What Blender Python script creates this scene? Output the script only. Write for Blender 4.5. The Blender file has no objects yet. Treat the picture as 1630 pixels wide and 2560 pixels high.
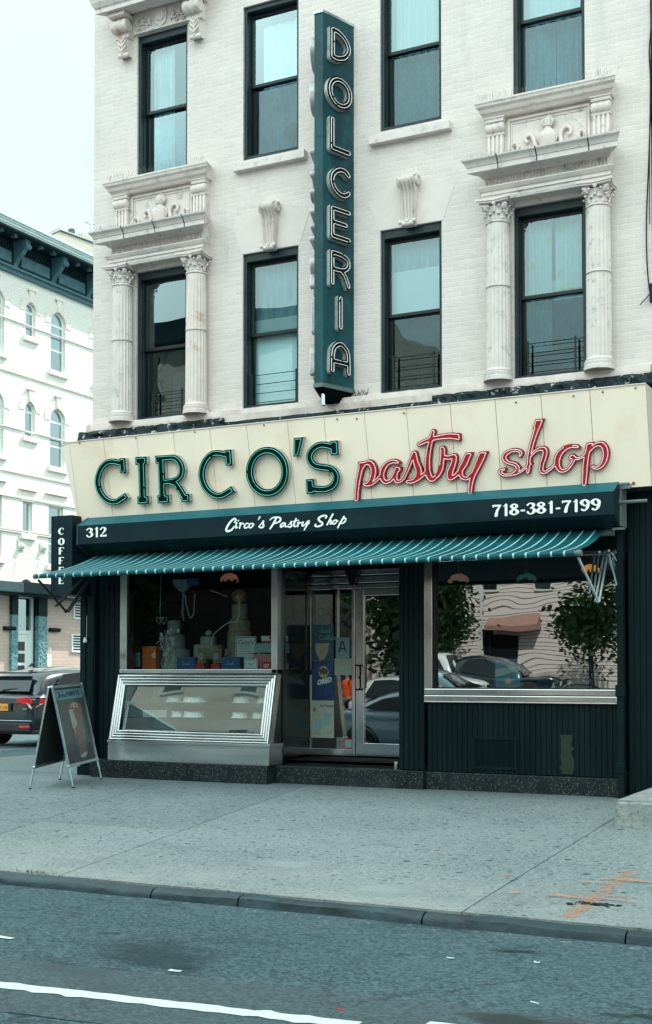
import bpy, bmesh, math, random
import numpy as np
from mathutils import Vector, Matrix
random.seed(7)
R = math.radians
SC = bpy.context.scene
COL = SC.collection
# ------------------------------------------------------------------ camera
FPX = 3190.0
YAW, TILT = R(26.9), R(1.6)
CAM = (0.0, -15.4, 1.5)
cd = bpy.data.cameras.new('camera'); cam = bpy.data.objects.new('camera', cd); COL.objects.link(cam)
cd.sensor_fit = 'VERTICAL'; cd.sensor_height = 36.0; cd.sensor_width = 36.0*1630/2560
cd.lens = FPX/2560*36.0
cd.shift_y = 314.0/2560
cd.clip_start = 0.1; cd.clip_end = 1500
cam.location = CAM
cam.rotation_euler = (R(90)+TILT, 0, YAW)
SC.camera = cam
# ------------------------------------------------------------------ sky, sun, exposure
SUN_EL, SUN_AZ = R(48.5), (0.42, 0.90)      # the sun stands behind the shop, to the right: the street front is in shade
w = bpy.data.worlds.new('World'); SC.world = w; w.use_nodes = True
nt = w.node_tree; nt.nodes.clear()
def wn(t, **k):
    n = nt.nodes.new(t)
    for a, b in k.items(): setattr(n, a, b)
    return n
out = wn('ShaderNodeOutputWorld'); bg = wn('ShaderNodeBackground')
sky = wn('ShaderNodeTexSky', sky_type='NISHITA'); sky.sun_disc = False
sky.sun_elevation = SUN_EL; sky.sun_rotation = math.atan2(SUN_AZ[0], SUN_AZ[1])
sky.air_density = 1.2; sky.dust_density = 3.0; sky.ozone_density = 1.0
tc = wn('ShaderNodeTexCoord'); sep = wn('ShaderNodeSeparateXYZ')
nt.links.new(tc.outputs['Generated'], sep.inputs[0])
# bright, high thin cloud: pale near the horizon, boosted overhead and behind the camera to light the shop front
def wm(op, a, b=None, c=None, clamp=False):
    n = wn('ShaderNodeMath', operation=op); n.use_clamp = clamp
    for i, v in enumerate((a, b, c)):
        if v is None: continue
        if isinstance(v, (int, float)): n.inputs[i].default_value = v
        else: nt.links.new(v, n.inputs[i])
    return n.outputs[0]
zel = wm('MAXIMUM', sep.outputs['Z'], 0.0)
up = wm('SMOOTH_MIN', wm('MULTIPLY', zel, 1.9), 1.0, 0.2)
south = wm('MULTIPLY_ADD', sep.outputs['Y'], -0.6, 0.42, clamp=True)
noi = wn('ShaderNodeTexNoise'); noi.inputs['Scale'].default_value = 2.2; noi.inputs['Detail'].default_value = 6
nt.links.new(tc.outputs['Generated'], noi.inputs['Vector'])
clou = wm('MULTIPLY_ADD', noi.outputs['Fac'], 0.8, 0.58)
lum = wm('MULTIPLY', wm('ADD', wm('MULTIPLY', up, south), 0.36), clou)
lum = wm('MULTIPLY', lum, 25.5)
cm = wn('ShaderNodeVectorMath', operation='SCALE'); cm.inputs[0].default_value = (0.81, 1.0, 0.975)
nt.links.new(lum, cm.inputs['Scale'])
mx = wn('ShaderNodeMix', data_type='RGBA'); mx.inputs[0].default_value = 0.9
nt.links.new(sky.outputs[0], mx.inputs[6]); nt.links.new(cm.outputs[0], mx.inputs[7])
nt.links.new(mx.outputs[2], bg.inputs[0]); bg.inputs[1].default_value = 0.09
nt.links.new(bg.outputs[0], out.inputs[0])
sl = bpy.data.lights.new('sun', 'SUN'); sl.energy = 4.2; sl.angle = R(0.5); sl.color = (1.0, 0.95, 0.87)
so = bpy.data.objects.new('sun', sl); COL.objects.link(so)
_h = math.hypot(*SUN_AZ)
sv = Vector((SUN_AZ[0]/_h*math.cos(SUN_EL), SUN_AZ[1]/_h*math.cos(SUN_EL), math.sin(SUN_EL)))
so.rotation_euler = sv.to_track_quat('Z', 'Y').to_euler(); so.location = (20, 30, 40)
SC.view_settings.view_transform = 'Standard'; SC.view_settings.look = 'None'
SC.view_settings.gamma = 1.0; SC.view_settings.exposure = 0.50
SC.render.engine = 'CYCLES'
SC.cycles.max_bounces = 8; SC.cycles.transparent_max_bounces = 12; SC.cycles.glossy_bounces = 4
SC.cycles.caustics_reflective = False; SC.cycles.caustics_refractive = False
# ------------------------------------------------------------------ picture rays -> points on real planes
_cy, _sy, _ct, _st = math.cos(YAW), math.sin(YAW), math.cos(TILT), math.sin(TILT)
VR = Vector((_cy, _sy, 0)); VF = Vector((-_sy*_ct, _cy*_ct, _st)); VU = Vector((_sy*_st, -_cy*_st, _ct))
def ray(px, py):
    return VF + VR*((px-815)/FPX) + VU*(-(py-1280-314)/FPX)
def on_plane(px, py, p0, n):
    d = ray(px, py); c = Vector(CAM); t = (Vector(p0)-c).dot(Vector(n))/d.dot(Vector(n)); return c+d*t
def PY(px, py, Y): p = on_plane(px, py, (0, Y, 0), (0, 1, 0)); return (p.x, p.z)
def PZ(px, py, Z): p = on_plane(px, py, (0, 0, Z), (0, 0, 1)); return (p.x, p.y)
# ------------------------------------------------------------------ materials
class NT:
    def __init__(s, name):
        s.m = bpy.data.materials.new(name); s.m.use_nodes = True; s.t = s.m.node_tree; s.t.nodes.clear()
        s.out = s.n('ShaderNodeOutputMaterial'); s.p = s.n('ShaderNodeBsdfPrincipled')
        s.l(s.p.outputs[0], s.out.inputs[0]); s.tc = s.n('ShaderNodeTexCoord'); s.co = s.tc.outputs['Object']
    def n(s, t, **k):
        x = s.t.nodes.new(t)
        for a, b in k.items(): setattr(x, a, b)
        return x
    def l(s, a, b): s.t.links.new(a, b)
    def noise(s, scale, detail=4, rough=.55, vec=None, out='Fac', stretch=None):
        x = s.n('ShaderNodeTexNoise'); x.inputs['Scale'].default_value = scale; x.inputs['Detail'].default_value = detail
        x.inputs['Roughness'].default_value = rough
        v = vec or s.co
        if stretch: v = s.mapv(v, stretch)
        s.l(v, x.inputs['Vector']); return x.outputs[out]
    def mapv(s, v, sc=(1, 1, 1), loc=(0, 0, 0), rot=(0, 0, 0)):
        x = s.n('ShaderNodeMapping'); x.inputs['Scale'].default_value = sc; x.inputs['Location'].default_value = loc
        x.inputs['Rotation'].default_value = rot
        s.l(v, x.inputs['Vector']); return x.outputs[0]
    def ramp(s, f, lo, hi, a=0., b=1.):
        x = s.n('ShaderNodeMapRange'); x.inputs[1].default_value = lo; x.inputs[2].default_value = hi
        x.inputs[3].default_value = a; x.inputs[4].default_value = b; x.clamp = True; s.l(f, x.inputs[0]); return x.outputs[0]
    def math(s, op, a, b=None, clamp=False):
        x = s.n('ShaderNodeMath', operation=op); x.use_clamp = clamp
        for i, v in enumerate((a, b)):
            if v is None: continue
            if isinstance(v, (int, float)): x.inputs[i].default_value = v
            else: s.l(v, x.inputs[i])
        return x.outputs[0]
    def mix(s, f, a, b, mode='MIX'):
        x = s.n('ShaderNodeMix', data_type='RGBA', blend_type=mode)
        for i, v in ((0, f), (6, a), (7, b)):
            if isinstance(v, (int, float)): x.inputs[i].default_value = v
            elif isinstance(v, tuple): x.inputs[i].default_value = v if len(v) == 4 else v+(1,)
            else: s.l(v, x.inputs[i])
        return x.outputs[2]
    def bump(s, h, dist=.01, st=.5, nrm=None):
        x = s.n('ShaderNodeBump'); x.inputs['Strength'].default_value = st; x.inputs['Distance'].default_value = dist
        s.l(h, x.inputs['Height'])
        if nrm: s.l(nrm, x.inputs['Normal'])
        s.l(x.outputs[0], s.p.inputs['Normal']); return x.outputs[0]
    def sep(s, v=None):
        x = s.n('ShaderNodeSeparateXYZ'); s.l(v or s.co, x.inputs[0]); return x.outputs
    def comb(s, x, y, z=None):
        c = s.n('ShaderNodeCombineXYZ'); s.l(x, c.inputs[0]); s.l(y, c.inputs[1])
        if z is not None: s.l(z, c.inputs[2])
        return c.outputs[0]
    def col(s, c): s.l(c, s.p.inputs['Base Color']); return s
    def set(s, **k):
        for a, b in k.items(): s.p.inputs[a.replace('_', ' ')].default_value = b
        return s
M = {}
def pm(name, c, rough=.6, var=.12, scale=6., bump=0., bs=40., metal=0., dirt=None, streak=False, coat=0.):
    x = NT(name); c4 = tuple(c)+(1,)
    dk = tuple(v*(1-var) for v in c)+(1,); lt = tuple(min(1, v*(1+var)) for v in c)+(1,)
    n = x.noise(scale, 6, .6, stretch=(1, 1, .15) if streak else None)
    cc = x.mix(x.ramp(n, .3, .7), dk, lt)
    if dirt:
        dc, ds, lo, hi = dirt
        cc = x.mix(x.ramp(x.noise(ds, 8, .65), lo, hi), cc, tuple(dc)+(1,))
    x.col(cc); x.set(Roughness=rough, Metallic=metal)
    if coat: x.set(Coat_Weight=coat, Coat_Roughness=.08)
    if bump: x.bump(x.noise(bs, 5), bump, .6)
    M[name] = x.m; return x.m
def brick_mat(name, c, mort, rough=.75, bw=.21, bh=.068, axis='XZ', bump=.006, dirt=(.45, .42, .40), var=.06, amt=.5):
    x = NT(name); s = x.sep()
    v = x.comb(s[0] if axis == 'XZ' else s[1], s[2])
    b = x.n('ShaderNodeTexBrick'); b.inputs['Scale'].default_value = 1.0
    b.inputs['Brick Width'].default_value = bw; b.inputs['Row Height'].default_value = bh
    b.inputs['Mortar Size'].default_value = .007; b.inputs['Mortar Smooth'].default_value = .35
    b.inputs['Color1'].default_value = tuple(q*(1+var) for q in c)+(1,); b.inputs['Color2'].default_value = tuple(q*(1-var) for q in c)+(1,)
    b.inputs['Mortar'].default_value = tuple(mort)+(1,); b.inputs['Bias'].default_value = 0
    wob = x.noise(3, 3, out='Color'); vv = x.n('ShaderNodeVectorMath', operation='MULTIPLY_ADD')
    x.l(wob, vv.inputs[0]); vv.inputs[1].default_value = (.012, .012, 0); x.l(v, vv.inputs[2])
    x.l(vv.outputs[0], b.inputs['Vector'])
    cc = b.outputs['Color']
    n1 = x.ramp(x.noise(1.1, 7, .65), .42, .72); cc = x.mix(x.math('MULTIPLY', n1, amt), cc, tuple(q*.93 for q in c)+(1,))
    n2 = x.ramp(x.noise(14, 8, .7), .56, .75); cc = x.mix(x.math('MULTIPLY', n2, amt*.7), cc, dirt+(1,))
    n3 = x.ramp(x.noise(2.3, 8, .7, stretch=(1, 1, .25)), .55, .78); cc = x.mix(x.math('MULTIPLY', n3, amt*.75), cc, dirt+(1,))
    x.col(cc); x.set(Roughness=rough)
    h = x.math('ADD', x.math('MULTIPLY', b.outputs['Fac'], -1.0), x.math('MULTIPLY', x.noise(60, 4), .35))
    x.bump(h, bump, .55); M[name] = x.m; return x.m
def glass_mat(name, tint=(.78, .93, .95), refl=.3, rc=(1, 1, 1), wob=0, ws=1.5, rough=.0, blot=0):
    x = NT(name); x.t.nodes.remove(x.p)
    tr = x.n('ShaderNodeBsdfTransparent'); tr.inputs[0].default_value = tuple(tint)+(1,)
    gl = x.n('ShaderNodeBsdfGlossy'); gl.inputs['Color'].default_value = tuple(rc)+(1,); gl.inputs['Roughness'].default_value = rough
    lw = x.n('ShaderNodeFresnel'); lw.inputs[0].default_value = 1.45
    mad = x.n('ShaderNodeMath', operation='MULTIPLY_ADD'); mad.use_clamp = True; x.l(lw.outputs[0], mad.inputs[0]); mad.inputs[1].default_value = 1.0; mad.inputs[2].default_value = refl
    f = mad.outputs[0]
    ms = x.n('ShaderNodeMixShader'); x.l(f, ms.inputs[0]); x.l(tr.outputs[0], ms.inputs[1]); x.l(gl.outputs[0], ms.inputs[2])
    if wob:
        b = x.n('ShaderNodeBump'); b.inputs['Distance'].default_value = wob; b.inputs['Strength'].default_value = 1
        x.l(x.noise(ws, 1, .4), b.inputs['Height']); x.l(b.outputs[0], gl.inputs['Normal'])
    if blot: x.l(x.mix(x.ramp(x.noise(7, 6, .7, stretch=(1, 1, .6)), .35, .68), tuple(v*(1-blot) for v in tint)+(1,), tuple(min(1, v*(1+blot)) for v in tint)+(1,)), tr.inputs[0])
    x.l(ms.outputs[0], x.out.inputs[0]); M[name] = x.m; return x.m
def emis(name, c, st):
    x = NT(name); x.set(Base_Color=tuple(c)+(1,), Emission_Color=tuple(c)+(1,), Emission_Strength=st); M[name] = x.m; return x.m
# ------------------------------------------------------------------ mesh builder
class MB:
    def __init__(s): s.v = []; s.f = []; s.mi = []; s.cur = 0
    def add(s, vs, fs):
        o = len(s.v); s.v += [tuple(p) for p in vs]; s.f += [tuple(i+o for i in f) for f in fs]; s.mi += [s.cur]*len(fs); return s
    def mat(s, i): s.cur = i; return s
    def box(s, x0, x1, y0, y1, z0, z1, b=0.):
        if x0 > x1: x0, x1 = x1, x0
        if y0 > y1: y0, y1 = y1, y0
        if z0 > z1: z0, z1 = z1, z0
        if b <= 0:
            return s.add([(x0, y0, z0), (x1, y0, z0), (x1, y1, z0), (x0, y1, z0), (x0, y0, z1), (x1, y0, z1), (x1, y1, z1), (x0, y1, z1)],
                         [(0, 3, 2, 1), (4, 5, 6, 7), (0, 1, 5, 4), (1, 2, 6, 5), (2, 3, 7, 6), (3, 0, 4, 7)])
        bm = bmesh.new(); bmesh.ops.create_cube(bm, size=1)
        for v in bm.verts: v.co = Vector(((x0+x1)/2+v.co.x*(x1-x0), (y0+y1)/2+v.co.y*(y1-y0), (z0+z1)/2+v.co.z*(z1-z0)))
        bmesh.ops.bevel(bm, geom=bm.edges[:], offset=b, segments=2, affect='EDGES', profile=.6)
        return s.bm(bm)
    def bm(s, bm):
        bm.verts.index_update(); s.add([v.co.copy() for v in bm.verts], [[v.index for v in f.verts] for f in bm.faces]); bm.free(); return s
    def quad(s, a, b, c, d): return s.add([a, b, c, d], [(0, 1, 2, 3)])
    def poly(s, pts): return s.add(pts, [tuple(range(len(pts)))])
    def sweepx(s, prof, x0, x1, cap=True, x0f=None, x1f=None):
        """profile [(y,z)...] closed, swept along x; x0f/x1f(y) let the ends mitre"""
        n = len(prof); a = [((x0f(y) if x0f else x0), y, z) for y, z in prof]; b = [((x1f(y) if x1f else x1), y, z) for y, z in prof]
        f = [(i, (i+1) % n, (i+1) % n+n, i+n) for i in range(n)]
        if cap: f += [tuple(range(n))[::-1], tuple(range(n, 2*n))]
        return s.add(a+b, f)
    def prism(s, pts, vec):
        n = len(pts); v = Vector(vec); a = [Vector(p) for p in pts]; b = [p+v for p in a]
        return s.add(a+b, [(i, (i+1) % n, (i+1) % n+n, i+n) for i in range(n)]+[tuple(range(n))[::-1], tuple(range(n, 2*n))])
    def tube(s, path, r, seg=8, closed=False, cap=True):
        P_ = [Vector(p) for p in path]; n = len(P_)
        if n < 2: return s
        rr = r if isinstance(r, (list, tuple)) else [r]*n
        vs = []; nrm = None
        for i in range(n):
            a = P_[i-1] if (i > 0 or closed) else P_[0]; b = P_[(i+1) % n] if (i < n-1 or closed) else P_[-1]
            t = (b-a)
            if t.length < 1e-9: t = Vector((0, 0, 1))
            t.normalize()
            if nrm is None: nrm = t.orthogonal().normalized()
            nrm = (nrm-t*nrm.dot(t))
            if nrm.length < 1e-6: nrm = t.orthogonal()
            nrm.normalize(); bi = t.cross(nrm)
            for k in range(seg):
                an = 2*math.pi*k/seg; vs.append(P_[i]+(nrm*math.cos(an)+bi*math.sin(an))*rr[i])
        fs = []
        for i in range(n if closed else n-1):
            j = (i+1) % n
            for k in range(seg): k2 = (k+1) % seg; fs.append((i*seg+k, i*seg+k2, j*seg+k2, j*seg+k))
        if cap and not closed: fs += [tuple(range(seg))[::-1], tuple((n-1)*seg+k for k in range(seg))]
        return s.add(vs, fs)
    def lathe(s, prof, c=(0, 0, 0), seg=24, rf=None, a0=0, a1=2*math.pi, axis='Z'):
        full = abs(a1-a0-2*math.pi) < 1e-6; m = seg if full else seg+1; vs = []
        for r, z in prof:
            for k in range(m):
                an = a0+(a1-a0)*k/seg; q = r*(rf(an, z) if rf else 1); p = (q*math.cos(an), q*math.sin(an), z)
                if axis == 'Y': p = (p[0], p[2], p[1])
                if axis == 'X': p = (p[2], p[0], p[1])
                vs.append((c[0]+p[0], c[1]+p[1], c[2]+p[2]))
        fs = []
        for i in range(len(prof)-1):
            for k in range(seg):
                k2 = (k+1) % m; fs.append((i*m+k, i*m+k2, (i+1)*m+k2, (i+1)*m+k))
        if full: fs += [tuple(range(m))[::-1], tuple((len(prof)-1)*m+k for k in range(m))]
        return s.add(vs, fs)
    def blob(s, c, r, sub=2, amp=.0, fr=3., sc=(1, 1, 1)):
        bm = bmesh.new(); bmesh.ops.create_icosphere(bm, subdivisions=sub, radius=1)
        from mathutils import noise as mn
        o = Vector((random.random()*50, 0, 0))
        for v in bm.verts:
            q = v.co.copy(); k = 1+amp*mn.noise(q*fr+o); v.co = Vector((c[0]+q.x*k*r*sc[0], c[1]+q.y*k*r*sc[1], c[2]+q.z*k*r*sc[2]))
        return s.bm(bm)
    def build(s, name, mats, parent=None, smooth=False, ang=40, **tags):
        if not isinstance(mats, (list, tuple)): mats = [mats]
        me = bpy.data.meshes.new(name); off = wloc(parent)
        me.from_pydata([(v[0]-off[0], v[1]-off[1], v[2]-off[2]) for v in s.v], [], s.f)
        for m in mats: me.materials.append(M[m] if isinstance(m, str) else m)
        if len(mats) > 1: me.polygons.foreach_set('material_index', s.mi)
        me.validate(); me.update()
        b = bmesh.new(); b.from_mesh(me); bmesh.ops.recalc_face_normals(b, faces=b.faces[:]) if not tags.pop('keepn', False) else None
        b.to_mesh(me); b.free()
        if smooth:
            me.polygons.foreach_set('use_smooth', [True]*len(me.polygons))
            try: me.set_sharp_from_angle(angle=R(ang))
            except Exception: pass
        o = bpy.data.objects.new(name, me); COL.objects.link(o)
        if parent is not None: o.parent = parent
        tag(o, **tags); return o
def wloc(o):
    x = Vector((0, 0, 0))
    while o is not None: x = x+o.location; o = o.parent
    return x
def tag(o, label=None, cat=None, group=None, kind=None):
    if label: o['label'] = label
    if cat: o['category'] = cat
    if group: o['group'] = group
    if kind: o['kind'] = kind
    return o
def thing(name, loc, label, cat, group=None, rz=0):
    o = bpy.data.objects.new(name, None); COL.objects.link(o); o.location = loc; o.rotation_euler = (0, 0, rz)
    return tag(o, label, cat, group)
def kids(o): return [c for c in bpy.data.objects if c.parent == o]
def dup(o, loc=None, rz=None, label=None, parent=None):
    c = o.copy(); COL.objects.link(c); c.parent = parent
    if loc is not None: c.location = loc
    if rz is not None: c.rotation_euler = (0, 0, rz)
    if label: c['label'] = label
    for k in kids(o): dup(k, parent=c)
    return c
# ------------------------------------------------------------------ lettering: signed distance of brush strokes -> outlines
def smooth_path(pts, n=6):
    """Catmull-Rom through (x,y,r) points"""
    if len(pts) < 3: return pts
    q = [pts[0]]+list(pts)+[pts[-1]]; o = []
    if pts[0][:2] == pts[-1][:2]: q = [pts[-2]]+list(pts)+[pts[1]]
    for i in range(1, len(q)-2):
        for k in range(n):
            t = k/n
            o.append(tuple(.5*((2*q[i][j])+(-q[i-1][j]+q[i+1][j])*t+(2*q[i-1][j]-5*q[i][j]+4*q[i+1][j]-q[i+2][j])*t*t+(-q[i-1][j]+3*q[i][j]-3*q[i+1][j]+q[i+2][j])*t**3) for j in range(3)))
    o.append(pts[-1]); return o
def W(r, *pts): return ('s', [(p[0], p[1], p[2] if len(p) > 2 else r) for p in pts])
def L(r, *pts): return ('l', [(p[0], p[1], p[2] if len(p) > 2 else r) for p in pts])
def B(x1, y1, x2, y2, hw): return ('b', (x1, y1, x2, y2, hw))
def POLY(*pts): return ('p', pts)
def sdf_grid(prims, res=130):
    segs = []; boxes = []; polys = []
    for t, d in prims:
        if t == 's': d = smooth_path(d)
        if t in 'sl': segs += [(d[i], d[i+1]) for i in range(len(d)-1)] if len(d) > 1 else [(d[0], d[0])]
        elif t == 'b': boxes.append(d)
        else: polys.append(d)
    xs = [p[0]+e*p[2] for s in segs for p in s for e in (-1, 1)]+[v+e*b[4] for b in boxes for v in (b[0], b[2]) for e in (-1, 1)]+[p[0] for q in polys for p in q]
    ys = [p[1]+e*p[2] for s in segs for p in s for e in (-1, 1)]+[v+e*b[4] for b in boxes for v in (b[1], b[3]) for e in (-1, 1)]+[p[1] for q in polys for p in q]
    h = max(max(xs)-min(xs), max(ys)-min(ys))/res
    x0, y0 = min(xs)-3*h, min(ys)-3*h
    nx, ny = int((max(xs)-x0)/h)+5, int((max(ys)-y0)/h)+5
    X, Y = np.meshgrid(x0+h*np.arange(nx), y0+h*np.arange(ny)); D = np.full(X.shape, 1e9)
    for a, b in segs:
        dx, dy = b[0]-a[0], b[1]-a[1]; L2 = dx*dx+dy*dy+1e-12
        t = np.clip(((X-a[0])*dx+(Y-a[1])*dy)/L2, 0, 1)
        D = np.minimum(D, np.hypot(X-a[0]-t*dx, Y-a[1]-t*dy)-(a[2]+(b[2]-a[2])*t))
    for x1, y1, x2, y2, hw in boxes:
        cx, cy = (x1+x2)/2, (y1+y2)/2; ln = math.hypot(x2-x1, y2-y1); ux, uy = (x2-x1)/ln, (y2-y1)/ln
        qx = np.abs((X-cx)*ux+(Y-cy)*uy)-ln/2; qy = np.abs(-(X-cx)*uy+(Y-cy)*ux)-hw
        D = np.minimum(D, np.hypot(np.maximum(qx, 0), np.maximum(qy, 0))+np.minimum(np.maximum(qx, qy), 0))
    for q in polys:
        d = np.full(X.shape, 1e9); ins = np.zeros(X.shape, bool)
        for i in range(len(q)):
            a, b = q[i], q[(i+1) % len(q)]; dx, dy = b[0]-a[0], b[1]-a[1]
            t = np.clip(((X-a[0])*dx+(Y-a[1])*dy)/(dx*dx+dy*dy+1e-12), 0, 1); d = np.minimum(d, np.hypot(X-a[0]-t*dx, Y-a[1]-t*dy))
            c = ((a[1] > Y) != (b[1] > Y)); xi = dx*(Y-a[1])/(dy if abs(dy) > 1e-9 else 1e-9)+a[0]; ins ^= c & (X < xi)
        D = np.minimum(D, np.where(ins, -d, d))
    return x0, y0, h, D
def contour(g, lev=0.):
    x0, y0, h, D = g; D = D-lev; S = D < 0; H_, W_ = S.shape; nxt = {}
    k = S[:-1, :-1]*1+S[:-1, 1:]*2+S[1:, 1:]*4+S[1:, :-1]*8
    tab = {1: [(3, 0)], 2: [(0, 1)], 3: [(3, 1)], 4: [(1, 2)], 5: [(3, 0), (1, 2)], 6: [(0, 2)], 7: [(3, 2)], 8: [(2, 3)], 9: [(2, 0)], 10: [(0, 1), (2, 3)], 11: [(2, 1)], 12: [(1, 3)], 13: [(1, 0)], 14: [(0, 3)]}
    def pt(e):
        i, j, o = e
        if o == 0: a, b = D[j, i], D[j, i+1]; return (x0+h*(i+a/(a-b)), y0+h*j)
        a, b = D[j, i], D[j+1, i]; return (x0+h*i, y0+h*(j+a/(a-b)))
    for j, i in zip(*np.nonzero((k > 0) & (k < 15))):
        i, j = int(i), int(j); E_ = [(i, j, 0), (i+1, j, 1), (i, j+1, 0), (i, j, 1)]
        for a, b in tab[int(k[j, i])]: nxt[E_[a]] = E_[b]
    loops = []
    while nxt:
        s0, e = nxt.popitem(); lp = [s0]
        while e != s0 and e in nxt: lp.append(e); e = nxt.pop(e)
        if len(lp) > 6: loops.append([pt(q) for q in lp])
    return loops
def thin_loop(lp, n=2):
    o = lp[::n]; m = len(o)      # light smoothing
    return [((o[i-1][0]+2*o[i][0]+o[(i+1) % m][0])/4, (o[i-1][1]+2*o[i][1]+o[(i+1) % m][1])/4) for i in range(m)]
def filled(loops, step=1):
    """triangulated area of loops with holes -> (verts2d, tris)"""
    cu = bpy.data.curves.new('t', 'CURVE'); cu.dimensions = '2D'; cu.fill_mode = 'BOTH'
    for lp in loops:
        lp = lp[::step]; sp = cu.splines.new('POLY'); sp.points.add(len(lp)-1); sp.use_cyclic_u = True
        for i, p in enumerate(lp): sp.points[i].co = (p[0], p[1], 0, 1)
    ob = bpy.data.objects.new('t', cu); COL.objects.link(ob)
    dg = bpy.context.evaluated_depsgraph_get(); me = bpy.data.meshes.new_from_object(ob.evaluated_get(dg))
    vs = [tuple(v.co[:2]) for v in me.vertices]; fs = [tuple(p.vertices) for p in me.polygons]
    bpy.data.objects.remove(ob); bpy.data.curves.remove(cu); bpy.data.meshes.remove(me); return vs, fs
def flat_text(mb, prims, f, res=110, step=1):
    """fills lettering as a sheet; f maps 2D -> world"""
    g = sdf_grid(prims, res); lo = contour(g)
    if not lo: return
    vs, fs = filled(lo, step); mb.add([f(x, y) for x, y in vs], fs)
# glyphs in a unit box (y up)
G = {
 '3': ([W(.07, (.08,.80,.07),(.27,.94,.045),(.5,.80,.11),(.44,.6,.07),(.27,.53,.035)), W(.07, (.27,.53,.035),(.5,.45,.08),(.54,.25,.12),(.38,.06,.06),(.2,.06,.05),(.09,.2,.085))], .7),
 '1': ([L(.1, (.3,.93,.095),(.3,.05,.095)), L(.03, (.1,.8,.02),(.3,.93,.05)), B(.2,.03,.4,.03,.03)], .55),
 '2': ([W(.08, (.1,.77,.085),(.27,.94,.05),(.5,.84,.10),(.5,.66,.11),(.33,.38,.06),(.1,.13,.05)), L(.08, (.1,.08,.07),(.58,.09,.09)), L(.03, (.6,.25,.02),(.6,.1,.04))], .72),
 '7': ([L(.08, (.08,.9,.08),(.58,.9,.07)), W(.08, (.57,.88,.05),(.36,.5,.09),(.27,.06,.115)), L(.03, (.06,.75,.02),(.06,.9,.04))], .68),
 '8': ([W(.09, (.32,.94,.05),(.12,.76,.10),(.32,.55,.07),(.56,.27,.115),(.32,.05,.05),(.08,.27,.115),(.32,.55,.07),(.52,.76,.09),(.32,.94,.05))], .72),
 '9': ([W(.09, (.32,.94,.05),(.1,.72,.12),(.32,.45,.05),(.5,.55,.05),(.55,.74,.11),(.32,.94,.05)), W(.09, (.57,.7,.10),(.5,.3,.10),(.32,.06,.05),(.14,.14,.08))], .72),
 '-': ([B(.06,.36,.36,.36,.07)], .46),
 'C': ([W(.1, (.62,.8,.045),(.4,.95,.04),(.14,.72,.12),(.12,.35,.13),(.38,.05,.05),(.62,.2,.035)), L(.03, (.62,.95,.02),(.62,.68,.03))], .8),
 'O': ([W(.1, (.37,.95,.045),(.13,.7,.13),(.13,.3,.13),(.37,.05,.045),(.62,.3,.13),(.62,.7,.13),(.37,.95,.045))], .85),
 'F': ([B(.19,0,.19,1,.13), B(.1,.95,.7,.95,.045), B(.1,.5,.55,.5,.04), L(.03, (.68,.95,.03),(.68,.78,.02))], .8),
 'E': ([B(.19,0,.19,1,.13), B(.1,.95,.7,.95,.045), B(.1,.5,.55,.5,.04), B(.1,.05,.7,.05,.045), L(.03, (.68,.95,.03),(.68,.78,.02)), L(.03, (.68,.05,.03),(.68,.22,.02))], .8),
}
def txt(body, size, f, mb, align='LEFT', bold=0.):
    """plain small print with the built-in font laid on a surface; f maps 2D -> world"""
    cu = bpy.data.curves.new('t', 'FONT'); cu.body = body; cu.size = size; cu.align_x = align; cu.resolution_u = 2; cu.offset = bold
    ob = bpy.data.objects.new('t', cu); COL.objects.link(ob)
    dg = bpy.context.evaluated_depsgraph_get(); me = bpy.data.meshes.new_from_object(ob.evaluated_get(dg))
    mb.add([f(v.co.x, v.co.y) for v in me.vertices], [tuple(p.vertices) for p in me.polygons])
    bpy.data.objects.remove(ob); bpy.data.curves.remove(cu); bpy.data.meshes.remove(me)
# ================================================================== materials
CREAM = (.615, .55, .52)
brick_mat('paint_brick', CREAM, (.70, .63, .60), .7, .205, .0665, dirt=(.33, .33, .33), amt=.62)
pm('stone', (.64, .57, .54), .7, .08, 5, bump=.004, bs=35, dirt=((.26, .29, .29), 9, .55, .74))
pm('plaster', (.64, .565, .535), .7, .05, 4, dirt=((.5, .46, .42), 3, .55, .8))
pm('stone_rust', (.66, .57, .53), .75, .08, 8, bump=.005, bs=30, dirt=((.42, .22, .13), 3.2, .6, .74))
pm('dark_frame', (.012, .024, .029), .42, .35, 5, bump=.002, dirt=((.07, .10, .10), 14, .70, .8))
pm('sash', (.008, .013, .017), .35, .2, 8)
pm('tar', (.012, .024, .029), .65, .6, 12, bump=.02, bs=22, dirt=((.45, .43, .42), 11, .60, .64))
pm('wire', (.25, .27, .27), .4, .1, 5, metal=.7)
pm('sign_cream', (.88, .74, .60), .45, .04, 1.5, streak=True, dirt=((.78, .58, .42), 1.6, .55, .8))
pm('sign_edge', (.62, .64, .56), .5, .05, 2)
pm('rust', (.25, .09, .04), .8, .3, 30)
pm('chan_side', (.42, .43, .41), .4, .15, 12, metal=.2, dirt=((.16, .17, .17), 9, .5, .75))
pm('green_face', (.002, .012, .013), .35, .3, 10)
pm('black_face', (.003, .004, .004), .35, .3, 10)
pm('red_face', (.50, .018, .022), .38, .12, 9, dirt=((.05, .006, .01), 9, .60, .70))
pm('red_side', (.09, .012, .016), .4, .2, 9)
pm('tube_green', (.09, .58, .44), .15, .02, 5); pm('tube_pink', (.95, .70, .72), .15, .02, 5); pm('tube_white', (.80, .80, .80), .15, .02, 5)
for k, e in (('tube_green', (.05, .55, .42)), ('tube_pink', (.9, .35, .38))): pass
pm('blade_teal', (.003, .044, .054), .45, .45, 7, streak=True, dirt=((.006, .085, .095), 5, .5, .72))
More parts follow.
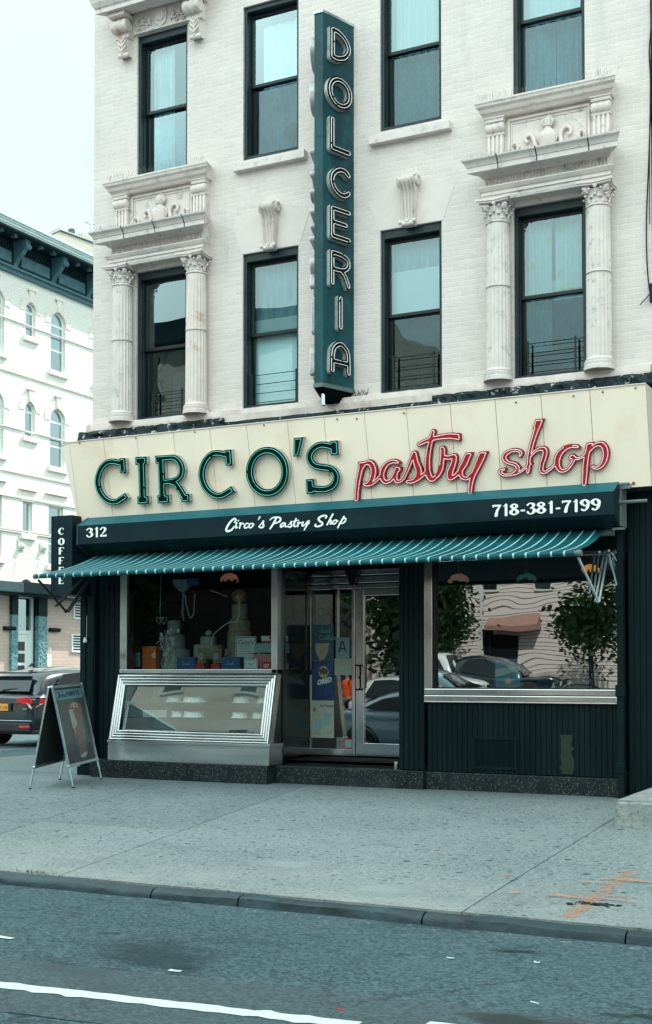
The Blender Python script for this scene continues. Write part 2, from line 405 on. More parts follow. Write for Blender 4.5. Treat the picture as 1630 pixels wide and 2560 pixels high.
pm('canvas', (.004, .017, .023), .5, .2, 3, bump=.004, bs=8, dirt=((.008, .034, .040), 2, .5, .8))
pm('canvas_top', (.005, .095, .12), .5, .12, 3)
pm('letter_white', (.80, .84, .82), .5, .04, 9)
pm('green_wood', (.0038, .0125, .0155), .42, .3, 4, streak=True, dirt=((.012, .035, .036), 10, .6, .8))
pm('green_patch', (.004, .024, .010), .5, .2, 10)
pm('black', (.006, .008, .010), .5, .2, 6)
pm('void', (.006, .008, .010), .9, .1, 3)
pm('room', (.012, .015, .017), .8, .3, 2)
pm('ceiling', (.03, .035, .035), .7, .2, 2)
pm('rubber', (.008, .009, .010), .85, .3, 30, bump=.003, bs=200)
pm('grey_plastic', (.10, .13, .135), .5, .1, 9)
def steel(name, c, rough, bump=.0, stretch=(1, 1, 1), sc=1.6):
    x = NT(name); n = x.noise(sc, 5, .6, stretch=stretch)
    x.col(x.mix(x.ramp(n, .35, .7), tuple(v*.8 for v in c)+(1,), tuple(c)+(1,))); x.set(Metallic=1., Roughness=rough)
    r = x.ramp(x.noise(sc*2, 3, .5, stretch=stretch), .3, .7, rough*.8, rough*1.25); x.l(r, x.p.inputs['Roughness'])
    if bump: x.bump(x.noise(1.6, 1, .3), bump, .4)
    M[name] = x.m
steel('steel', (.60, .63, .63), .16, 0); steel('steel_dull', (.58, .63, .64), .34, 0, (.3, 1, 2)); steel('steel_dark', (.085, .095, .10), .18, .006); steel('alu', (.60, .74, .77), .30)
pm('white_frame', (.66, .70, .68), .4, .05, 5)
# awning stripes, painted in the cloth itself
x = NT('stripes'); s_ = x.sep()
st = x.math('FRACT', x.math('MULTIPLY', s_[0], 1/.1478)); st = x.math('LESS_THAN', st, .14)
base = x.mix(x.ramp(x.noise(2.2, 7, .65, stretch=(1, .3, 1)), .35, .7), (.003, .062, .080, 1), (.008, .115, .14, 1)); base = x.mix(x.ramp(x.noise(26, 3, .7), .70, .74), base, (.25, .35, .33, 1))
x.col(x.mix(st, base, (.36, .60, .60, 1))); x.set(Roughness=.6); x.bump(x.noise(5, 3, stretch=(1, .3, 1)), .012, .5)
tl = x.n('ShaderNodeBsdfTranslucent'); tl.inputs[0].default_value = (.01, .14, .17, 1); ms = x.n('ShaderNodeMixShader'); ms.inputs[0].default_value = .04
x.l(x.p.outputs[0], ms.inputs[1]); x.l(tl.outputs[0], ms.inputs[2]); x.l(ms.outputs[0], x.out.inputs[0]); M['stripes'] = x.m
# terrazzo plinth
x = NT('terrazzo'); v = x.n('ShaderNodeTexVoronoi'); v.inputs['Scale'].default_value = 55; x.l(x.co, v.inputs['Vector'])
ch = x.ramp(v.outputs['Distance'], .22, .32, 1, 0); pick = x.math('GREATER_THAN', x.sep(v.outputs['Color'])[0], .62)
cc = x.mix(x.math('MULTIPLY', ch, pick), x.mix(x.ramp(x.noise(5, 6), .3, .7), (.006, .011, .014, 1), (.015, .024, .029, 1)), (.22, .23, .18, 1))
x.col(x.mix(x.ramp(x.noise(2.2, 8, .7), .60, .80), cc, (.06, .08, .085, 1))); x.set(Roughness=.45); M['terrazzo'] = x.m
# sidewalk concrete with trodden gum
x = NT('concrete')
n1 = x.ramp(x.noise(.55, 7, .6), .3, .72); n2 = x.ramp(x.noise(85, 3, 1.), .36, .64)
cc = x.mix(n1, (.100, .145, .162, 1), (.225, .282, .295, 1)); gv_ = x.n('ShaderNodeTexVoronoi'); gv_.inputs['Scale'].default_value = 62; x.l(x.co, gv_.inputs['Vector']); gr_ = x.sep(gv_.outputs['Color'])[0]
cc = x.mix(.30, cc, x.mix(n2, (.055, .080, .095, 1), (.31, .37, .39, 1))); cc = x.mix(.34, cc, x.mix(x.ramp(gr_, .15, .95), (.045, .07, .08, 1), (.42, .46, .45, 1)))
for sc_, thr, rad in ((3.2, .62, .11), (5.5, .58, .13), (8.5, .66, .16), (14., .8, .2)):
    v = x.n('ShaderNodeTexVoronoi'); v.inputs['Scale'].default_value = sc_; v.voronoi_dimensions = '2D'; wv = x.n('ShaderNodeVectorMath', operation='MULTIPLY_ADD')
    x.l(x.noise(9, 2, out='Color'), wv.inputs[0]); wv.inputs[1].default_value = (.05, .05, 0); x.l(x.co, wv.inputs[2]); x.l(wv.outputs[0], v.inputs['Vector'])
    cs = x.sep(v.outputs['Color']); spot = x.math('MULTIPLY', x.math('LESS_THAN', v.outputs['Distance'], x.math('MULTIPLY', cs[1], rad)), x.math('GREATER_THAN', cs[0], thr))
    cc = x.mix(x.math('MULTIPLY', spot, .92), cc, (.025, .048, .062, 1))
cc = x.mix(x.ramp(x.noise(1.3, 8, .75, stretch=(.5, 1, 1)), .6, .75), cc, (.12, .16, .17, 1))
yy = x.sep()[1]
cc = x.mix(x.math('MULTIPLY', x.ramp(yy, -.6, -.02), .55), cc, (.07, .10, .11, 1))      # darker towards the shop base
cc = x.mix(x.math('MULTIPLY', x.ramp(yy, -5.2, -6.5), x.ramp(x.noise(1.7, 4), .3, .7, 0., .5)), cc, (.36, .37, .35, 1))
oi = x.n('ShaderNodeObjectInfo'); cc = x.mix(1., cc, x.mix(oi.outputs['Random'], (.84, .86, .88, 1), (1.08, 1.06, 1.03, 1)), 'MULTIPLY')
x.col(cc); x.set(Roughness=.82); x.bump(x.math('ADD', x.noise(60, 3), x.noise(12, 4)), .006, .7); M['concrete'] = x.m
x = NT('concrete_step'); cc = x.mix(x.ramp(x.noise(2, 8, .7), .3, .7), (.20, .23, .22, 1), (.36, .39, .37, 1)); cc = x.mix(x.ramp(x.noise(14, 8, .75, stretch=(1, 1, 2)), .5, .68), cc, (.07, .09, .09, 1))
x.col(cc); x.set(Roughness=.85); x.bump(x.noise(40, 6, .7), .012, .7); M['concrete_step'] = x.m
def asphalt(name, a, b, patch):
    x = NT(name); n1 = x.ramp(x.noise(.5, 7, .62, stretch=(.55, 1, 1)), .32, .70); n2 = x.ramp(x.noise(85, 3, 1.), .36, .66)
    cc = x.mix(n1, a, b); cc = x.mix(.3, cc, x.mix(n2, tuple(v*.35 for v in a[:3])+(1,), tuple(v*2.3 for v in b[:3])+(1,)))
    gv_ = x.n('ShaderNodeTexVoronoi'); gv_.inputs['Scale'].default_value = 52; x.l(x.co, gv_.inputs['Vector']); cc = x.mix(.40, cc, x.mix(x.ramp(x.sep(gv_.outputs['Color'])[0], .2, 1.), tuple(v*.3 for v in a[:3])+(1,), tuple(v*1.9 for v in b[:3])+(1,)))
    cc = x.mix(x.math('MULTIPLY', x.ramp(x.noise(1.5, 4, .5, stretch=(.45, 1, 1), vec=x.mapv(x.co, loc=(3, 7, 0))), .56, .68), .75), cc, patch)
    cc = x.mix(x.ramp(x.noise(2.6, 5, .5, stretch=(.5, 1, 1), vec=x.mapv(x.co, loc=(13, 2, 0))), .64, .72), cc, tuple(v*.4 for v in a[:3])+(1,))
    v = x.n('ShaderNodeTexVoronoi', feature='DISTANCE_TO_EDGE'); v.inputs['Scale'].default_value = .8
    wv = x.n('ShaderNodeVectorMath', operation='MULTIPLY_ADD'); x.l(x.noise(2.5, 5, .7, out='Color'), wv.inputs[0]); wv.inputs[1].default_value = (.7, .7, 0); x.l(x.co, wv.inputs[2]); x.l(wv.outputs[0], v.inputs['Vector'])
    ck = x.math('MULTIPLY', x.math('LESS_THAN', v.outputs['Distance'], .011), x.ramp(x.noise(.4, 2), .44, .5))
    cc = x.mix(x.math('MULTIPLY', ck, .38), cc, (.008, .012, .015, 1))
    x.col(cc); x.set(Roughness=.78); x.bump(n2, .008, .6); M[name] = x.m
asphalt('asphalt', (.030, .064, .076, 1), (.092, .150, .168, 1), (.016, .036, .045, 1))
asphalt('asphalt_smooth', (.045, .080, .092, 1), (.062, .102, .116, 1), (.04, .07, .08, 1))
pm('kerb_stone', (.019, .045, .056), .6, .5, 3, bump=.02, bs=14, dirt=((.018, .03, .036), 5, .5, .68))
pm('road_paint', (.62, .68, .66), .6, .1, 12, dirt=((.25, .30, .31), 22, .60, .72))
pm('spray', (.55, .17, .06), .8, .25, 20)
pm('patch_light', (.40, .43, .42), .85, .08, 14); pm('ground_far', (.12, .15, .15), .9, .2, .5)
pm('paper', (.62, .72, .70), .6, .05, 9); pm('paper_teal', (.20, .38, .38), .6, .08, 9)
pm('orange', (.65, .15, .02), .5, .08, 9); pm('blue_box', (.02, .09, .23), .4, .15, 9); pm('ink', (.02, .03, .035), .5, .1, 9); pm('ink_navy', (.015, .03, .10), .5, .1, 9)
pm('gold', (.45, .27, .10), .35, .25, 30, metal=.3); pm('red', (.45, .02, .02), .5, .1, 9); pm('icing', (.74, .80, .78), .55, .05, 20, bump=.01, bs=60)
pm('cake_old', (.36, .34, .25), .6, .25, 10); pm('pink', (.6, .25, .25), .5, .1, 10); pm('green_deco', (.08, .30, .12), .5, .1, 10)
pm('curtain', (.62, .72, .72), .8, .28, 16, streak=True); pm('curtain_grey', (.30, .42, .45), .8, .35, 14, streak=True); pm('curtain_dark', (.10, .17, .20), .8, .2, 4); pm('blind', (.80, .88, .86), .7, .03, 2); pm('plant', (.03, .075, .02), .6, .3, 9)  # curtain streaks put the light and shade of folds into the colour
x = NT('curtain_print'); v = x.n('ShaderNodeTexVoronoi'); v.inputs['Scale'].default_value = 5.5; x.l(x.co, v.inputs['Vector'])
x.col(x.mix(x.ramp(v.outputs['Distance'], .25, .34, .75, 0), (.45, .58, .56, 1), (.42, .50, .18, 1))); x.set(Roughness=.8); M['curtain_print'] = x.m
glass_mat('win_glass', (.68, .86, .90), .12, (.76, .93, .97), .003, 1.2)
glass_mat('win_glass_low', (.28, .44, .50), .05, (.70, .92, .97), .004, 2.0, blot=.28)
glass_mat('shop_glass', (.80, .92, .92), .015, (.9, 1, 1), .0, 1.)
glass_mat('shop_glass_wavy', (.75, .90, .90), .30, (.95, 1, 1), .0065, 1.35)
glass_mat('door_glass', (.75, .90, .90), .22, (.95, 1, 1), .0012, 1.2)
glass_mat('case_glass', (.80, .92, .92), .09, (.9, 1, 1), .004, 1.5)
glass_mat('clear_plastic', (.85, .92, .9), .03)
glass_mat('far_glass', (.6, .75, .78), .45, (.78, .97, 1.0))
# background
brick_mat('far_wall', (.78, .77, .72), (.62, .60, .55), .8, .3, .1, axis='YZ', amt=.2, dirt=(.6, .55, .5), var=.02)
brick_mat('far_brick', (.60, .46, .40), (.46, .34, .30), .8, .4, .13, axis='YZ', amt=.35, dirt=(.48, .36, .31), var=.06)
pm('far_stone', (.80, .75, .69), .8, .08, 6, bump=.02, bs=12); pm('far_green', (.005, .020, .026), .5, .3, 3); pm('far_frieze', (.045, .13, .155), .6, .25, 4); pm('far_trim', (.035, .075, .085), .5, .2, 5); pm('far_crown', (.55, .66, .66), .5, .1, 5)
pm('far_white', (.78, .84, .82), .5, .04, 5); pm('beige', (.42, .42, .36), .7, .05, 2); brick_mat('red_brick', (.28, .075, .05), (.2, .18, .16), .8)
pm('white_dull', (.6, .64, .63), .6, .05, 4)
x = NT('pressed'); v = x.n('ShaderNodeTexVoronoi'); v.inputs['Scale'].default_value = 9; x.l(x.co, v.inputs['Vector']); x.col(x.mix(x.ramp(v.outputs['Distance'], .1, .6), (.04, .12, .14, 1), (.14, .30, .32, 1))); x.bump(v.outputs['Distance'], .05, .8); M['pressed'] = x.m

for k, v in (('green_wood', .12), ('black', .2), ('canvas', .12), ('green_face', .15), ('black_face', .12), ('tar', .2), ('sash', .3), ('dark_frame', .3), ('blade_teal', .3), ('void', 0.), ('room', .1), ('terrazzo', .25), ('far_green', .15), ('canvas_top', .2), ('stripes', .2), ('asphalt', .2), ('concrete', .3), ('red_face', .35), ('red_side', .15)):
    for n in M[k].node_tree.nodes:
        if n.type == 'BSDF_PRINCIPLED': n.inputs['Specular IOR Level'].default_value = v
# ================================================================== ground, roads
def gz(y): return .03*min(0, y)
KY = -6.96
MB().quad((-250, -250, -.62), (250, -250, -.62), (250, 250, -.62), (-250, 250, -.62)).build('ground', 'ground_far', kind='structure')
m = MB()      # street with a slight crown
ys = [KY-.001, -8.4, -11.6, -15.0, -16.6]; zs = [-.285, -.265, -.245, -.27, -.30]
for i in range(4): m.quad((-80, ys[i], zs[i]), (80, ys[i], zs[i]), (80, ys[i+1], zs[i+1]), (-80, ys[i+1], zs[i+1]))
m.build('road', 'asphalt', kind='structure')
MB().box(-26.5, -15.5, KY, 90, -.55, -.06).build('side_road', 'asphalt', kind='structure')
def roadz(y):
    for i in range(4):
        if ys[i+1] <= y <= ys[i]: t = (y-ys[i])/(ys[i+1]-ys[i]); return zs[i]+t*(zs[i+1]-zs[i])
    return -.29
# sidewalk in flags, joints left open
P_ = lambda px, py: PZ(px, py, -.1)
def line(p, q): return lambda y: p[0]+(q[0]-p[0])*(y-p[1])/(q[1]-p[1])
jl = [line((-13.2, -5.2), (-14.4, .2)), line((-8.95, -5.2), (-10.35, .2)), line((-7.14, -5.33), (-8.08, .2)), line((-3.326, -5.46), (-3.52, .2)), line((.6, -5.4), (.7, 0)), line((5, -5), (5, 0)), line((16, -5), (16, 0)), line((40, -5), (40, 0))]
slab = MB(); g_ = .007
edges = [lambda y: -15.5]+jl
for i in range(len(jl)):
    a, b = edges[i], edges[i+1]; cuts = [0.02, KY+.17]
    cuts = {0: [0.02, -3.4, KY+.17], 1: [.02, -4.35, KY+.17], 2: [.02, -4.25, KY+.17], 4: [.02, -4.62, KY+.17]}.get(i, cuts)
    for j in range(len(cuts)-1):
        y0, y1 = cuts[j]-(g_ if j else 0), cuts[j+1]+(g_ if j < len(cuts)-2 else 0)
        ga = g_*(.9 if i == 2 else 1); gb = g_*(.9 if i == 1 else 1)
        n = 10; slab = MB()
        top = [(a(y0+(y1-y0)*k/n)+ga, y0+(y1-y0)*k/n, gz(y0+(y1-y0)*k/n)) for k in range(n+1)]; tp2 = [(b(p[1])-gb, p[1], p[2]) for p in top]
        for k in range(n): slab.quad(top[k], tp2[k], tp2[k+1], top[k+1])
        for tt in (top, tp2):
            for k in range(n): slab.quad(tt[k], tt[k+1], (tt[k+1][0], tt[k+1][1], tt[k+1][2]-.06), (tt[k][0], tt[k][1], tt[k][2]-.06))
        for k in (0, n): slab.quad(top[k], tp2[k], (tp2[k][0], tp2[k][1], tp2[k][2]-.06), (top[k][0], top[k][1], top[k][2]-.06))
        slab.build('sidewalk', 'concrete', kind='structure')
slab = MB(); slab.box(-15.5, -11.6, .03, 60, -.3, .0)
slab.build('sidewalk', 'concrete', kind='structure')
m = MB(); m.quad((-15.5, KY+.05, -.26), (40, KY+.05, -.26), (40, .1, -.04), (-15.5, .1, -.04)); m.build('sidewalk_bed', 'tar', kind='structure')
# far pavement across the street
MB().box(-80, 60, -20.6, -16.6, -.6, -.2).build('sidewalk_opposite', 'concrete', kind='structure')
MB().box(-30, -26.5, KY, 90, -.55, .0).build('sidewalk_side_street', 'concrete', kind='structure')
# kerb stones with worn, rounded noses
kj = [-20, -15.2, -10.1]+[PZ(px, 2250, -.2)[0] for px in (255, 552)]+[PZ(1052, 2285, -.21)[0], PZ(1562, 2335, -.22)[0], 1.2, 4.2, 7.5, 11]
from mathutils import noise as mnoise
for a, b in zip(kj[:-1], kj[1:]):
    m = MB(); n = max(2, int((b-a)/.12)); vs = []; prof = [(.13, -.30), (.13, -.004), (.09, .0), (.04, -.006), (.010, -.02), (0, -.045), (-.010, -.10), (-.015, -.16)]
    for i in range(n+1):
        xx = a+.006+(b-a-.012)*i/n
        for py, pz in prof:
            k = mnoise.noise(Vector((xx*1.7, py*9, pz*9)))*.022+mnoise.noise(Vector((xx*6, py*20, pz*20+3)))*.008; e = .02 if i in (0, n) and py < .1 else 0
            vs.append((xx, KY+py+k+e, gz(KY)+pz+k*.6-e*.3))
    q = len(prof); fs = [(i*q+j, i*q+j+1, (i+1)*q+j+1, (i+1)*q+j) for i in range(n) for j in range(q-1)]
    m.add(vs, fs); m.build('kerb', 'kerb_stone', smooth=True, kind='structure')
# lane line and smoother strip of asphalt
def strip(name, mt, pts, z, wd, rag=0.02, n=60, kind='structure', th=0.004):
    m = MB(); t = []; b_ = []
    for i in range(n+1):
        k = i/n*(len(pts)-1); j = min(int(k), len(pts)-2); f = k-j; x_ = pts[j][0]+(pts[j+1][0]-pts[j][0])*f; y_ = pts[j][1]+(pts[j+1][1]-pts[j][1])*f
        r1 = rag*mnoise.noise(Vector((x_*9, 3, 0))); r2 = rag*mnoise.noise(Vector((x_*9, 9, 0)))
        t.append((x_, y_+wd/2+r1, roadz(y_+wd/2)+th)); b_.append((x_, y_-wd/2+r2, roadz(y_-wd/2)+th))
    for i in range(n): m.quad(t[i], t[i+1], b_[i+1], b_[i])
    return m.build(name, mt, kind=kind)
lz = -.258
la, lb = PZ(0, 2466, lz), PZ(800, 2556, lz)
sl_ = (lb[1]-la[1])/(lb[0]-la[0])
far = lambda x: (x, la[1]+sl_*(x-la[0]))
strip('road_patch', 'asphalt_smooth', [(-40, far(-40)[1]+.05), (far(12)[0], far(12)[1]+.05)], 0, 1.05, .05, 300, th=.004)
strip('road_marking', 'road_paint', [far(-40), far(lb[0]+.2)], 0, .125, .035, 500, th=.008)
strip('road_marking', 'road_paint', [(PZ(1070, 2560, lz)[0], PZ(1070, 2562, lz)[1]-.02), (PZ(1105, 2560, lz)[0]+.3, PZ(1105, 2562, lz)[1]-.02)], 0, .12, .03, 30, th=.008)
# orange utility paint and pale worn patch on the sidewalk
def blot(c, rx, ry, rag, seed, n=40, ang=0):
    vs = []
    for i in range(n):
        a = 2*math.pi*i/n; k = 1+rag*mnoise.noise(Vector((math.cos(a)*2.2+seed, math.sin(a)*2.2, seed)))+rag*.5*mnoise.noise(Vector((math.cos(a)*7+seed, math.sin(a)*7, seed)))
        px, py = rx*k*math.cos(a), ry*k*math.sin(a); X_ = c[0]+px*math.cos(ang)-py*math.sin(ang); Y_ = c[1]+px*math.sin(ang)+py*math.cos(ang); vs.append((X_, Y_, gz(Y_)+.004))
    return vs
SW = lambda px, py: PZ(px, py, -.17)
x = NT('spray_alpha'); x.t.nodes.remove(x.p); d_ = x.n('ShaderNodeBsdfDiffuse'); d_.inputs[0].default_value = (.60, .27, .13, 1); t_ = x.n('ShaderNodeBsdfTransparent'); ms = x.n('ShaderNodeMixShader')
x.l(x.ramp(x.noise(9, 8, .75), .36, .78, 0, .8), ms.inputs[0]); x.l(t_.outputs[0], ms.inputs[1]); x.l(d_.outputs[0], ms.inputs[2]); x.l(ms.outputs[0], x.out.inputs[0]); M['spray_alpha'] = x.m
x = NT('worn_alpha'); x.t.nodes.remove(x.p); d_ = x.n('ShaderNodeBsdfDiffuse'); d_.inputs[0].default_value = (.36, .42, .42, 1); t_ = x.n('ShaderNodeBsdfTransparent'); ms = x.n('ShaderNodeMixShader')
gr = x.n('ShaderNodeTexGradient', gradient_type='SPHERICAL'); x.l(x.mapv(x.co, (1/.5, 1/.36, 0)), gr.inputs[0])
x.l(x.ramp(x.math('ADD', gr.outputs[1], x.math('MULTIPLY', x.noise(6, 5), .35)), .25, .9, 0, .55), ms.inputs[0]); x.l(t_.outputs[0], ms.inputs[1]); x.l(d_.outputs[0], ms.inputs[2]); x.l(ms.outputs[0], x.out.inputs[0]); M['worn_alpha'] = x.m
m = MB(); k = 0
a0, a1 = SW(1425, 2280), SW(1580, 2188)
for i in range(16):
    t = i/15; m.poly([(v[0], v[1], v[2]+.0004*i) for v in blot((a0[0]+(a1[0]-a0[0])*t, a0[1]+(a1[1]-a0[1])*t), .085, .06, .6, i*3.1, ang=.9)])
for px, py, rx in ((1412, 2240, .26), (1448, 2236, .12), (1548, 2250, .2), (1560, 2242, .16), (1490, 2212, .3), (1560, 2208, .3), (1600, 2211, .2), (1285, 2231, .07), (1270, 2193, .08), (1105, 2146, .05)):
    c = SW(px, py); k += 1; m.poly([(v[0], v[1], v[2]+.007+.0004*k) for v in blot(c, rx*.6, .045, .8, px, ang=-.1)])
m.build('utility_marking', 'spray_alpha', kind='structure')
for px, py, lab in ((950, 2218, 1), (725, 2163, 2)):
    c = SW(px, py); o = MB().poly([(v[0]-c[0], v[1]-c[1], v[2]+.0005) for v in blot(c, .62, .42, .15, lab)]).build('worn_patch', 'worn_alpha', kind='structure'); o.location = (c[0], c[1], 0)
# rough hole by the kerb and grit
c = SW(1495, 2257); m = MB()
for i in range(26): m.blob((c[0]+random.gauss(0, .10), c[1]+random.gauss(0, .03), gz(c[1])+.004), random.uniform(.006, .022), 1, .6, sc=(1.6, 1, .6))
m.build('rubble', 'tar', kind='stuff', label='dark crumbled grit around the orange paint mark by the kerb', cat='rubble')
m = MB(); rnd = random.Random(3)
for i in range(150):
    xx = rnd.uniform(-9.5, 1); m.blob((xx, KY-.06-abs(rnd.gauss(0, .07)), -.284), rnd.uniform(.004, .012), 1, .6, sc=(1.8, 1, .5))
m.build('grit', 'grit_grey' if 'grit_grey' in M else pm('grit_grey', (.17, .20, .20), .8, .4, 30), kind='stuff', label='grey grit gathered in the gutter along the kerb', cat='grit')
m = MB()
for i in range(60):
    xx = PZ(118, 2178, -.2)[0]+rnd.gauss(0, .11); a = rnd.uniform(0, 6.28); h = rnd.uniform(.02, .05); d = (math.cos(a)*.02, math.sin(a)*.02)
    m.add([(xx, KY+.19, gz(KY)), (xx+d[1]*.4, KY+.19+d[0]*.3, gz(KY)), (xx+d[0], KY+.19+d[1], gz(KY)+h)], [(0, 1, 2)])
m.build('weeds', 'plant', kind='stuff', label='small green weeds growing in the crack behind the kerb', cat='weeds')
# litter, one by one
def litter(px, py, wx, wy, mt, label, z=None, ang=0., curl=.012, cat='litter'):
    c = PZ(px, py, -.26); zz = roadz(c[1])+.003; c = PZ(px, py, zz); zz = roadz(c[1])+.003; wx *= .62; wy *= .62; curl *= .8; m = MB(); n = 5; ca, sa = math.cos(ang), math.sin(ang); g = []
    for j in range(3):
        for i in range(n):
            u = (i/(n-1)-.5)*wx; v = (j/2-.5)*wy; h = curl*.5*abs(i/(n-1)-.5)**1.5*(1+.6*math.sin(j*2.1+px))+.002; g.append((c[0]+u*ca-v*sa, c[1]+u*sa+v*ca, zz+h))
    m.add(g, [(j*n+i, j*n+i+1, (j+1)*n+i+1, (j+1)*n+i) for j in range(2) for i in range(n-1)])
    o = m.build('paper_scrap', mt, label=label, cat=cat)
    mo = o.modifiers.new('s', 'SOLIDIFY'); mo.thickness = .002
litter(1372, 2326, .12, .02, 'paper', 'narrow white paper strip at the kerb, left of the larger one'); litter(1430, 2330, .22, .04, 'paper', 'largest white paper strip lying in the gutter at the right')
litter(1495, 2342, .06, .04, 'paper', 'small crumpled white scrap right of the paper strips', curl=.04); litter(437, 2428, .13, .05, 'paper', 'white oval scrap on the asphalt near the lane line at the left', z=-.31)
litter(1126, 2396, .08, .035, 'paper', 'white scrap in the middle of the dark oval patch of road', z=-.325); litter(1342, 2407, .06, .03, 'paper', 'small white scrap inside the dark patch, right side', z=-.325, curl=.03)
litter(1337, 2507, .09, .02, 'paper', 'thin white scrap on the road low at the right', z=-.31, ang=-.4); litter(852, 2525, .07, .035, 'red', 'flat red scrap on the road near the bottom edge', z=-.30)
litter(8, 2344, .28, .07, 'paper', 'torn white paper lying at the left edge of the road', z=-.33, ang=-.15); litter(1586, 2273, .02, .02, 'red', 'tiny red scrap at the gutter', z=-.34)
litter(964, 2285, .07, .03, 'orange', 'small tan leaf lying in the gutter below the kerb joint', z=-.345, curl=.02, cat='leaf')
# ================================================================== the corner building
FX0, FX1, TOP = -11.74, -3.40, 15.5
BLD = thing('corner_building', (-7.6, 0, 0), 'cream painted brick corner building with the green shopfront and carved window surrounds', 'building')
WX = [(-10.95, -10.07), (-9.13, -8.24), (-7.00, -6.12), (-5.14, -4.21)]
Z2, Z3 = (5.20, 7.41), (8.75, 10.95)
xs_ = sorted({FX0, FX1} | {v for a in WX for v in a}); zs_ = [4.9, 5.2, 7.41, 8.75, 10.95, 12.3, 14.3, TOP]
m = MB()
for i in range(len(xs_)-1):
    for j in range(len(zs_)-1):
        op = (xs_[i], xs_[i+1]) in WX and zs_[j] in (5.2, 8.75, 12.3)
        if not op: m.quad((xs_[i], 0, zs_[j]), (xs_[i+1], 0, zs_[j]), (xs_[i+1], 0, zs_[j+1]), (xs_[i], 0, zs_[j+1]))
for a, b in WX:
    for z0, z1 in (Z2, Z3, (12.3, 14.3)):
        m.quad((a, 0, z0), (a, .3, z0), (a, .3, z1), (a, 0, z1)); m.quad((b, 0, z0), (b, .3, z0), (b, .3, z1), (b, 0, z1))
        m.quad((a, 0, z1), (b, 0, z1), (b, .3, z1), (a, .3, z1)); m.quad((a, 0, z0), (b, 0, z0), (b, .3, z0), (a, .3, z0))
m.build('wall', 'paint_brick', BLD)
m = MB(); m.quad((FX0, 0, 0), (FX0, 18, 0), (FX0, 18, TOP), (FX0, 0, TOP)).quad((FX1+8, 18, 0), (FX0, 18, 0), (FX0, 18, TOP), (FX1+8, 18, TOP)).quad((FX0, 0, TOP), (FX1+8, 0, TOP), (FX1+8, 18, TOP), (FX0, 18, TOP))
m.quad((FX1+8, 0, 0), (FX1+8, 18, 0), (FX1+8, 18, TOP), (FX1+8, 0, TOP)); m.build('side_wall', 'paint_brick', BLD)
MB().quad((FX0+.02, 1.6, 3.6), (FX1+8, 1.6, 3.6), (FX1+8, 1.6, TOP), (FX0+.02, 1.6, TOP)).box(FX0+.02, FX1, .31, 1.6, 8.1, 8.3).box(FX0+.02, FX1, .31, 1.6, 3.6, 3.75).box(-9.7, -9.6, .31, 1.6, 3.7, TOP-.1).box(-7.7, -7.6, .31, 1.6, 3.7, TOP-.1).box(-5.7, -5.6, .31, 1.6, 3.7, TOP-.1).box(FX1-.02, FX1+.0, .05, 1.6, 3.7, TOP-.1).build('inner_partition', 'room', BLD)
def curtain(x0, x1, z0, z1, y, folds, amp, mt, parent, name='curtain', gather=None):
    m = MB(); n = max(8, int(folds*8)); vs = []
    for i in range(n+1):
        t = i/n; ph = t*folds*2*math.pi+.4*math.sin(t*9)
        for z, k in ((z1, 1.), ((z0*.55+z1*.45), 1.), (z0, 1.)):
            xx = x0+(x1-x0)*t
            if gather: xx = gather+(xx-gather)*(1-.55*((z1-z)/(z1-z0)))
            vs.append((xx, y+amp*math.sin(ph)*(1 if z < z1 else .8), z))
    m.add(vs, [(i*3+j, i*3+j+1, (i+1)*3+j+1, (i+1)*3+j) for i in range(n) for j in range(2)])
    return m.build(name, mt, parent, smooth=True, ang=80)
def sash_window(a, b, z0, z1, head=.07):
    d = .045
    f = MB(); y0, y1 = .035, .235
    for (u, v, p, q) in ((a, a+d, z0, z1), (b-d, b, z0, z1), (a+d, b-d, z1-head, z1), (a+d, b-d, z0, z0+.06)): f.box(u, v, y0, y1, p, q, .006)
    f.box(a+d, a+d+.012, .10, .135, z0+.06, z1-head); f.box(b-d-.012, b-d, .10, .135, z0+.06, z1-head)
    fr = f.build('window', 'dark_frame', BLD)
    a, b, z0, z1 = a+d, b-d, z0+.06, z1-head; zm = (z0+z1)/2; st = .045
    for nm, p, q, y in (('upper_sash', zm-.02, z1, .14), ('lower_sash', z0, zm+.03, .19)):
        s = MB(); s.box(a, a+st, y, y+.035, p, q, .004).box(b-st, b, y, y+.035, p, q, .004).box(a+st, b-st, y, y+.035, q-st, q, .004).box(a+st, b-st, y, y+.035, p, p+st, .004)
        s.build(nm, 'sash', fr)
        MB().quad((a+st, y+.018, p+st), (b-st, y+.018, p+st), (b-st, y+.018, q-st), (a+st, y+.018, q-st)).build('pane', 'win_glass' if nm == 'upper_sash' or (z0 < 6 and -9.2 < a < -8.9) else 'win_glass_low', fr)
    return fr, a, b, z0, zm, z1
wins = {}
for r_, (z0, z1) in enumerate((Z2, Z3)):
    for i, (a, b) in enumerate(WX): wins[(r_, i)] = sash_window(a, b, z0, z1, .11 if r_ == 0 or i == 0 else .07)
for i, (a, b) in enumerate(WX):
    fr, a_, b_, z0, zm, z1 = sash_window(a, b, 12.3, 14.3); curtain(a_, b_, z0, z1, .3, 4, .02, 'curtain', fr)
def blindp(w_, z0, z1, mt='blind', y=.27, fx0=0., fx1=1.): 
    fr, a, b = w_[:3]; MB().box(a+(b-a)*fx0, a+(b-a)*fx1, y, y+.006, z0, z1).build('window_shade', mt, fr)
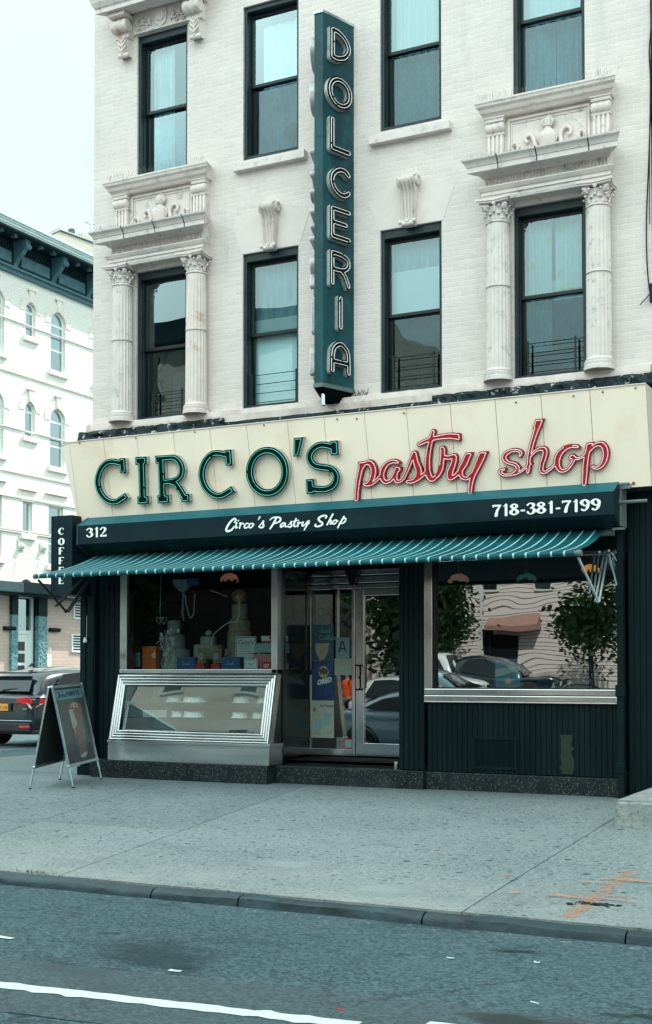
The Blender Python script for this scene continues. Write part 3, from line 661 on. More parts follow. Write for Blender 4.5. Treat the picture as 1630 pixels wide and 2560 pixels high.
# third floor
w_ = wins[(1, 0)]; fr, a, b, z0, zm, z1 = w_; curtain(a+.05, a+.42, z0, z1, .30, 4, .02, 'curtain', fr); curtain(a+.3, b, z0, zm, .36, 4, .02, 'curtain_dark', fr)
w_ = wins[(1, 1)]; fr, a, b, z0, zm, z1 = w_; curtain(a+.1, b, z0, z1-.1, .34, 5, .015, 'curtain', fr); curtain(a, b, z0, zm, .29, 4, .012, 'curtain_grey', fr)
m = MB()
for k in range(13): m.blob((b-.2+random.uniform(-.1, .1), .27, z0+.33+random.uniform(-.09, .09)), .07, 1, .3, sc=(1, .35, 1))
m.tube([(b-.17, .27, z0+.25), (b-.2, .27, z0)], .012); m.build('flower', 'plant', fr, smooth=True)
w_ = wins[(1, 2)]; fr, a, b, z0, zm, z1 = w_; curtain(a, b, zm, z1, .30, 7, .015, 'blind', fr); curtain(a, b, z0, zm, .33, 5, .02, 'curtain_grey', fr)
w_ = wins[(1, 3)]; fr, a, b, z0, zm, z1 = w_; curtain(a, b, zm, z1, .30, 6, .015, 'blind', fr); curtain(a, (a+b)/2, z0, zm, .33, 4, .02, 'curtain_grey', fr); curtain((a+b)/2+.01, b, z0, zm, .33, 4, .02, 'curtain_grey', fr)
# second floor
w_ = wins[(0, 0)]; fr, a, b, z0, zm, z1 = w_; curtain(a+.2, b, z0, z0+.75, .6, 3, .03, 'curtain_dark', fr)
w_ = wins[(0, 1)]; blindp(w_, w_[3], w_[4]+.0, 'blind'); blindp(w_, w_[4], w_[5], 'curtain_grey', .30); blindp(w_, w_[4], w_[4]+.25, 'blind', .285)
w_ = wins[(0, 2)]; fr, a, b, z0, zm, z1 = w_; curtain(a, b, zm+.05, z1, .29, 8, .01, 'curtain_grey', fr); blindp(w_, zm-.03, zm+.63, 'blind', .268); curtain(a, b, zm-.36, zm, .36, 6, .02, 'curtain_dark', fr, gather=a+.4)
m = MB()
for k, (h, r) in enumerate(((.22, .035), (.14, .045), (.3, .03), (.18, .04))): m.lathe([(.0, 0), (r, 0), (r, h*.6), (r*.4, h*.75), (r*.4, h)], (a+.15+k*.14, .33, z0+.005), 10)
m.build('bottles', 'curtain_dark', fr, smooth=True)
w_ = wins[(0, 3)]; fr, a, b, z0, zm, z1 = w_; curtain(a, a+.36, z0+.35, z1, .31, 4, .02, 'curtain_print', fr); curtain(a+.4, b, zm+.1, z1, .33, 4, .02, 'curtain_print', fr); blindp(w_, zm-.02, zm+.26, 'blind', .42); curtain(a, b, z0+.4, zm, .40, 5, .02, 'curtain_dark', fr)
m = MB(); m.lathe([(0, 0), (.08, 0), (.11, .12), (.12, .12), (.12, .14)], (a+.55, .34, z0+.01), 14).build('flower_pot', 'rust', fr, smooth=True)
m = MB()
for k in range(30):
    an = random.uniform(0, 6.3); m.blob((a+.55+.13*math.cos(an), .34+.04*math.sin(an), z0+.19+random.uniform(-.03, .12)), .03, 1, .3, sc=(1.4, .5, .8))
m.build('leaves', 'plant', fr)
for (r_, i), x0f, x1f, h in (((0, 0), .12, 1., .36), ((0, 1), .02, .97, .44), ((0, 2), .0, 1., .45), ((0, 3), .0, 1.0, .42)):      # child guards
    fr, a, b, z0, zm, z1 = wins[(r_, i)]; g = MB(); u, v = a+(b-a)*x0f, a+(b-a)*x1f
    for k in range(4): zz = z0+.05+(h-.05)*k/3; g.tube([(u, .125, zz), (v, .125, zz)], .0055, 6)
    for t in (.12, .85) if i != 1 else (.03, .97): g.box(u+(v-u)*t-.012, u+(v-u)*t+.012, .105, .12, z0, z0+h+.03)
    g.build('window_guard', 'sash', fr)
# plain sills, patched plaster over the two middle windows and the scroll keystones
for i, (xa, xb, zb) in enumerate(((-9.24, -8.10, 8.58), (-7.13, -5.97, 8.565))):
    MB().box(xa, xb, -.10, .03, zb, zb+.115, .008).build('sill', 'stone', BLD)
def keystone(cx):
    m = MB(); n = 26; rows = []; cols = 33
    for i in range(n+1):
        t = i/n; z = 8.045-.655*t; hw = .135-.052*t**.6
        dep = .055+.085*math.exp(-((t-.1)/.13)**2)+.03*(1-t)+.05*math.exp(-((t-.94)/.05)**2)
        if t < .02: dep *= .6
        row = []
        for j in range(cols):
            u = j/(cols-1)*2-1; rib = .022*math.cos(u*math.pi*4)*(1-t*.3)+(.016 if abs(u) > .86 else 0); d = dep+rib if 0 < j < cols-1 else 0
            row.append((cx+u*hw, -d if 0 < j < cols-1 else .01, z))
        rows.append(row)
    vs = [p for r in rows for p in r]; m.add(vs, [(i*cols+j, i*cols+j+1, (i+1)*cols+j+1, (i+1)*cols+j) for i in range(n) for j in range(cols-1)])
    m.poly(rows[0]).poly(rows[-1])
    for s in (-1, 1):
        for zc, rr, xx in ((7.975, .07, .138), (7.43, .033, .088)):
            sp = [(cx+s*(xx), -.075+math.cos(a)*rr*(1-a/16), zc+math.sin(a)*rr*(1-a/16)) for a in [k*.4 for k in range(34)]]; m.tube(sp, [.014*(1-k/50) for k in range(34)], 6)
            m.lathe([(rr*.95, -.012), (rr*.95, .012)], (cx+s*(xx-.01), -.075, zc), 14, axis='X')
    for u in (-.5, .0, .5): m.tube([(cx+u*.2-.02, -.10, 7.44), (cx+u*.2+.02, -.10, 7.44)], .03, 8)
    m.lathe([(.0, -.085), (.033, -.085), (.038, 0), (.033, .085), (0, .085)], (cx, -.085, 7.415), 12, axis='X')
    return m.build('keystone', 'stone', BLD, smooth=True, ang=50)
keystone(-8.66); keystone(-6.56)
for cx in (-8.685, -6.56):
    MB().prism([(cx-.46, 0, 7.415), (cx-.60, 0, 7.78), (cx-.56, 0, 7.93), (cx-.2, 0, 8.0), (cx+.3, 0, 7.97), (cx+.62, 0, 7.85), (cx+.46, 0, 7.415)], (0, -.004, 0)).build('plaster_patch', 'plaster', BLD)
# fluted columns and carved window surrounds
def capital(cx, cy, zb, parent):
    m = MB(); h = .25
    m.lathe([(.135, 0), (.155, .012), (.155, .03), (.13, .045), (.12, .06), (.125, .14), (.155, .21)], (cx, cy, zb), 20)
    for tier, (hz, ln, rr) in enumerate(((.05, .10, .128), (.11, .11, .135))):      # acanthus leaves
        for k in range(8):
            an = k*math.pi/4+(math.pi/8 if tier else 0); ca, sa = math.cos(an), math.sin(an); vs = []
            for i in range(6):
                t = i/5; out_ = rr+.012+.05*t**2.2; zz = zb+hz+ln*(t-.22*t**6); wd = .042*(1-.55*t**2)*(1+.2*math.sin(t*14))
                for j in (-1, -.5, 0, .5, 1): vs.append((cx+ca*(out_-abs(j)*.012+(.008 if j == 0 else 0))-sa*wd*j, cy+sa*(out_-abs(j)*.012)+ca*wd*j, zz))
            m.add(vs, [(i*5+j, i*5+j+1, (i+1)*5+j+1, (i+1)*5+j) for i in range(5) for j in range(4)])
            m.blob((cx+ca*(rr+.055), cy+sa*(rr+.055), zb+hz+ln*.80), .018, 1)
    for sx in (-1, 1):      # volutes under the corners of the abacus
        for sy in (-1,):
            dx, dy = sx*.707, sy*.707; c = Vector((cx+dx*.165, cy+dy*.165, zb+.205)); pts = []; rs = []
            for k in range(40):
                a = k*.33; rr = .052*(1-k/46); pts.append(c+Vector((dx, dy, 0))*(math.cos(a)*rr)+Vector((0, 0, math.sin(a)*rr))); rs.append(.017*(1-k/70))
            m.tube(pts, rs, 6); m.tube([c-Vector((-dy, dx, 0))*.028, c+Vector((-dy, dx, 0))*.028], .046, 14)
            m.tube([(cx+dx*.11, cy+dy*.11, zb+.08), (cx+dx*.14, cy+dy*.14, zb+.16), (cx+dx*.19, cy+dy*.19, zb+.245)], .02, 6)
    m.blob((cx, cy-.165, zb+.235), .03, 1, .3); m.tube([(cx, cy-.13, zb+.12), (cx, cy-.16, zb+.235)], .014, 6)
    q = .215; ab = []
    for sx, sy in ((-1, -1), (1, -1), (1, 1), (-1, 1)):      # abacus with hollow sides
        ab.append((sx*q, sy*q))
    pts = []
    for i in range(4):
        p, r_ = ab[i], ab[(i+1) % 4]
        for k in range(8):
            t = k/8; mx_, my_ = p[0]+(r_[0]-p[0])*t, p[1]+(r_[1]-p[1])*t; s = 1-.17*math.sin(math.pi*t); pts.append((cx+mx_*s, cy+my_*s))
    for z_, dz, k in ((zb+.25, .022, .95), (zb+.272, .03, 1.04)): m.prism([(cx+(p[0]-cx)*k, cy+(p[1]-cy)*k, z_) for p in pts], (0, 0, dz))
    return m.build('capital', 'stone', parent, smooth=True, ang=45)
def column(cx, parent):
    cy = -.125; z0, z1 = 5.20, 7.17; m = MB(); n = 20
    def rf(a, z):
        if z < z0+.13 or z > z1-.02: return 1
        f = abs(math.sin(a*n/2)); return 1-.085*(f**.6)
    pr = [(.19, z0-.02), (.19, z0+.03), (.178, z0+.04), (.186, z0+.06), (.182, z0+.085), (.165, z0+.09), (.172, z0+.105), (.160, z0+.12), (.153, z0+.135)]
    for k in range(1, 12): t = k/12; pr.append((.153-.012*t**1.5, z0+.135+(z1-.02-z0-.135)*t))
    pr += [(.142, z1-.015), (.142, z1)]
    m.lathe([(r, z) for r, z in pr], (cx, cy, 0), n*8, rf)
    m.lathe([(.155, 6.37), (.155, 6.375)], (cx, cy, 0), 40)
    co = m.build('column', 'stone_rust' if abs(cx+9.8) < .3 else 'stone', parent, smooth=True, ang=35)
    return co, cy, z1
SPK = random.Random(5)
def spikes(m, x0, x1, y, z, h=.10, rows=(-.03, .03), step=.035):
    x = x0
    while x < x1:
        for dy in rows: m.tube([(x, y, z), (x+SPK.uniform(-.03, .03), y+dy+SPK.uniform(-.02, .02), z+h*SPK.uniform(.75, 1.1))], .0016, 3, cap=False)
        x += step*SPK.uniform(.7, 1.3)
def surround(cx, full=True):
    hb = .80
    hf = lambda s: (lambda y: cx+s*(hb+max(0, -y-.20)*.72))
    def sw(mb, prof): return mb.sweepx(prof, 0, 0, True, hf(-1), hf(1))
    m = MB()
    sw(m, [(.0, 7.465), (-.20, 7.465), (-.215, 7.50), (-.215, 7.53), (-.235, 7.535), (-.235, 7.575), (-.255, 7.585), (-.285, 7.622), (-.285, 7.636), (0, 7.636)])
    # reeded frieze
    y_ = -.20; k = 0; xx = cx-hb
    n = 74; pts = []
    for i in range(n+1):
        u = cx-hb+2*hb*i/n; pts.append((u, -.185-(.022 if i % 2 else 0)))
    m.prism([(cx-hb, 0, 7.636)]+[(u, v, 7.636) for u, v in pts]+[(cx+hb, 0, 7.636)], (0, 0, .125))
    m.box(cx-.60, cx+.60, -.02, .0, 7.41, 7.465)
    root = m.build('window_surround', 'stone', BLD)
    c = MB()
    sw(c, [(0, 7.76), (-.20, 7.76), (-.24, 7.775), (-.27, 7.80), (-.285, 7.785), (-.40, 7.785), (-.412, 7.79), (-.412, 7.852), (-.425, 7.858), (-.43, 7.872), (-.45, 7.90), (-.485, 7.925), (-.49, 7.945), (0, 7.985)])
    co = c.build('cornice', 'stone', root)
    j = MB()
    for u in ((-.42, .12, .62) if cx < -8 else (-.55, -.05, .6)): j.sweepx([(-.20, 7.79), (-.405, 7.79), (-.416, 7.792), (-.416, 7.85), (-.429, 7.857), (-.455, 7.90), (-.49, 7.927), (-.494, 7.947), (-.3, 7.965)], cx+u, cx+u+.012)
    j.build('mortar_joint', 'tar', root)
    p = MB(); p.box(cx-.79, cx+.79, -.05, 0, 7.95, 8.62)
    fx = .53
    for (u0, u1, w0, w1) in ((-fx, fx, 8.50, 8.53), (-fx, -fx+.03, 7.98, 8.50), (fx-.03, fx, 7.98, 8.50)): p.box(cx+u0, cx+u1, -.075, -.045, w0, w1, .006)
    for (u0, u1, w0, w1) in ((-fx+.045, fx-.045, 8.463, 8.475), (-fx+.045, -fx+.057, 7.98, 8.463), (fx-.057, fx-.045, 7.98, 8.463)): p.box(cx+u0, cx+u1, -.062, -.045, w0, w1)
    sw2 = lambda y: max(0, -y-.14)
    p.sweepx([(0, 8.56), (-.14, 8.56), (-.165, 8.585), (-.17, 8.60), (-.20, 8.605), (-.215, 8.63), (-.22, 8.65), (-.26, 8.672), (-.268, 8.70), (-.28, 8.712), (-.28, 8.735), (0, 8.765)], 0, 0, True, lambda y: cx-.82-sw2(y)*.6, lambda y: cx+.82+sw2(y)*.6)
    p.build('panel', 'stone', root)
    for s in (-1, 1):      # brackets with a barrel scroll and flutes
        b = MB(); x0, x1 = cx+s*.68-.12, cx+s*.68+.12
        b.box(x0, x1, -.15, -.05, 8.50, 8.56, .006); b.box(x0-.012, x1+.012, -.165, -.05, 8.545, 8.562)
        n_ = 40; prof = []
        for i in range(n_+1):
            u = i/n_*2-1; r = .052+.012*abs(math.cos(u*math.pi*1.5))**.5-.02*(abs(u) > .93); prof.append((r, u*.125))
        b.lathe(prof, (cx+s*.68, -.115, 8.425), 16, axis='X')
        b.box(x0+.01, x1-.01, -.125, -.05, 8.33, 8.50)
        b.box(x0, x1, -.13, -.05, 8.335, 8.36, .004)
        for k in range(4): u = x0+.02+k*.056; b.box(u, u+.032, -.125, -.05, 7.96, 8.33, .004)
        b.box(x0+.012, x1-.012, -.105, -.05, 7.96, 8.33)
        b.build('bracket', 'stone', root, smooth=True, ang=40)
        v = MB(); v.box(x0+.01, x1-.01, -.14, -.126, 8.01, 8.018)
        for k in range(9): v.box(x0+.02+k*.024, x0+.034+k*.024, -.139, -.126, 7.985, 8.008)
        v.build('mesh_strip', 'tar', root)
    # urn, flame and scrolls
    u = MB(); uc = (cx+.0, -.085, 0)
    def rf(a, z): return 1+.07*math.cos(a*14+z*24) if z < 8.26 else 1
    u.lathe([(.045, 7.97), (.06, 8.0), (.10, 8.09), (.128, 8.18), (.125, 8.22), (.085, 8.275), (.045, 8.30), (.042, 8.325), (.06, 8.33), (.06, 8.345), (.045, 8.35)], uc, 56, rf)
    for k in range(16):
        a = k*2.4; rr = .012+.05*(k/16)**.5; h = .14-.06*(k/16); bx, by = cx+math.cos(a)*rr, -.085+math.sin(a)*rr*.7
        u.tube([(bx, by, 8.35), (bx+math.cos(a)*.02, by+math.sin(a)*.01, 8.35+h*.5), (bx+math.cos(a+1)*.012, by, 8.35+h)], [.022, .024, .003], 6)
    for s in (-1, 1):
        pa = [(s*.13, 8.03), (s*.17, 8.10), (s*.16, 8.20), (s*.21, 8.285), (s*.28, 8.27), (s*.29, 8.20), (s*.245, 8.19)] if s == 1 else [(-.13, 8.02), (-.15, 8.10), (-.19, 8.22), (-.23, 8.27), (-.29, 8.25), (-.28, 8.19), (-.25, 8.20)]
        pa = [(a, z, .03) for a, z in pa]; sp = smooth_path(pa, 5); u.tube([(cx+a, -.085, z) for a, z, _ in sp], [.034-.018*i/len(sp) for i in range(len(sp))], 8)
        pb = [(s*.15, 8.03, 0), (s*.24, 8.00, 0), (s*.36, 8.01, 0), (s*.44, 8.08, 0), (s*.47, 8.15, 0), (s*.43, 8.185, 0), (s*.39, 8.15, 0), (s*.41, 8.12, 0)]
        sp = smooth_path(pb, 5); u.tube([(cx+a, -.08, z) for a, z, _ in sp], [.032-.014*i/len(sp) for i in range(len(sp))], 8)
        for i in range(2, len(sp)-8, 2): a, z, _ = sp[i]; u.blob((cx+a, -.115, z), .014, 1, 0)
        for i in range(5): u.blob((cx+s*(.10+.035*i), -.07, 7.99+.01*(i % 2)), .03, 1, .4, sc=(1, .7, 1.2))
    u.build('urn_relief', 'stone', root, smooth=True, ang=60)
    for s in (-1, 1):
        co, cy, z1 = column(cx+s*.645, root); capital(cx+s*.645, cy, z1, root)
    sp = MB(); spikes(sp, cx-.84, cx+.84, -.22, 8.75); spikes(sp, cx-.95, cx-.55, -.38, 7.95, .09); spikes(sp, cx-.75, cx+.75, -.24, 7.64, .10, (-.02,), .045); spikes(sp, cx+.84, cx+.95, -.35, 7.96, .09)
    sp.build('bird_spikes', 'wire', root, kind='stuff')
surround(-10.47); surround(-4.66)
# the surround one floor up, only its foot shows at the top of the picture
cx = -10.50; m = MB(); hb = .74
m.sweepx([(0, 11.30), (-.10, 11.30), (-.12, 11.24), (-.36, 11.225), (-.37, 11.225), (-.37, 11.29), (-.39, 11.30), (-.43, 11.36), (-.45, 11.42), (0, 11.5)], 0, 0, True, lambda y: cx-hb-max(0, -y-.10)*.75, lambda y: cx+hb+max(0, -y-.1)*.75)
m.box(cx-.75, cx+.75, -.035, 0, 10.955, 11.30); m.box(cx-.47, cx+.47, -.055, -.034, 10.955, 10.985, .004)
root = m.build('upper_cornice', 'stone', BLD)
for s in (-1, 1):
    b = MB(); bx = cx+s*.63
    b.box(bx-.15, bx+.15, -.30, 0, 11.165, 11.225, .01)
    prof = [(.085+.012*abs(math.cos((i/30*2-1)*math.pi*1.5))**.5, (i/30*2-1)*.135) for i in range(31)]; b.lathe(prof, (bx, -.17, 11.06), 20, axis='X')
    b.box(bx-.115, bx+.115, -.14, 0, 10.9, 11.12)
    vs = []; 
    for i in range(8):
        t = i/7; z = 10.94-.29*t; d = .12-.04*t+.02*math.sin(t*6); hw = .115-.03*t
        for j in (-1, -.6, 0, .6, 1): vs.append((bx+j*hw, -d-(.02 if abs(j) == .6 else 0) if abs(j) < 1 else 0, z))
    b.add(vs, [(i*5+j, i*5+j+1, (i+1)*5+j+1, (i+1)*5+j) for i in range(7) for j in range(4)])
    for k in range(3):
        for sg in (-1, 1): b.tube([(bx, -.15, 10.70+k*.07), (bx+sg*.05, -.155, 10.75+k*.07), (bx+sg*.075, -.14, 10.80+k*.07)], [.012, .016, .004], 5)
    b.tube([(bx, -.14, 10.66), (bx, -.155, 10.88)], .012, 6); b.lathe([(.02, -.095), (.035, -.08), (.035, .08), (.02, .095)], (bx, -.10, 10.655), 12, axis='X')
    b.build('bracket', 'stone_rust' if s < 0 else 'stone', root, smooth=True, ang=45)
o_ = MB(); o_.lathe([(.0, -.05), (.07, -.045), (.088, -.02), (.088, 0)], (cx, -.04, 11.13), 28, axis='Y')
o_.prism([(cx+.125*math.sin(a)*(1 if k % 2 else .86), -.035, 11.13+.165*math.cos(a)*(1 if k % 2 == 0 else .8)) for k, a in enumerate([i*math.pi/4 for i in range(8)])], (0, -.03, 0))
for s in (-1, 1):
    for q in range(2):
        c_ = (cx+s*(.24+.13*q), 11.10+.02*q); sp = [(c_[0]+s*math.cos(k*.45)*(.07-.0025*k), -.055, c_[1]+math.sin(k*.45)*(.07-.0025*k)) for k in range(22)]; o_.tube(sp, [.014-.0003*k for k in range(22)], 6)
    for k in range(14): a = k*1.1; o_.tube([(cx+s*(.17+.02*k), -.04, 11.03+.06*math.sin(a)), (cx+s*(.19+.02*k), -.07, 11.06+.07*math.sin(a)), (cx+s*(.215+.02*k), -.04, 11.09+.06*math.sin(a))], [.006, .016, .003], 5)
o_.build('cartouche', 'stone', root, smooth=True, ang=50)
# battered stone ledge with peeling tar beneath the second-floor windows
def rough(name, x0, x1, prof, mt, amp, step=.06, fr=3., seed=0):
    m = MB(); n = int((x1-x0)/step); vs = []; q = len(prof)
    for i in range(n+1):
        x = x0+(x1-x0)*i/n
        for j, (y, z) in enumerate(prof):
            k = amp*mnoise.noise(Vector((x*fr, j*2.3+seed, seed)))+amp*.6*mnoise.noise(Vector((x*fr*4, j*1.7, seed+4))); vs.append((x, min(.0, y+k) if y < -.001 else y, z+k*.8*(y < -.01)))
    m.add(vs, [(i*q+j, i*q+j+1, (i+1)*q+j+1, (i+1)*q+j) for i in range(n) for j in range(q-1)]); m.poly(vs[:q]).poly(vs[-q:])
    return m.build(name, mt, BLD)
rough('ledge', FX0-.03, FX1, [(0, 5.215), (-.05, 5.21), (-.125, 5.195), (-.13, 5.12), (-.12, 5.03), (0, 5.03)], 'stone_rust', .012)
for a, b, s in ((-11.9, -9.35, 1), (-6.2, -3.35, 2)): rough('flashing', a, b, [(0, 5.12), (-.13, 5.10), (-.155, 5.06), (-.15, 5.00), (-.17, 4.97), (-.165, 4.93), (0, 4.92)], 'tar', .035, .035, 5, s)
rough('flashing', -9.4, -6.15, [(0, 5.05), (-.10, 5.04), (-.125, 5.0), (-.13, 4.95), (0, 4.92)], 'tar', .02, .05, 4, 3)
# ================================================================== shopfront (parts of the building)
MB().box(-11.52, -8.56, -.30, .15, -.05, .245, .012).build('plinth', 'terrazzo', BLD)
MB().box(-8.55, -6.74, -.09, .40, -.05, .235, .012).build('plinth', 'terrazzo', BLD)
MB().box(-6.735, -6.36, -.10, .15, -.05, .235, .01).build('plinth', 'terrazzo', BLD)
MB().box(-6.355, -3.84, -.02, .15, -.05, .225, .01).build('plinth', 'terrazzo', BLD)
def ribs(name, x0, x1, y, z0, z1, pitch=.07, parent=BLD, mt='green_wood'):
    m = MB(); m.box(x0, x1, y, y+.03, z0, z1); n = max(1, round((x1-x0)/pitch)); p = (x1-x0)/n
    for i in range(n): m.box(x0+i*p+.006, x0+(i+1)*p-.006, y-.014, y+.001, z0+.004, z1-.004, .004)
    return m.build(name, mt, parent)
ribs('ribbed_panel', -6.73, -6.37, -.015, .24, 3.3); ribs('ribbed_panel', -6.34, -3.845, .02, .23, 1.13); ribs('ribbed_panel', -11.58, -11.20, -.02, .22, 3.3, .09); ribs('ribbed_panel', -3.74, -3.30, .10, -.05, 3.75, .075)
MB().box(-11.86, -11.585, -.12, .5, -.05, 3.7, .01).box(-11.84, -11.75, -.135, -.115, .0, 3.7).box(-11.70, -11.60, -.135, -.115, .0, 3.7, .008).box(-11.88, -11.58, -.15, .3, -.05, .12).build('corner_pilaster', 'green_wood', BLD)
MB().box(-3.83, -3.755, -.10, .02, -.06, 3.72, .008).box(-3.85, -3.74, -.12, -.02, .70+.52, .84+.52, .004).box(-3.85, -3.745, -.115, -.02, .30, .42, .004).build('post', 'green_wood', BLD)
MB().box(-6.735, -3.3, .13, .2, 2.98, 3.75).box(-11.6, -8.5, .02, .2, 2.98, 3.75).box(-8.6, -6.7, .02, .98, 3.03, 3.1).build('header', 'green_wood', BLD)
# scratched patch of brighter green, ventilation grille
m = MB(); m.poly([(-4.56+.03*mnoise.noise(Vector((k*.7, 1, 0)))*2, .0025, .26+.48*k/14) for k in range(15)]+[(-4.42+.03*mnoise.noise(Vector((k*.9, 5, 0)))*2+(.02 if k > 7 else 0), .0025, .74-.48*k/14) for k in range(15)]); m.build('paint_patch', 'green_patch', BLD)
m = MB(); m.box(-5.72, -5.12, -.012, .02, .66, .70).box(-5.72, -5.12, -.012, .02, .28, .32).box(-5.72, -5.68, -.012, .02, .32, .66).box(-5.16, -5.12, -.012, .02, .32, .66)
gv = m.build('vent_grille', 'green_wood', BLD)
m = MB(); 
for k in range(-8, 26):
    x0 = -5.68+k*.026; 
    for s in (1, -1):
        a, b = (x0, .32), (x0+.17*s, .66); lo, hi = -5.68, -5.16
        if s == -1: a, b = (x0+.17, .32), (x0, .66)
        t0, t1 = 0., 1.
        dx = b[0]-a[0]
        for lim, sg in ((lo, 1), (hi, -1)):
            if (a[0]-lim)*sg < 0 and (b[0]-lim)*sg < 0: t0 = 2
            elif (a[0]-lim)*sg < 0: t0 = max(t0, (lim-a[0])/dx)
            elif (b[0]-lim)*sg < 0: t1 = min(t1, (lim-a[0])/dx)
        if t0 < t1: m.tube([(a[0]+dx*t0, .0, .32+.34*t0), (a[0]+dx*t1, .0, .32+.34*t1)], .0035, 4, cap=False)
m.build('mesh', 'green_wood', gv)
MB().box(-5.68, -5.16, .012, .018, .32, .66).build('backing', 'void', gv)
# right-hand window
m = MB(); m.box(-6.36, -3.845, -.055, .10, 1.145, 1.215, .008).box(-6.36, -3.845, -.045, .1, 1.222, 1.30, .008).box(-6.36, -6.25, -.045, .1, 1.30, 3.0, .006).box(-6.25, -3.845, -.03, .1, 2.96, 3.0)
wr = m.build('display_window', 'steel', BLD)
MB().box(-6.25, -6.235, -.02, .1, 1.30, 2.96).box(-6.235, -3.845, -.02, .1, 1.30, 1.312).build('gasket', 'black', wr)
MB().box(-6.36, -3.85, -.05, -.02, 1.128, 1.144).build('flaking_sill', 'plaster', wr)
m = MB(); gv2 = [(-6.24+2.39*i/24, .02+.022*((i/12-1)**2+.6*(j/8-1)**2), 1.31+1.65*j/16) for i in range(25) for j in range(17)]      # large pane, slightly bowed
m.add(gv2, [(i*17+j, i*17+j+1, (i+1)*17+j+1, (i+1)*17+j) for i in range(24) for j in range(16)]); m.build('pane', 'shop_glass_wavy', wr, smooth=True, ang=80)
# left-hand window above the cake case
m = MB(); m.box(-11.20, -11.08, -.03, .1, 1.50, 3.0, .006).box(-8.64, -8.545, -.04, .10, 1.50, 3.0, .006).box(-11.20, -8.545, -.04, .1, 1.50, 1.555, .006).box(-11.08, -8.64, -.02, .1, 2.96, 3.0)
wl = m.build('display_window', 'steel_dull', BLD)
MB().box(-11.08, -11.04, -.02, .1, 1.555, 2.96).build('inner_stile', 'steel_dark', wl)
MB().quad((-11.04, .03, 1.555), (-8.64, .03, 1.555), (-8.64, .03, 2.96), (-11.04, .03, 2.96)).build('pane', 'shop_glass', wl)
MB().box(-11.2, -8.6, .10, .75, 1.48, 1.56).build('shelf', 'steel_dull', wl)
# slanted cake case with fluted frame
yb = lambda z: -.02-(1.50-z)/.97*.23        # front plane leans out towards the foot
def slant(mb, x0, x1, z0, z1, o0, o1):
    mb.add([(x0, yb(z0)-o1, z0), (x1, yb(z0)-o1, z0), (x1, yb(z0)-o0, z0), (x0, yb(z0)-o0, z0), (x0, yb(z1)-o1, z1), (x1, yb(z1)-o1, z1), (x1, yb(z1)-o0, z1), (x0, yb(z1)-o0, z1)],
           [(0, 3, 2, 1), (4, 5, 6, 7), (0, 1, 5, 4), (1, 2, 6, 5), (2, 3, 7, 6), (3, 0, 4, 7)])
m = MB(); X0, X1, ZT, ZB = -11.20, -8.545, 1.485, .535; fwT, fwS, fwB = .17, .15, .15
n = 64
def flute(t): return .020+.026*math.sqrt(max(0, 1-(2*((t*4) % 1)-1)**2))+.012*(1-t)
corn = [((X0, ZT), (X0+fwS, ZT-fwT)), ((X1, ZT), (X1-fwS, ZT-fwT)), ((X1, ZB), (X1-fwS, ZB+fwB)), ((X0, ZB), (X0+fwS, ZB+fwB))]
for c in range(4):
    (A, a), (Bq, b) = corn[c], corn[(c+1) % 4]; vs = []
    for i in range(n+1):
        t = i/n
        for P0, P1 in ((A, a), (Bq, b)):
            xx, zz = P0[0]+(P1[0]-P0[0])*t, P0[1]+(P1[1]-P0[1])*t; vs.append((xx, yb(zz)-flute(t), zz))
    for i in range(n): m.mat(1 if (i % 16) in (0, 15) else 0); m.add(vs[2*i:2*i+4], [(0, 1, 3, 2)])
    m.mat(0)
    m.quad((A[0], yb(A[1])-flute(0), A[1]), (Bq[0], yb(Bq[1])-flute(0), Bq[1]), (Bq[0], yb(Bq[1])+.1, Bq[1]), (A[0], yb(A[1])+.1, A[1]))
dc = m.build('display_case', ['steel', 'black'], BLD)
m = MB(); m.poly([(X1-.002, yb(ZT), ZT), (X1-.002, yb(ZB), ZB), (X1-.002, .35, ZB), (X1-.002, .35, ZT)]); m.build('case_side', 'steel_dark', dc); m = MB(); m.poly([(X0, yb(ZT), ZT), (X0, yb(ZB), ZB), (X0, .35, ZB), (X0, .35, ZT)]).build('case_side', 'steel_dark', dc)
zb0, zb1 = ZB+fwB, ZT-fwT
MB().quad((X0+fwS, yb(zb0)-.005, zb0), (X1-fwS, yb(zb0)-.005, zb0), (X1-fwS, yb(zb1)-.005, zb1), (X0+fwS, yb(zb1)-.005, zb1)).build('pane', 'case_glass', dc)
m = MB(); m.box(X0-.03, X1+.02, -.285, .1, .49, .535, .008).box(X0-.02, X1+.01, -.275, .1, .455, .49, .004); m.build('trim_strip', 'steel_dull', dc)
m = MB(); m.box(X0-.03, X1, -.27, .1, .245, .455, .004); kp = m.build('kick_panel', 'steel_dull', dc)
m = MB()
for i in range(14): m.lathe([(0, -.275), (.007, -.272), (.007, -.268)], (X0+.06+i*.2, 0, .27+.005*(i % 2)), 8, axis='Y')
for i in range(9): m.lathe([(0, -.279), (.006, -.276), (.006, -.272)], (X0+.2+i*.29, 0, .472), 8, axis='Y')
m.build('rivets', 'black', kp)
m = MB(); m.box(X0+.05, X1-.05, -.15, .8, .62, .64).box(X0+.02, X0+.04, .0, .8, .6, 1.48).box(X1-.04, X1-.02, .0, .8, .6, 1.48).box(X0+.02, X1-.02, .78, .80, .6, 1.48).box(X0+.02, X1-.02, .0, .8, 1.44, 1.48).build('case_lining', 'steel_dull', dc)
for z_ in (1.062, .845): MB().box(X0+.06, X1-.06, .04, .62, z_, z_+.008).build('glass_shelf', 'clear_plastic', dc)
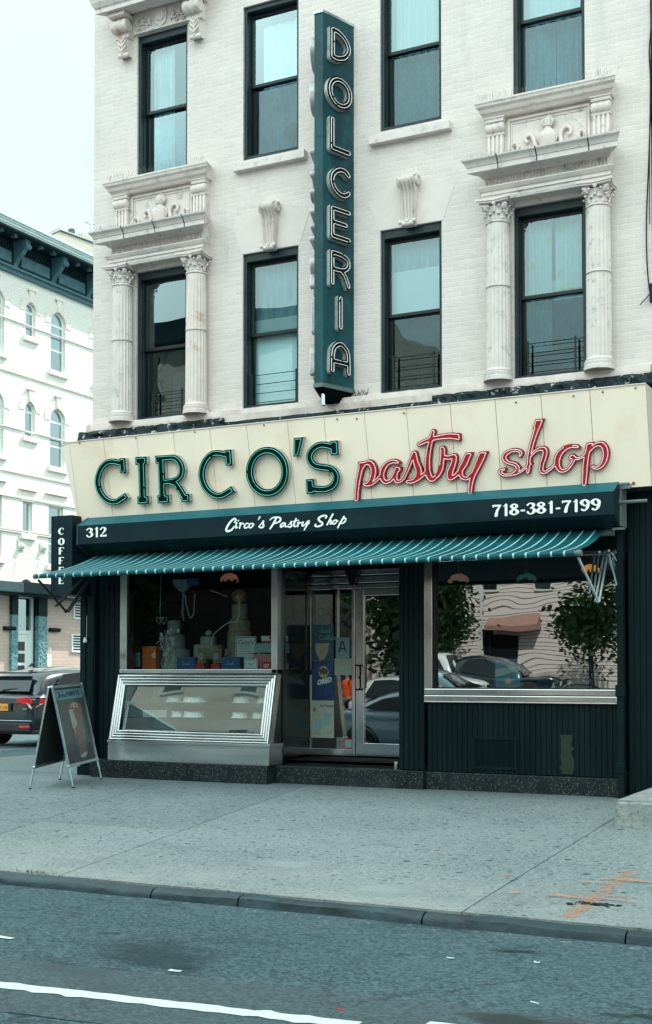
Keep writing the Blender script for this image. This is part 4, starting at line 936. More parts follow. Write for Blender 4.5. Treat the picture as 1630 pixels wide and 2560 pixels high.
# recessed entrance
m = MB(); m.add([(-8.54, .15, .235), (-6.73, .15, .235), (-6.73, .96, .31), (-8.54, .96, .31)], [(0, 1, 2, 3)]).build('entry_floor', 'terrazzo', BLD)
MB().box(-6.73, -6.65, .02, .95, .235, 3.05).build('entry_side_wall', 'green_wood', BLD)
m = MB(); m.box(-8.555, -8.53, .10, .90, .25, 1.48).build('entry_side_panel', 'steel_dark', BLD)
m = MB(); m.box(-8.56, -8.52, .10, .92, 1.48, 1.55, .004).box(-8.56, -8.52, .10, .16, 1.55, 3.0).box(-8.56, -8.52, .80, .90, 1.55, 3.0).box(-8.56, -8.52, .1, .9, 2.93, 3.0)
sg = m.build('side_window', 'steel_dark', BLD); MB().quad((-8.54, .16, 1.55), (-8.54, .80, 1.55), (-8.54, .80, 2.93), (-8.54, .16, 2.93)).build('pane', 'shop_glass', sg)
m = MB(); m.box(-8.57, -6.73, .885, .97, 2.70, 2.76, .004).box(-8.57, -6.73, .88, .97, 2.775, 2.87, .006).box(-8.57, -6.73, .875, .97, 2.885, 2.97, .006).box(-8.57, -7.85, .885, .97, .33, .425, .004).box(-7.85, -7.80, .875, .97, .33, 2.70, .004).box(-8.57, -8.53, .885, .97, .425, 2.7)
sd = m.build('side_light', 'steel', BLD); MB().quad((-8.53, .93, .425), (-7.85, .93, .425), (-7.85, .93, 2.7), (-8.53, .93, 2.7)).build('pane', 'door_glass', sd)
m = MB(); m.box(-7.79, -7.665, .885, .94, .335, 2.69, .005).box(-6.86, -6.74, .885, .94, .335, 2.69, .005).box(-7.665, -6.86, .885, .94, 2.595, 2.69, .004).box(-7.665, -6.86, .885, .94, .335, .515, .004)
door = m.build('door', 'steel', BLD); MB().quad((-7.665, .915, .515), (-6.86, .915, .515), (-6.86, .915, 2.595), (-7.665, .915, 2.595)).build('pane', 'door_glass', door)
m = MB(); hx = -7.69
m.tube([(hx-.085, .88, 1.61), (hx-.085, .855, 1.61), (hx-.02, .83, 1.61), (hx, .825, 1.585), (hx, .825, 1.30), (hx-.02, .83, 1.27), (hx-.085, .855, 1.27), (hx-.085, .88, 1.27)], .013, 8)
m.tube([(-7.66, .96, 1.59), (-7.60, 1.0, 1.59), (-7.58, 1.0, 1.56), (-7.58, 1.0, 1.33)], .012, 8); m.lathe([(0, .872), (.018, .872), (.02, .885)], (-7.73, 0, 1.44), 14, axis='Y')
m.build('handle', 'black', door, smooth=True)
m = MB(); m.prism([(-7.93, .80, 2.96), (-7.70, .80, 2.96), (-7.79, .80, 2.74), (-7.84, .80, 2.74)], (0, .07, 0)).build('door_closer', 'black', BLD)
MB().box(-6.83, -6.79, .05, .09, .236, .30).box(-6.835, -6.785, .06, .08, .30, .33, .005).build('bolt', 'steel', BLD)
# the shop inside
m = MB(); rx0, rx1, ry1 = -11.6, -3.5, 6.0
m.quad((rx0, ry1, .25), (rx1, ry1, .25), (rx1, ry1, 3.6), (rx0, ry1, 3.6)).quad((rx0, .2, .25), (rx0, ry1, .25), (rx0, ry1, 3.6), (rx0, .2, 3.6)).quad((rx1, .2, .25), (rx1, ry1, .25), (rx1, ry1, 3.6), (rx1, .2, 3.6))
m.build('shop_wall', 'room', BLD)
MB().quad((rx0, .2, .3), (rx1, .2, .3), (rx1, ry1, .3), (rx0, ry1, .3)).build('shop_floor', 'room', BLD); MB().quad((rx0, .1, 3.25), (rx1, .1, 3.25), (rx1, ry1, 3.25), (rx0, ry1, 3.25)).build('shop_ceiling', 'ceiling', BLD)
MB().box(-6.66, -6.64, .97, 3.2, .3, 3.2).box(-8.53, -8.50, .95, 1.1, .3, 1.5).build('shop_partition', 'room', BLD)
MB().box(-6.3, -3.6, .9, 1.4, .3, 1.25).build('window_bench', 'room', BLD)
# ================================================================== fascia sign
T0, T1 = Vector((0, -.35, 3.70)), Vector((0, -.61, 4.86)); SDIR = (T1-T0).normalized(); SN = Vector((0, SDIR.z, -SDIR.y))*-1    # outward normal, leaning over the pavement
SGN = thing('shop_sign', (-7.6, -.4, 3.7), 'cream metal fascia sign with slab capitals in green neon and red neon script', 'sign')
def sx(px, py, off=0.): p = on_plane(px, py, T0+SN*off, SN); return p
def SP(x, s, off=0.): q = T0+(T1-T0)*s+SN*off; return Vector((x, q.y, q.z))
xl0 = -11.70; XR = -3.345
jx = [sx(913, 1060).x, sx(1018.6, 1060).x, sx(1129, 1060).x, sx(1242, 1060).x, sx(1357, 1060).x, sx(1479.5, 1060).x, sx(723, 1100).x, sx(621, 1110).x, sx(529, 1120).x, sx(437, 1120).x, sx(346, 1130).x, sx(262, 1130).x, sx(813, 1080).x]
jx = sorted(jx); jx = [xl0]+jx+[XR]
for a, b in zip(jx[:-1], jx[1:]):
    m = MB(); g_ = .0036; A = [SP(a+g_, 0.0), SP(b-g_, 0.0), SP(b-g_, 1), SP(a+g_, 1)]
    m.add(A+[p-SN*.02 for p in A], [(0, 1, 2, 3), (0, 4, 5, 1), (1, 5, 6, 2), (2, 6, 7, 3), (3, 7, 4, 0)]); m.build('panel', 'sign_cream', SGN)
m = MB(); A = [SP(xl0+.02, .01, -.021), SP(XR-.02, .01, -.021), SP(XR-.02, .99, -.021), SP(xl0+.02, .99, -.021)]; m.add(A, [(0, 1, 2, 3)]); m.build('backing', 'black', SGN)
# chamfered corner and returns
cb, ct = SP(xl0, 0), SP(xl0, 1); eb, et = Vector((-11.76, -.30, 3.70)), Vector((-11.97, -.44, 4.86))
MB().quad(cb, ct, et, eb).quad(et, eb, Vector((-11.76, .8, 3.7)), Vector((-11.97, .8, 4.86))).build('corner_panel', 'sign_cream', SGN)
rb, rt = SP(XR, 0), SP(XR, 1)
MB().quad(rb, rt, Vector((XR, 0.1, 4.86)), Vector((XR, 0.1, 3.7))).build('end_panel', 'sign_edge', SGN)
MB().poly([ct, rt, (XR, 0, 4.9), (-11.9, 0, 4.9), et]).build('top_flashing', 'tar', SGN)
m = MB(); m.tube([SP(xl0, 1, .004), SP(XR, 1, .004)], .008, 6).tube([SP(xl0, 1, .004), et], .008, 6); m.build('trim', 'stone_rust', SGN)
MB().poly([cb, rb, (XR, .1, 3.7), (-11.76, .1, 3.7)]).build('soffit', 'tar', SGN)
MB().add([SP(-4.1, -.01, .012), SP(-3.60, -.01, .012), SP(-3.57, .035, .012), SP(-11.2, .035, .012), SP(-11.2, 0, .012)], [(0, 1, 2, 3, 4)]).build('flashing', 'alu', SGN)
m = MB()
for k, (px, py) in enumerate(((1589, 970), (1507, 980), (1434, 990), (1290, 1006), (1010, 1033), (892, 1047), (843, 1048), (660, 1063), (487, 1080), (339, 1095), (199, 1108), (1584, 1208))):
    q = sx(px, py, .003); m.tube([q, q+SN*.006], .012 if k < 11 else .02, 8)
m.build('bolts', 'rust', SGN)
# letters: channel = outline pushed out, tubes follow the outline a little inside it
def channel(name, prims, mapf, depth, inset, mats, res=150, tr=.0048, label=None, parent=SGN, nrm=None, lift=.012, gap=None):
    g = sdf_grid(prims, res); lo = contour(g, inset*.16); nrm = nrm or SN
    side = MB(); face = MB(); lo = [thin_loop(l, 2) for l in lo if len(l) > 8]
    vs, fs = filled(lo); P3 = [mapf(x, y) for x, y in vs]; face.add([p-nrm*.006 for p in P3], fs)
    for l in lo:
        q = [mapf(x, y) for x, y in l]; n = len(q); side.add(q+[p-nrm*depth for p in q], [(i, (i+1) % n, (i+1) % n+n, i+n) for i in range(n)])
    root = face.build(name, mats[0], parent, label=label); s_ = side.build('return', mats[1], root, smooth=True, ang=40)
    t = MB()
    for l in contour(g, -inset):
        if len(l) < 12: continue
        l = thin_loop(l, 3); q = [mapf(x, y)+nrm*lift for x, y in l]; n = len(q); k0 = random.randrange(n); cut = max(1, int(n*.012)) if gap is None else gap; q = [q[(k0+i) % n] for i in range(n-cut)]
        t.tube(q, tr, 6)
    t.build('neon_tube', mats[2], root, smooth=True)
    return root
DG = .075
def mapA(ox, oy, s, off): return lambda x, y: sx(ox+x/s, oy+y/s, off)
gm = ('green_face', 'chan_side', 'tube_green')
Cg = [W(33, (388, 128), (330, 118), (270, 108), (200, 130), (140, 205), (110, 310), (118, 400), (150, 475), (205, 535), (275, 566), (340, 555)), B(330, 560, 436, 490, 34), B(386, 71, 396, 239, 34)]
ax_, bx_ = 1.074, 496-1.074*236.6; ay_, by_ = 1.055, 1124.9-1.055*1146.2
channel('letter', Cg, mapA(220, 1130, 4.509, DG), DG, 13, gm, label='first green letter C at the left')
channel('letter', Cg, lambda x, y: sx(ax_*(220+x/4.509)+bx_, ay_*(1130+y/4.509)+by_, DG), DG, 13, gm, label='second green letter C between R and O')
channel('letter', [B(535, 102, 660, 95, 43), B(604, 95, 617, 540, 38), B(558, 546, 685, 538, 43)], mapA(220, 1130, 4.509, DG), DG, 14, gm, label='green letter I')
channel('letter', [B(758, 88, 850, 82, 44), B(823, 85, 842, 535, 37), B(783, 534, 912, 526, 44), W(32, (820, 76), (920, 64), (985, 72), (1035, 120), (1058, 200), (1040, 275), (985, 318), (910, 334), (850, 340)), W(35, (930, 335), (990, 360), (1040, 430), (1075, 490), (1092, 520)), B(1053, 522, 1143, 515, 42)], mapA(220, 1130, 4.509, DG), DG, 13, gm, label='green letter R')
channel('letter', [W(43, *[(520+213*math.cos(a), 477+255*math.sin(a)) for a in [i*math.pi/10 for i in range(21)]])], mapA(560, 1080, 4.79, DG), DG, 16, gm, label='green letter O', res=170)
channel('apostrophe', [POLY((837, 75), (950, 62), (894, 290), (833, 294))], mapA(560, 1080, 4.79, DG), DG, 16, gm)
channel('letter', [W(41, (1315, 185), (1245, 165), (1165, 156), (1085, 190), (1030, 265), (1035, 345), (1090, 405), (1180, 425), (1270, 440), (1330, 490), (1345, 560), (1310, 640), (1240, 680), (1160, 690), (1080, 680), (1035, 662)), B(1316, 105, 1328, 275, 47), B(1026, 566, 1038, 742, 47)], mapA(560, 1080, 4.79, DG), DG, 15, gm, label='green letter S')
rm = ('red_face', 'red_side', 'tube_pink')
past = [POLY((106, 488), (192, 482), (176, 560), (110, 560)), W(30, (148, 520), (130, 600, 31), (110, 700, 30), (98, 800, 28), (92, 890, 28)),
 W(28, (150, 560, 24), (185, 508, 26), (235, 500, 34), (270, 550, 36), (272, 620, 36), (248, 690, 32), (205, 728, 24), (172, 722, 22)),
 W(24, (190, 735), (250, 725), (320, 672), (365, 620)),
 L(14, (560, 498, 8), (520, 492, 24)), W(28, (530, 492, 22), (480, 484, 27), (420, 510, 30), (375, 575, 33), (365, 650, 32), (395, 700, 30), (450, 690, 26), (490, 640, 26), (525, 560, 28)),
 POLY((488, 548), (578, 542), (560, 600), (492, 600)), W(28, (530, 560), (508, 640), (520, 695), (565, 690, 24), (600, 650, 26)),
 W(24, (600, 650, 24), (640, 560, 26), (675, 470, 27), (708, 400, 32)), W(36, (708, 400, 32), (725, 490, 36), (755, 580, 40), (745, 650, 36), (700, 692, 30), (640, 700, 26), (640, 700, 26)),
 W(26, (750, 670), (800, 630), (850, 590)),
 W(30, (908, 165, 26), (885, 260, 30), (862, 370, 32), (850, 480, 34), (850, 580, 38), (870, 650, 38), (905, 675, 32), (960, 625, 22), (985, 590, 18)),
 W(30, (758, 302, 26), (850, 260, 28), (960, 230, 30), (1070, 215, 35), (1160, 220, 38)), POLY((1150, 182), (1196, 186), (1200, 272), (1150, 258)),
 W(30, (960, 640, 24), (992, 560, 32), (1005, 460, 32), (1012, 370, 32), (1005, 350, 34)), W(26, (1015, 430, 28), (1070, 445, 30), (1135, 432, 32), (1120, 520, 36), (1090, 600, 40), (1090, 660, 34), (1140, 640, 28), (1190, 590, 30)),
 POLY((1250, 392), (1336, 386), (1300, 470), (1228, 470)), W(36, (1275, 430, 40), (1240, 510, 40), (1200, 580, 36), (1215, 650, 28), (1270, 665, 26), (1320, 620, 28)), 
 POLY((1396, 382), (1494, 376), (1452, 470), (1372, 470)), W(34, (1425, 430, 44), (1380, 530, 40), (1335, 630, 34), (1310, 720, 30), (1300, 820, 26))]
DR = .045
channel('script_word', past, mapA(870, 1040, 4.258, DR), DR, 12.5, rm, res=330, label='red script word pastry', tr=.0058)
shop = [W(28, (345, 545, 22), (360, 505, 28), (310, 475, 26), (235, 483, 30), (165, 530, 36), (160, 590, 34), (220, 630, 30), (290, 650, 30), (325, 700, 32), (295, 750, 32), (220, 778, 26), (140, 775, 28), (100, 735, 28), (140, 715, 24), (165, 705, 18)),
 W(24, (290, 770), (370, 728), (430, 680), (480, 640)), POLY((537, 92), (648, 82), (605, 200), (500, 200)), W(36, (575, 150, 44), (535, 270, 36), (495, 400, 34), (465, 540, 32), (452, 680, 30), (445, 745, 28)),
 W(30, (470, 560, 22), (530, 490, 26), (600, 455, 32), (655, 470, 38), (650, 550, 38), (618, 650, 36), (615, 730, 34), (660, 745, 28), (730, 700, 26), (790, 640, 22)),
 W(30, (1050, 430, 28), (985, 425, 28), (900, 455, 36), (830, 530, 44), (805, 630, 44), (835, 710, 36), (890, 728, 30), (950, 690, 28), (1000, 620, 28), (1010, 570, 30), (980, 560, 34)), L(14, (1095, 442, 6), (1050, 430, 27)),
 W(26, (1000, 545, 30), (1050, 580, 26), (1110, 560, 24), (1160, 530, 26)),
 POLY((1168, 382), (1272, 372), (1240, 460), (1148, 460)), W(38, (1205, 430, 40), (1175, 530, 40), (1158, 640, 42), (1150, 760, 40), (1140, 890, 36)),
 W(30, (1215, 470, 28), (1280, 410, 32), (1355, 400, 40), (1400, 460, 44), (1405, 550, 42), (1370, 645, 36), (1305, 695, 28), (1245, 680, 26))]
channel('script_word', shop, mapA(1230, 1030, 4.945, DR), DR, 15, rm, res=300, label='red script word shop', tr=.0058)
# ================================================================== projecting blade sign
BS = thing('blade_sign', (-7.645, 0, 5.3), 'tall teal wedge-shaped sign with white neon letters reading downwards', 'sign')
Ri, Ro, Lo, Li = (-7.39, .0), (-7.582, -.547), (-7.708, -.547), (-7.90, 0.)
pts = [Ri, Ro, Lo, Li]
for za, zb_ in ((5.31, 6.985), (6.99, 8.60), (8.605, 10.27)):
    MB().prism([(p[0], p[1], za) for p in pts], (0, 0, zb_-za)).build('sheet_metal_body', 'blade_teal', BS)
def grow(k): c = (-7.645, -.27); return [(c[0]+(p[0]-c[0])*k, c[1]+(p[1]-c[1])*k) for p in pts]
MB().prism([(p[0], p[1], 10.262) for p in grow(1.05)], (0, 0, .035)).build('cap', 'alu', BS)
MB().prism([(p[0], p[1], 5.265) for p in grow(1.07)], (0, 0, .055)).build('bottom_rim', 'grey_plastic', BS)
m = MB(); b0, b1 = grow(.98), grow(.55); m.add([(p[0], p[1], 5.264) for p in b0]+[(p[0], p[1]+.1, 5.12) for p in b1], [(0, 1, 5, 4), (1, 2, 6, 5), (2, 3, 7, 6), (3, 0, 4, 7), (4, 5, 6, 7)]); m.build('underside', 'void', BS)
MB().tube([(-7.64, -.42, 5.26), (-7.64, -.42, 5.08), (-7.63, -.42, 5.05)], .028, 10).tube([(-7.63, -.42, 5.07), (-7.45, -.25, 4.95)], .009, 6).build('conduit', 'alu', BS, smooth=True)
n_R = Vector((math.cos(R(19.4)), -math.sin(R(19.4)), 0)); n_L = Vector((-math.cos(R(19.4)), -math.sin(R(19.4)), 0))
uR = Vector((Ro[0]-Ri[0], Ro[1]-Ri[1], 0)).normalized()
CAPS = {'D': [W(.105, (.14, .895), (.4, .895), (.72, .76), (.89, .5), (.72, .24), (.4, .105), (.14, .105)), L(.105, (.15, .895), (.15, .105))],
 'O': [W(.11, *[(.5+.40*math.cos(a), .5+.40*math.sin(a)) for a in [i*math.pi/8 for i in range(17)]])],
 'L': [L(.105, (.13, .9), (.13, .11), (.88, .11))], 'C': [W(.11, (.86, .80), (.7, .90), (.45, .89), (.2, .72), (.12, .5), (.2, .27), (.45, .11), (.7, .11), (.86, .22))],
 'E': [L(.10, (.88, .9), (.13, .9), (.13, .1), (.88, .1)), L(.10, (.13, .51), (.74, .51))],
 'R': [L(.10, (.13, .03), (.13, .9)), W(.10, (.13, .9), (.5, .9), (.8, .82), (.87, .66), (.72, .5), (.45, .45), (.2, .45)), W(.10, (.55, .44), (.72, .3), (.86, .05))],
 'I': [L(.105, (.5, .04), (.5, .96))], 'A': [W(.105, (.13, .04), (.14, .4), (.2, .72), (.5, .9), (.8, .72), (.86, .4), (.87, .04)), L(.105, (.2, .33), (.8, .33))]}
rows_ = (('D', 10.09, 9.642), ('O', 9.448, 9.023), ('L', 8.883, 8.41), ('C', 8.238, 7.826), ('E', 7.697, 7.237), ('R', 7.103, 6.638), ('I', 6.489, 6.068), ('A', 5.903, 5.477))
for ch_, zt, zb_ in rows_:
    for side in (0, 1):
        def mp(x, y, side=side):
            u = .49-.385*x if side == 0 else .105+.385*x     # reads from the outer edge on the right face, from the wall on the left face
            if ch_ == 'O': u = .52-.44*x if side == 0 else .08+.44*x
            p = Vector((Ri[0], 0, 0))+uR*u/.943*1.0+n_R*.062 if side == 0 else None
            if side == 0: return Vector((p.x, p.y, zb_+(zt-zb_)*y))
            q = Vector((Ri[0], 0, 0))+uR*(u/.943); q = Vector((-15.29-q.x, q.y, 0))+n_L*.062
            return Vector((q.x, q.y, zb_+(zt-zb_)*y))
        channel('letter', CAPS[ch_], mp, .062, .05 if ch_ != 'O' else .06, ('black_face', 'chan_side', 'tube_white'), res=100, tr=.0052, parent=BS, nrm=n_R if side == 0 else n_L, lift=.008,
                label='letter %s on the %s face' % (ch_, 'right-hand' if side == 0 else 'left-hand'))
# ================================================================== fixed canvas fascia over the awning
BX = thing('canvas_fascia', (-7.6, -.4, 3.2), 'dark green boxed canvas canopy lettered 312, shop name script and phone number', 'canopy')
xa, xb_ = -11.53, -3.725
prof = [(-.36, 3.775), (-.62, 3.63), (-.62, 3.36), (-.36, 3.235), (-.10, 3.235), (-.10, 3.775)]
m = MB(); NS = 60
for j in range(4):
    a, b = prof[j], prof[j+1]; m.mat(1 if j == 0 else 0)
    if j == 3: b = prof[4]
    vs = []
    for i in range(NS+1):
        x = xa+(xb_-xa)*i/NS
        for q in range(4):
            t = q/3; y, z = a[0]+(b[0]-a[0])*t, a[1]+(b[1]-a[1])*t; k = (.007*mnoise.noise(Vector((x*.9, z*3, 2)))+.004*mnoise.noise(Vector((x*3, z*2, 7))))*(1 if q in (1, 2) else 0); vs.append((x, y-k, z+(k if j != 1 else 0)))
    m.add(vs, [(i*4+q, i*4+q+1, (i+1)*4+q+1, (i+1)*4+q) for i in range(NS) for q in range(3)])
m.mat(0); m.poly([(xa, y, z) for y, z in prof]).poly([(xb_, y, z) for y, z in prof])
m.build('canvas', ['canvas', 'canvas_top'], BX, smooth=True, ang=20)
m = MB(); m.tube([(xa, -.36, 3.778), (xa, -.623, 3.633), (xa, -.623, 3.357), (xa, -.36, 3.232)], .007, 6); m.build('piping', 'far_trim', BX)
MB().box(-3.80, -3.66, -.40, -.34, 3.20, 3.225).box(-3.72, -3.60, -.42, -.30, 3.73, 3.75).box(-3.74, -3.70, -.35, -.10, 3.25, 3.72).build('end_bracket', 'grey_plastic', BX)
MB().tube([(-3.74, -.35, 3.53), (-3.40, -.35, 3.53)], .022, 10).lathe([(.0, -.03), (.035, -.03), (.035, .03), (0, .03)], (-3.73, -.35, 3.53), 12, axis='X').build('crank_stub', 'grey_plastic', BX, smooth=True)
YL = -.634
def fm(px, py): p = on_plane(px, py, (0, YL, 0), (0, 1, 0)); return p
def setline(body, x0, x1, z0, z1, name, label):
    tot = sum(G[c][1] for c in body)-.1; sx_ = (x1-x0)/tot; h = z1-z0; x = x0; m = MB()
    for c in body:
        pr, adv = G[c]; g = sdf_grid(pr, 70); vs, fs = filled([thin_loop(l, 1) for l in contour(g)]); m.add([(x+a*sx_, YL, z0+b*h) for a, b in vs], fs); x += adv*sx_
    return m.build(name, 'letter_white', BX, label=label)
setline('312', -11.36, -11.005, 3.45, 3.59, 'house_number', 'white street number 312'); setline('718-381-7199', -5.215, -3.885, 3.412, 3.556, 'phone_number', 'white telephone number 718-381-7199')
sc_ = [[W(9, (197, 152, 7), (212, 128, 9), (196, 113, 9), (160, 140, 10), (125, 190, 11), (108, 232, 11), (125, 248, 11), (165, 232, 10), (195, 195, 6))],
 [W(7, (208, 165, 4), (222, 152, 5), (214, 185, 8), (210, 212, 8), (232, 203, 5)), L(6, (236, 137), (240, 132))],
 [W(7, (248, 165, 5), (262, 158, 6), (256, 190, 8), (250, 215, 8)), W(6, (256, 190, 5), (278, 163, 7), (292, 168, 8))],
 [W(7, (342, 165, 8), (325, 163, 6), (304, 190, 9), (306, 212, 8), (330, 208, 7), (352, 185, 4))],
 [W(7, (385, 165), (362, 170), (350, 195, 9), (362, 212), (388, 195), (398, 172), (385, 165)), W(5, (392, 172), (410, 178, 3))],
 [W(6, (466, 97, 9), (458, 112, 6), (448, 126, 3))],
 [W(7, (455, 200, 5), (485, 165, 6), (505, 138, 8), (500, 165, 9), (508, 188, 9), (490, 208, 9), (465, 205, 8))],
 [W(9, (640, 110, 10), (620, 150, 11), (596, 190, 10), (576, 220, 8)), W(9, (574, 128, 5), (600, 106, 7), (645, 97, 8), (684, 108, 10), (680, 140, 10), (640, 160, 8), (612, 166, 6))],
 [W(7, (732, 162, 8), (712, 160), (690, 182, 9), (692, 202, 9), (718, 190), (738, 162), (734, 190, 8), (748, 200), (765, 190, 4))],
 [W(7, (762, 192, 4), (785, 165, 5), (802, 143, 7), (798, 165, 8), (806, 186, 9), (788, 203, 9), (768, 200, 7))],
 [W(7, (852, 112, 7), (838, 150, 9), (828, 185, 9), (842, 197, 8), (858, 188, 4)), W(5, (812, 148, 4), (845, 136, 6), (880, 130, 5))],
 [W(7, (866, 160, 5), (880, 150, 6), (874, 175, 8), (868, 197, 8)), W(6, (874, 178, 5), (892, 155, 7), (908, 160, 7)), ],
 [W(7, (922, 150, 6), (930, 150, 7), (918, 178, 9), (924, 192, 8), (950, 175, 6), (975, 142, 8)), W(8, (990, 138, 9), (972, 175, 9), (955, 205, 8), (940, 232, 7)), W(4, (960, 190, 4), (998, 160, 3))],
 [W(9, (1165, 108, 7), (1178, 90, 8), (1160, 80, 9), (1118, 90, 10), (1092, 115, 11), (1105, 140, 11), (1130, 158, 11), (1125, 182, 10), (1085, 196, 9), (1055, 190, 9), (1062, 172, 7))],
 [W(8, (1244, 66, 9), (1222, 105, 9), (1200, 145, 8), (1182, 178, 8)), W(7, (1196, 155, 5), (1218, 130, 7), (1228, 138, 8), (1216, 168, 8), (1236, 168, 5))],
 [W(7, (1275, 128), (1252, 138), (1242, 160, 9), (1256, 172), (1278, 155), (1288, 134), (1275, 128)), W(4, (1284, 138), (1305, 140, 3))],
 [W(8, (1362, 92, 9), (1340, 130, 9), (1318, 165, 9), (1296, 210, 7)), W(8, (1340, 128, 5), (1365, 108, 7), (1382, 118, 8), (1372, 145, 8), (1345, 163, 7), (1322, 165, 5))]]
m = MB()
for pr in sc_: flat_text(m, pr, lambda x, y: fm(540+x/4.258, 1270+y/4.258), 90)
m.build('name_script', 'letter_white', BX, label='white brush script with the shop name')
# ================================================================== retractable striped awning
AW = thing('striped_awning', (-7.6, -.9, 2.8), 'teal retractable awning with thin pale stripes on folding metal arms', 'awning')
ax0, ax1 = -11.50, -3.93; yb_, zb2, yf, zf = -.22, 3.25, -1.56, 2.862
m = MB(); nx, ny = 150, 14; vs = []
for i in range(nx+1):
    x = ax0+(ax1-ax0)*i/nx
    for j in range(ny+1):
        t = j/ny; sag = -.060*math.sin(math.pi*t**.8); sc2 = .007*math.sin(x*2.1+t)*math.sin(math.pi*t); vs.append((x+(.05*t if i == 0 else 0), yb_+(yf-yb_)*t, zb2+(zf-zb2)*t+sag+sc2))
for k in range(6):      # cloth rolls over the front bar
    pass
m.add(vs, [(i*(ny+1)+j, i*(ny+1)+j+1, (i+1)*(ny+1)+j+1, (i+1)*(ny+1)+j) for i in range(nx) for j in range(ny)])
fa = [(yf-.0+.030*math.cos(a)-.0, zf-.030+.030*math.sin(a)) for a in [R(90)+k*R(28) for k in range(8)]]
vs = [(ax0+(ax1-ax0)*i/nx, y, z) for i in range(nx+1) for y, z in fa]; q = len(fa); m.add(vs, [(i*q+j, i*q+j+1, (i+1)*q+j+1, (i+1)*q+j) for i in range(nx) for j in range(q-1)])
m.build('fabric', 'stripes', AW, smooth=True, ang=70)
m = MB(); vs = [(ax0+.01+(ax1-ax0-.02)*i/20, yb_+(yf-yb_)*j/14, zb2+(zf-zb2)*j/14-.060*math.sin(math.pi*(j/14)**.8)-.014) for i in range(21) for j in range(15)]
m.add(vs, [(i*15+j, i*15+j+1, (i+1)*15+j+1, (i+1)*15+j) for i in range(20) for j in range(14)]); m.build('shade_sheet', pm('shade_sheet', (.008, .022, .026), .8, .2, 4), AW, smooth=True)  # near-black sheet added under the cloth to deepen the shade there
MB().tube([(ax0-.02, yf, zf-.03), (ax1+.03, yf, zf-.03)], .027, 14).lathe([(0, -.03), (.036, -.03), (.036, .03), (0, .03)], (ax1+.05, yf, zf-.03), 14, axis='X').lathe([(0, -.02), (.034, -.02), (.034, .02), (0, .02)], (ax0-.01, yf, zf-.03), 14, axis='X').build('front_bar', 'grey_plastic', AW, smooth=True)
MB().tube([(ax0, -.2, 3.20), (ax1+.1, -.2, 3.20)], .05, 12).build('roller', 'grey_plastic', AW, smooth=True)
def arm(name, pts_, mt):      # rods between joints
    m = MB()
    for p, q, r, dx in pts_:
        for k in dx: m.tube([(p[0]+k, p[1], p[2]), (q[0]+k, q[1], q[2])], r, 8)
        m.blob(q, r*1.8, 1)
    return m.build(name, mt, AW, smooth=True)
arm('folding_arm', [((ax0+.04, yf, zf-.08), (-11.35, -1.10, 2.37), .017, (0,)), ((-11.36, -1.08, 2.36), (-11.42, -.30, 3.05), .014, (0, .045)), ((-11.46, -1.15, 2.44), (-11.50, -.32, 3.0), .012, (0, -.04)), ((-11.30, -.35, 2.95), (-11.22, -.05, 2.3), .004, (0,))], 'sash')
arm('folding_arm', [((ax1+.04, yf, zf-.08), (-3.83, -.95, 2.33), .017, (0,)), ((-3.82, -.95, 2.33), (-3.90, -.22, 2.97), .015, (0, -.045)), ((-3.87, -1.0, 2.42), (-3.99, -.3, 2.95), .013, (0, -.05)), ((-3.88, -.25, 2.93), (-3.80, -.05, 2.40), .011, (0,)), ((-3.86, -.22, 2.95), (-3.80, -.05, 2.80), .008, (0,))], 'alu')
MB().box(-3.84, -3.76, -.12, -.09, 2.30, 2.88, .004).build('wall_plate', 'green_wood', AW)
# ================================================================== COFFEE canopy round the corner
CF = thing('side_canopy', (-11.9, -.3, 2.65), 'dark green canvas canopy end with the word COFFEE in white down it', 'canopy')
m = MB(); cy_ = -.58; cx0, cx1 = -12.03, -11.655
m.add([(cx0, cy_, 2.64), (cx1, cy_, 2.64), (cx1, cy_, 3.80), (cx0+.0, cy_, 3.80), (cx0, 3.5, 2.64), (cx1, -.1, 2.64), (cx1, -.1, 3.80), (cx0, 3.5, 3.80), (cx1, 3.5, 3.8), (cx1, 3.5, 2.64)], [(0, 1, 2, 3), (1, 5, 6, 2), (0, 3, 7, 4), (3, 2, 6, 8, 7), (0, 4, 9, 5, 1)])
m.build('canvas', 'canvas', CF)
for zt, c in ((3.624, 'C'), (3.473, 'O'), (3.336, 'F'), (3.194, 'F'), (3.05, 'E'), (2.905, 'E')):
    pr, adv = G[c]; g = sdf_grid(pr, 70); vs, fs = filled([thin_loop(l, 1) for l in contour(g)]); mm = MB(); mm.add([(-11.90+a*.145, cy_-.006, zt-.105+b*.105) for a, b in vs], fs); mm.build('letter', 'letter_white', CF)
MB().tube([(cx0, cy_, 3.80), (cx0, cy_, 2.64), (cx1, cy_, 2.64)], .006, 5).build('piping', 'green_wood', CF)
# small things on the green pilaster
m = MB(); m.tube([(-11.72, -.14, 2.35), (-11.72, -.145, 2.02)], .003, 5); m.lathe([(0, 0), (.02, .0), (.032, -.07), (0, -.085)], (-11.73, -.16, 2.03), 12)
tag(m.build('bell', 'paper', None, smooth=True), 'small white pull bell hanging on the green corner post', 'bell')
m = MB(); m.tube([(-11.68+.03*math.sin(k*1.3), -.17+.02*math.cos(k), .86-.012*k) for k in range(14)], .006, 5); tag(m.build('string_loop', 'paper', None), 'white looped string tied low on the green corner post', 'string')
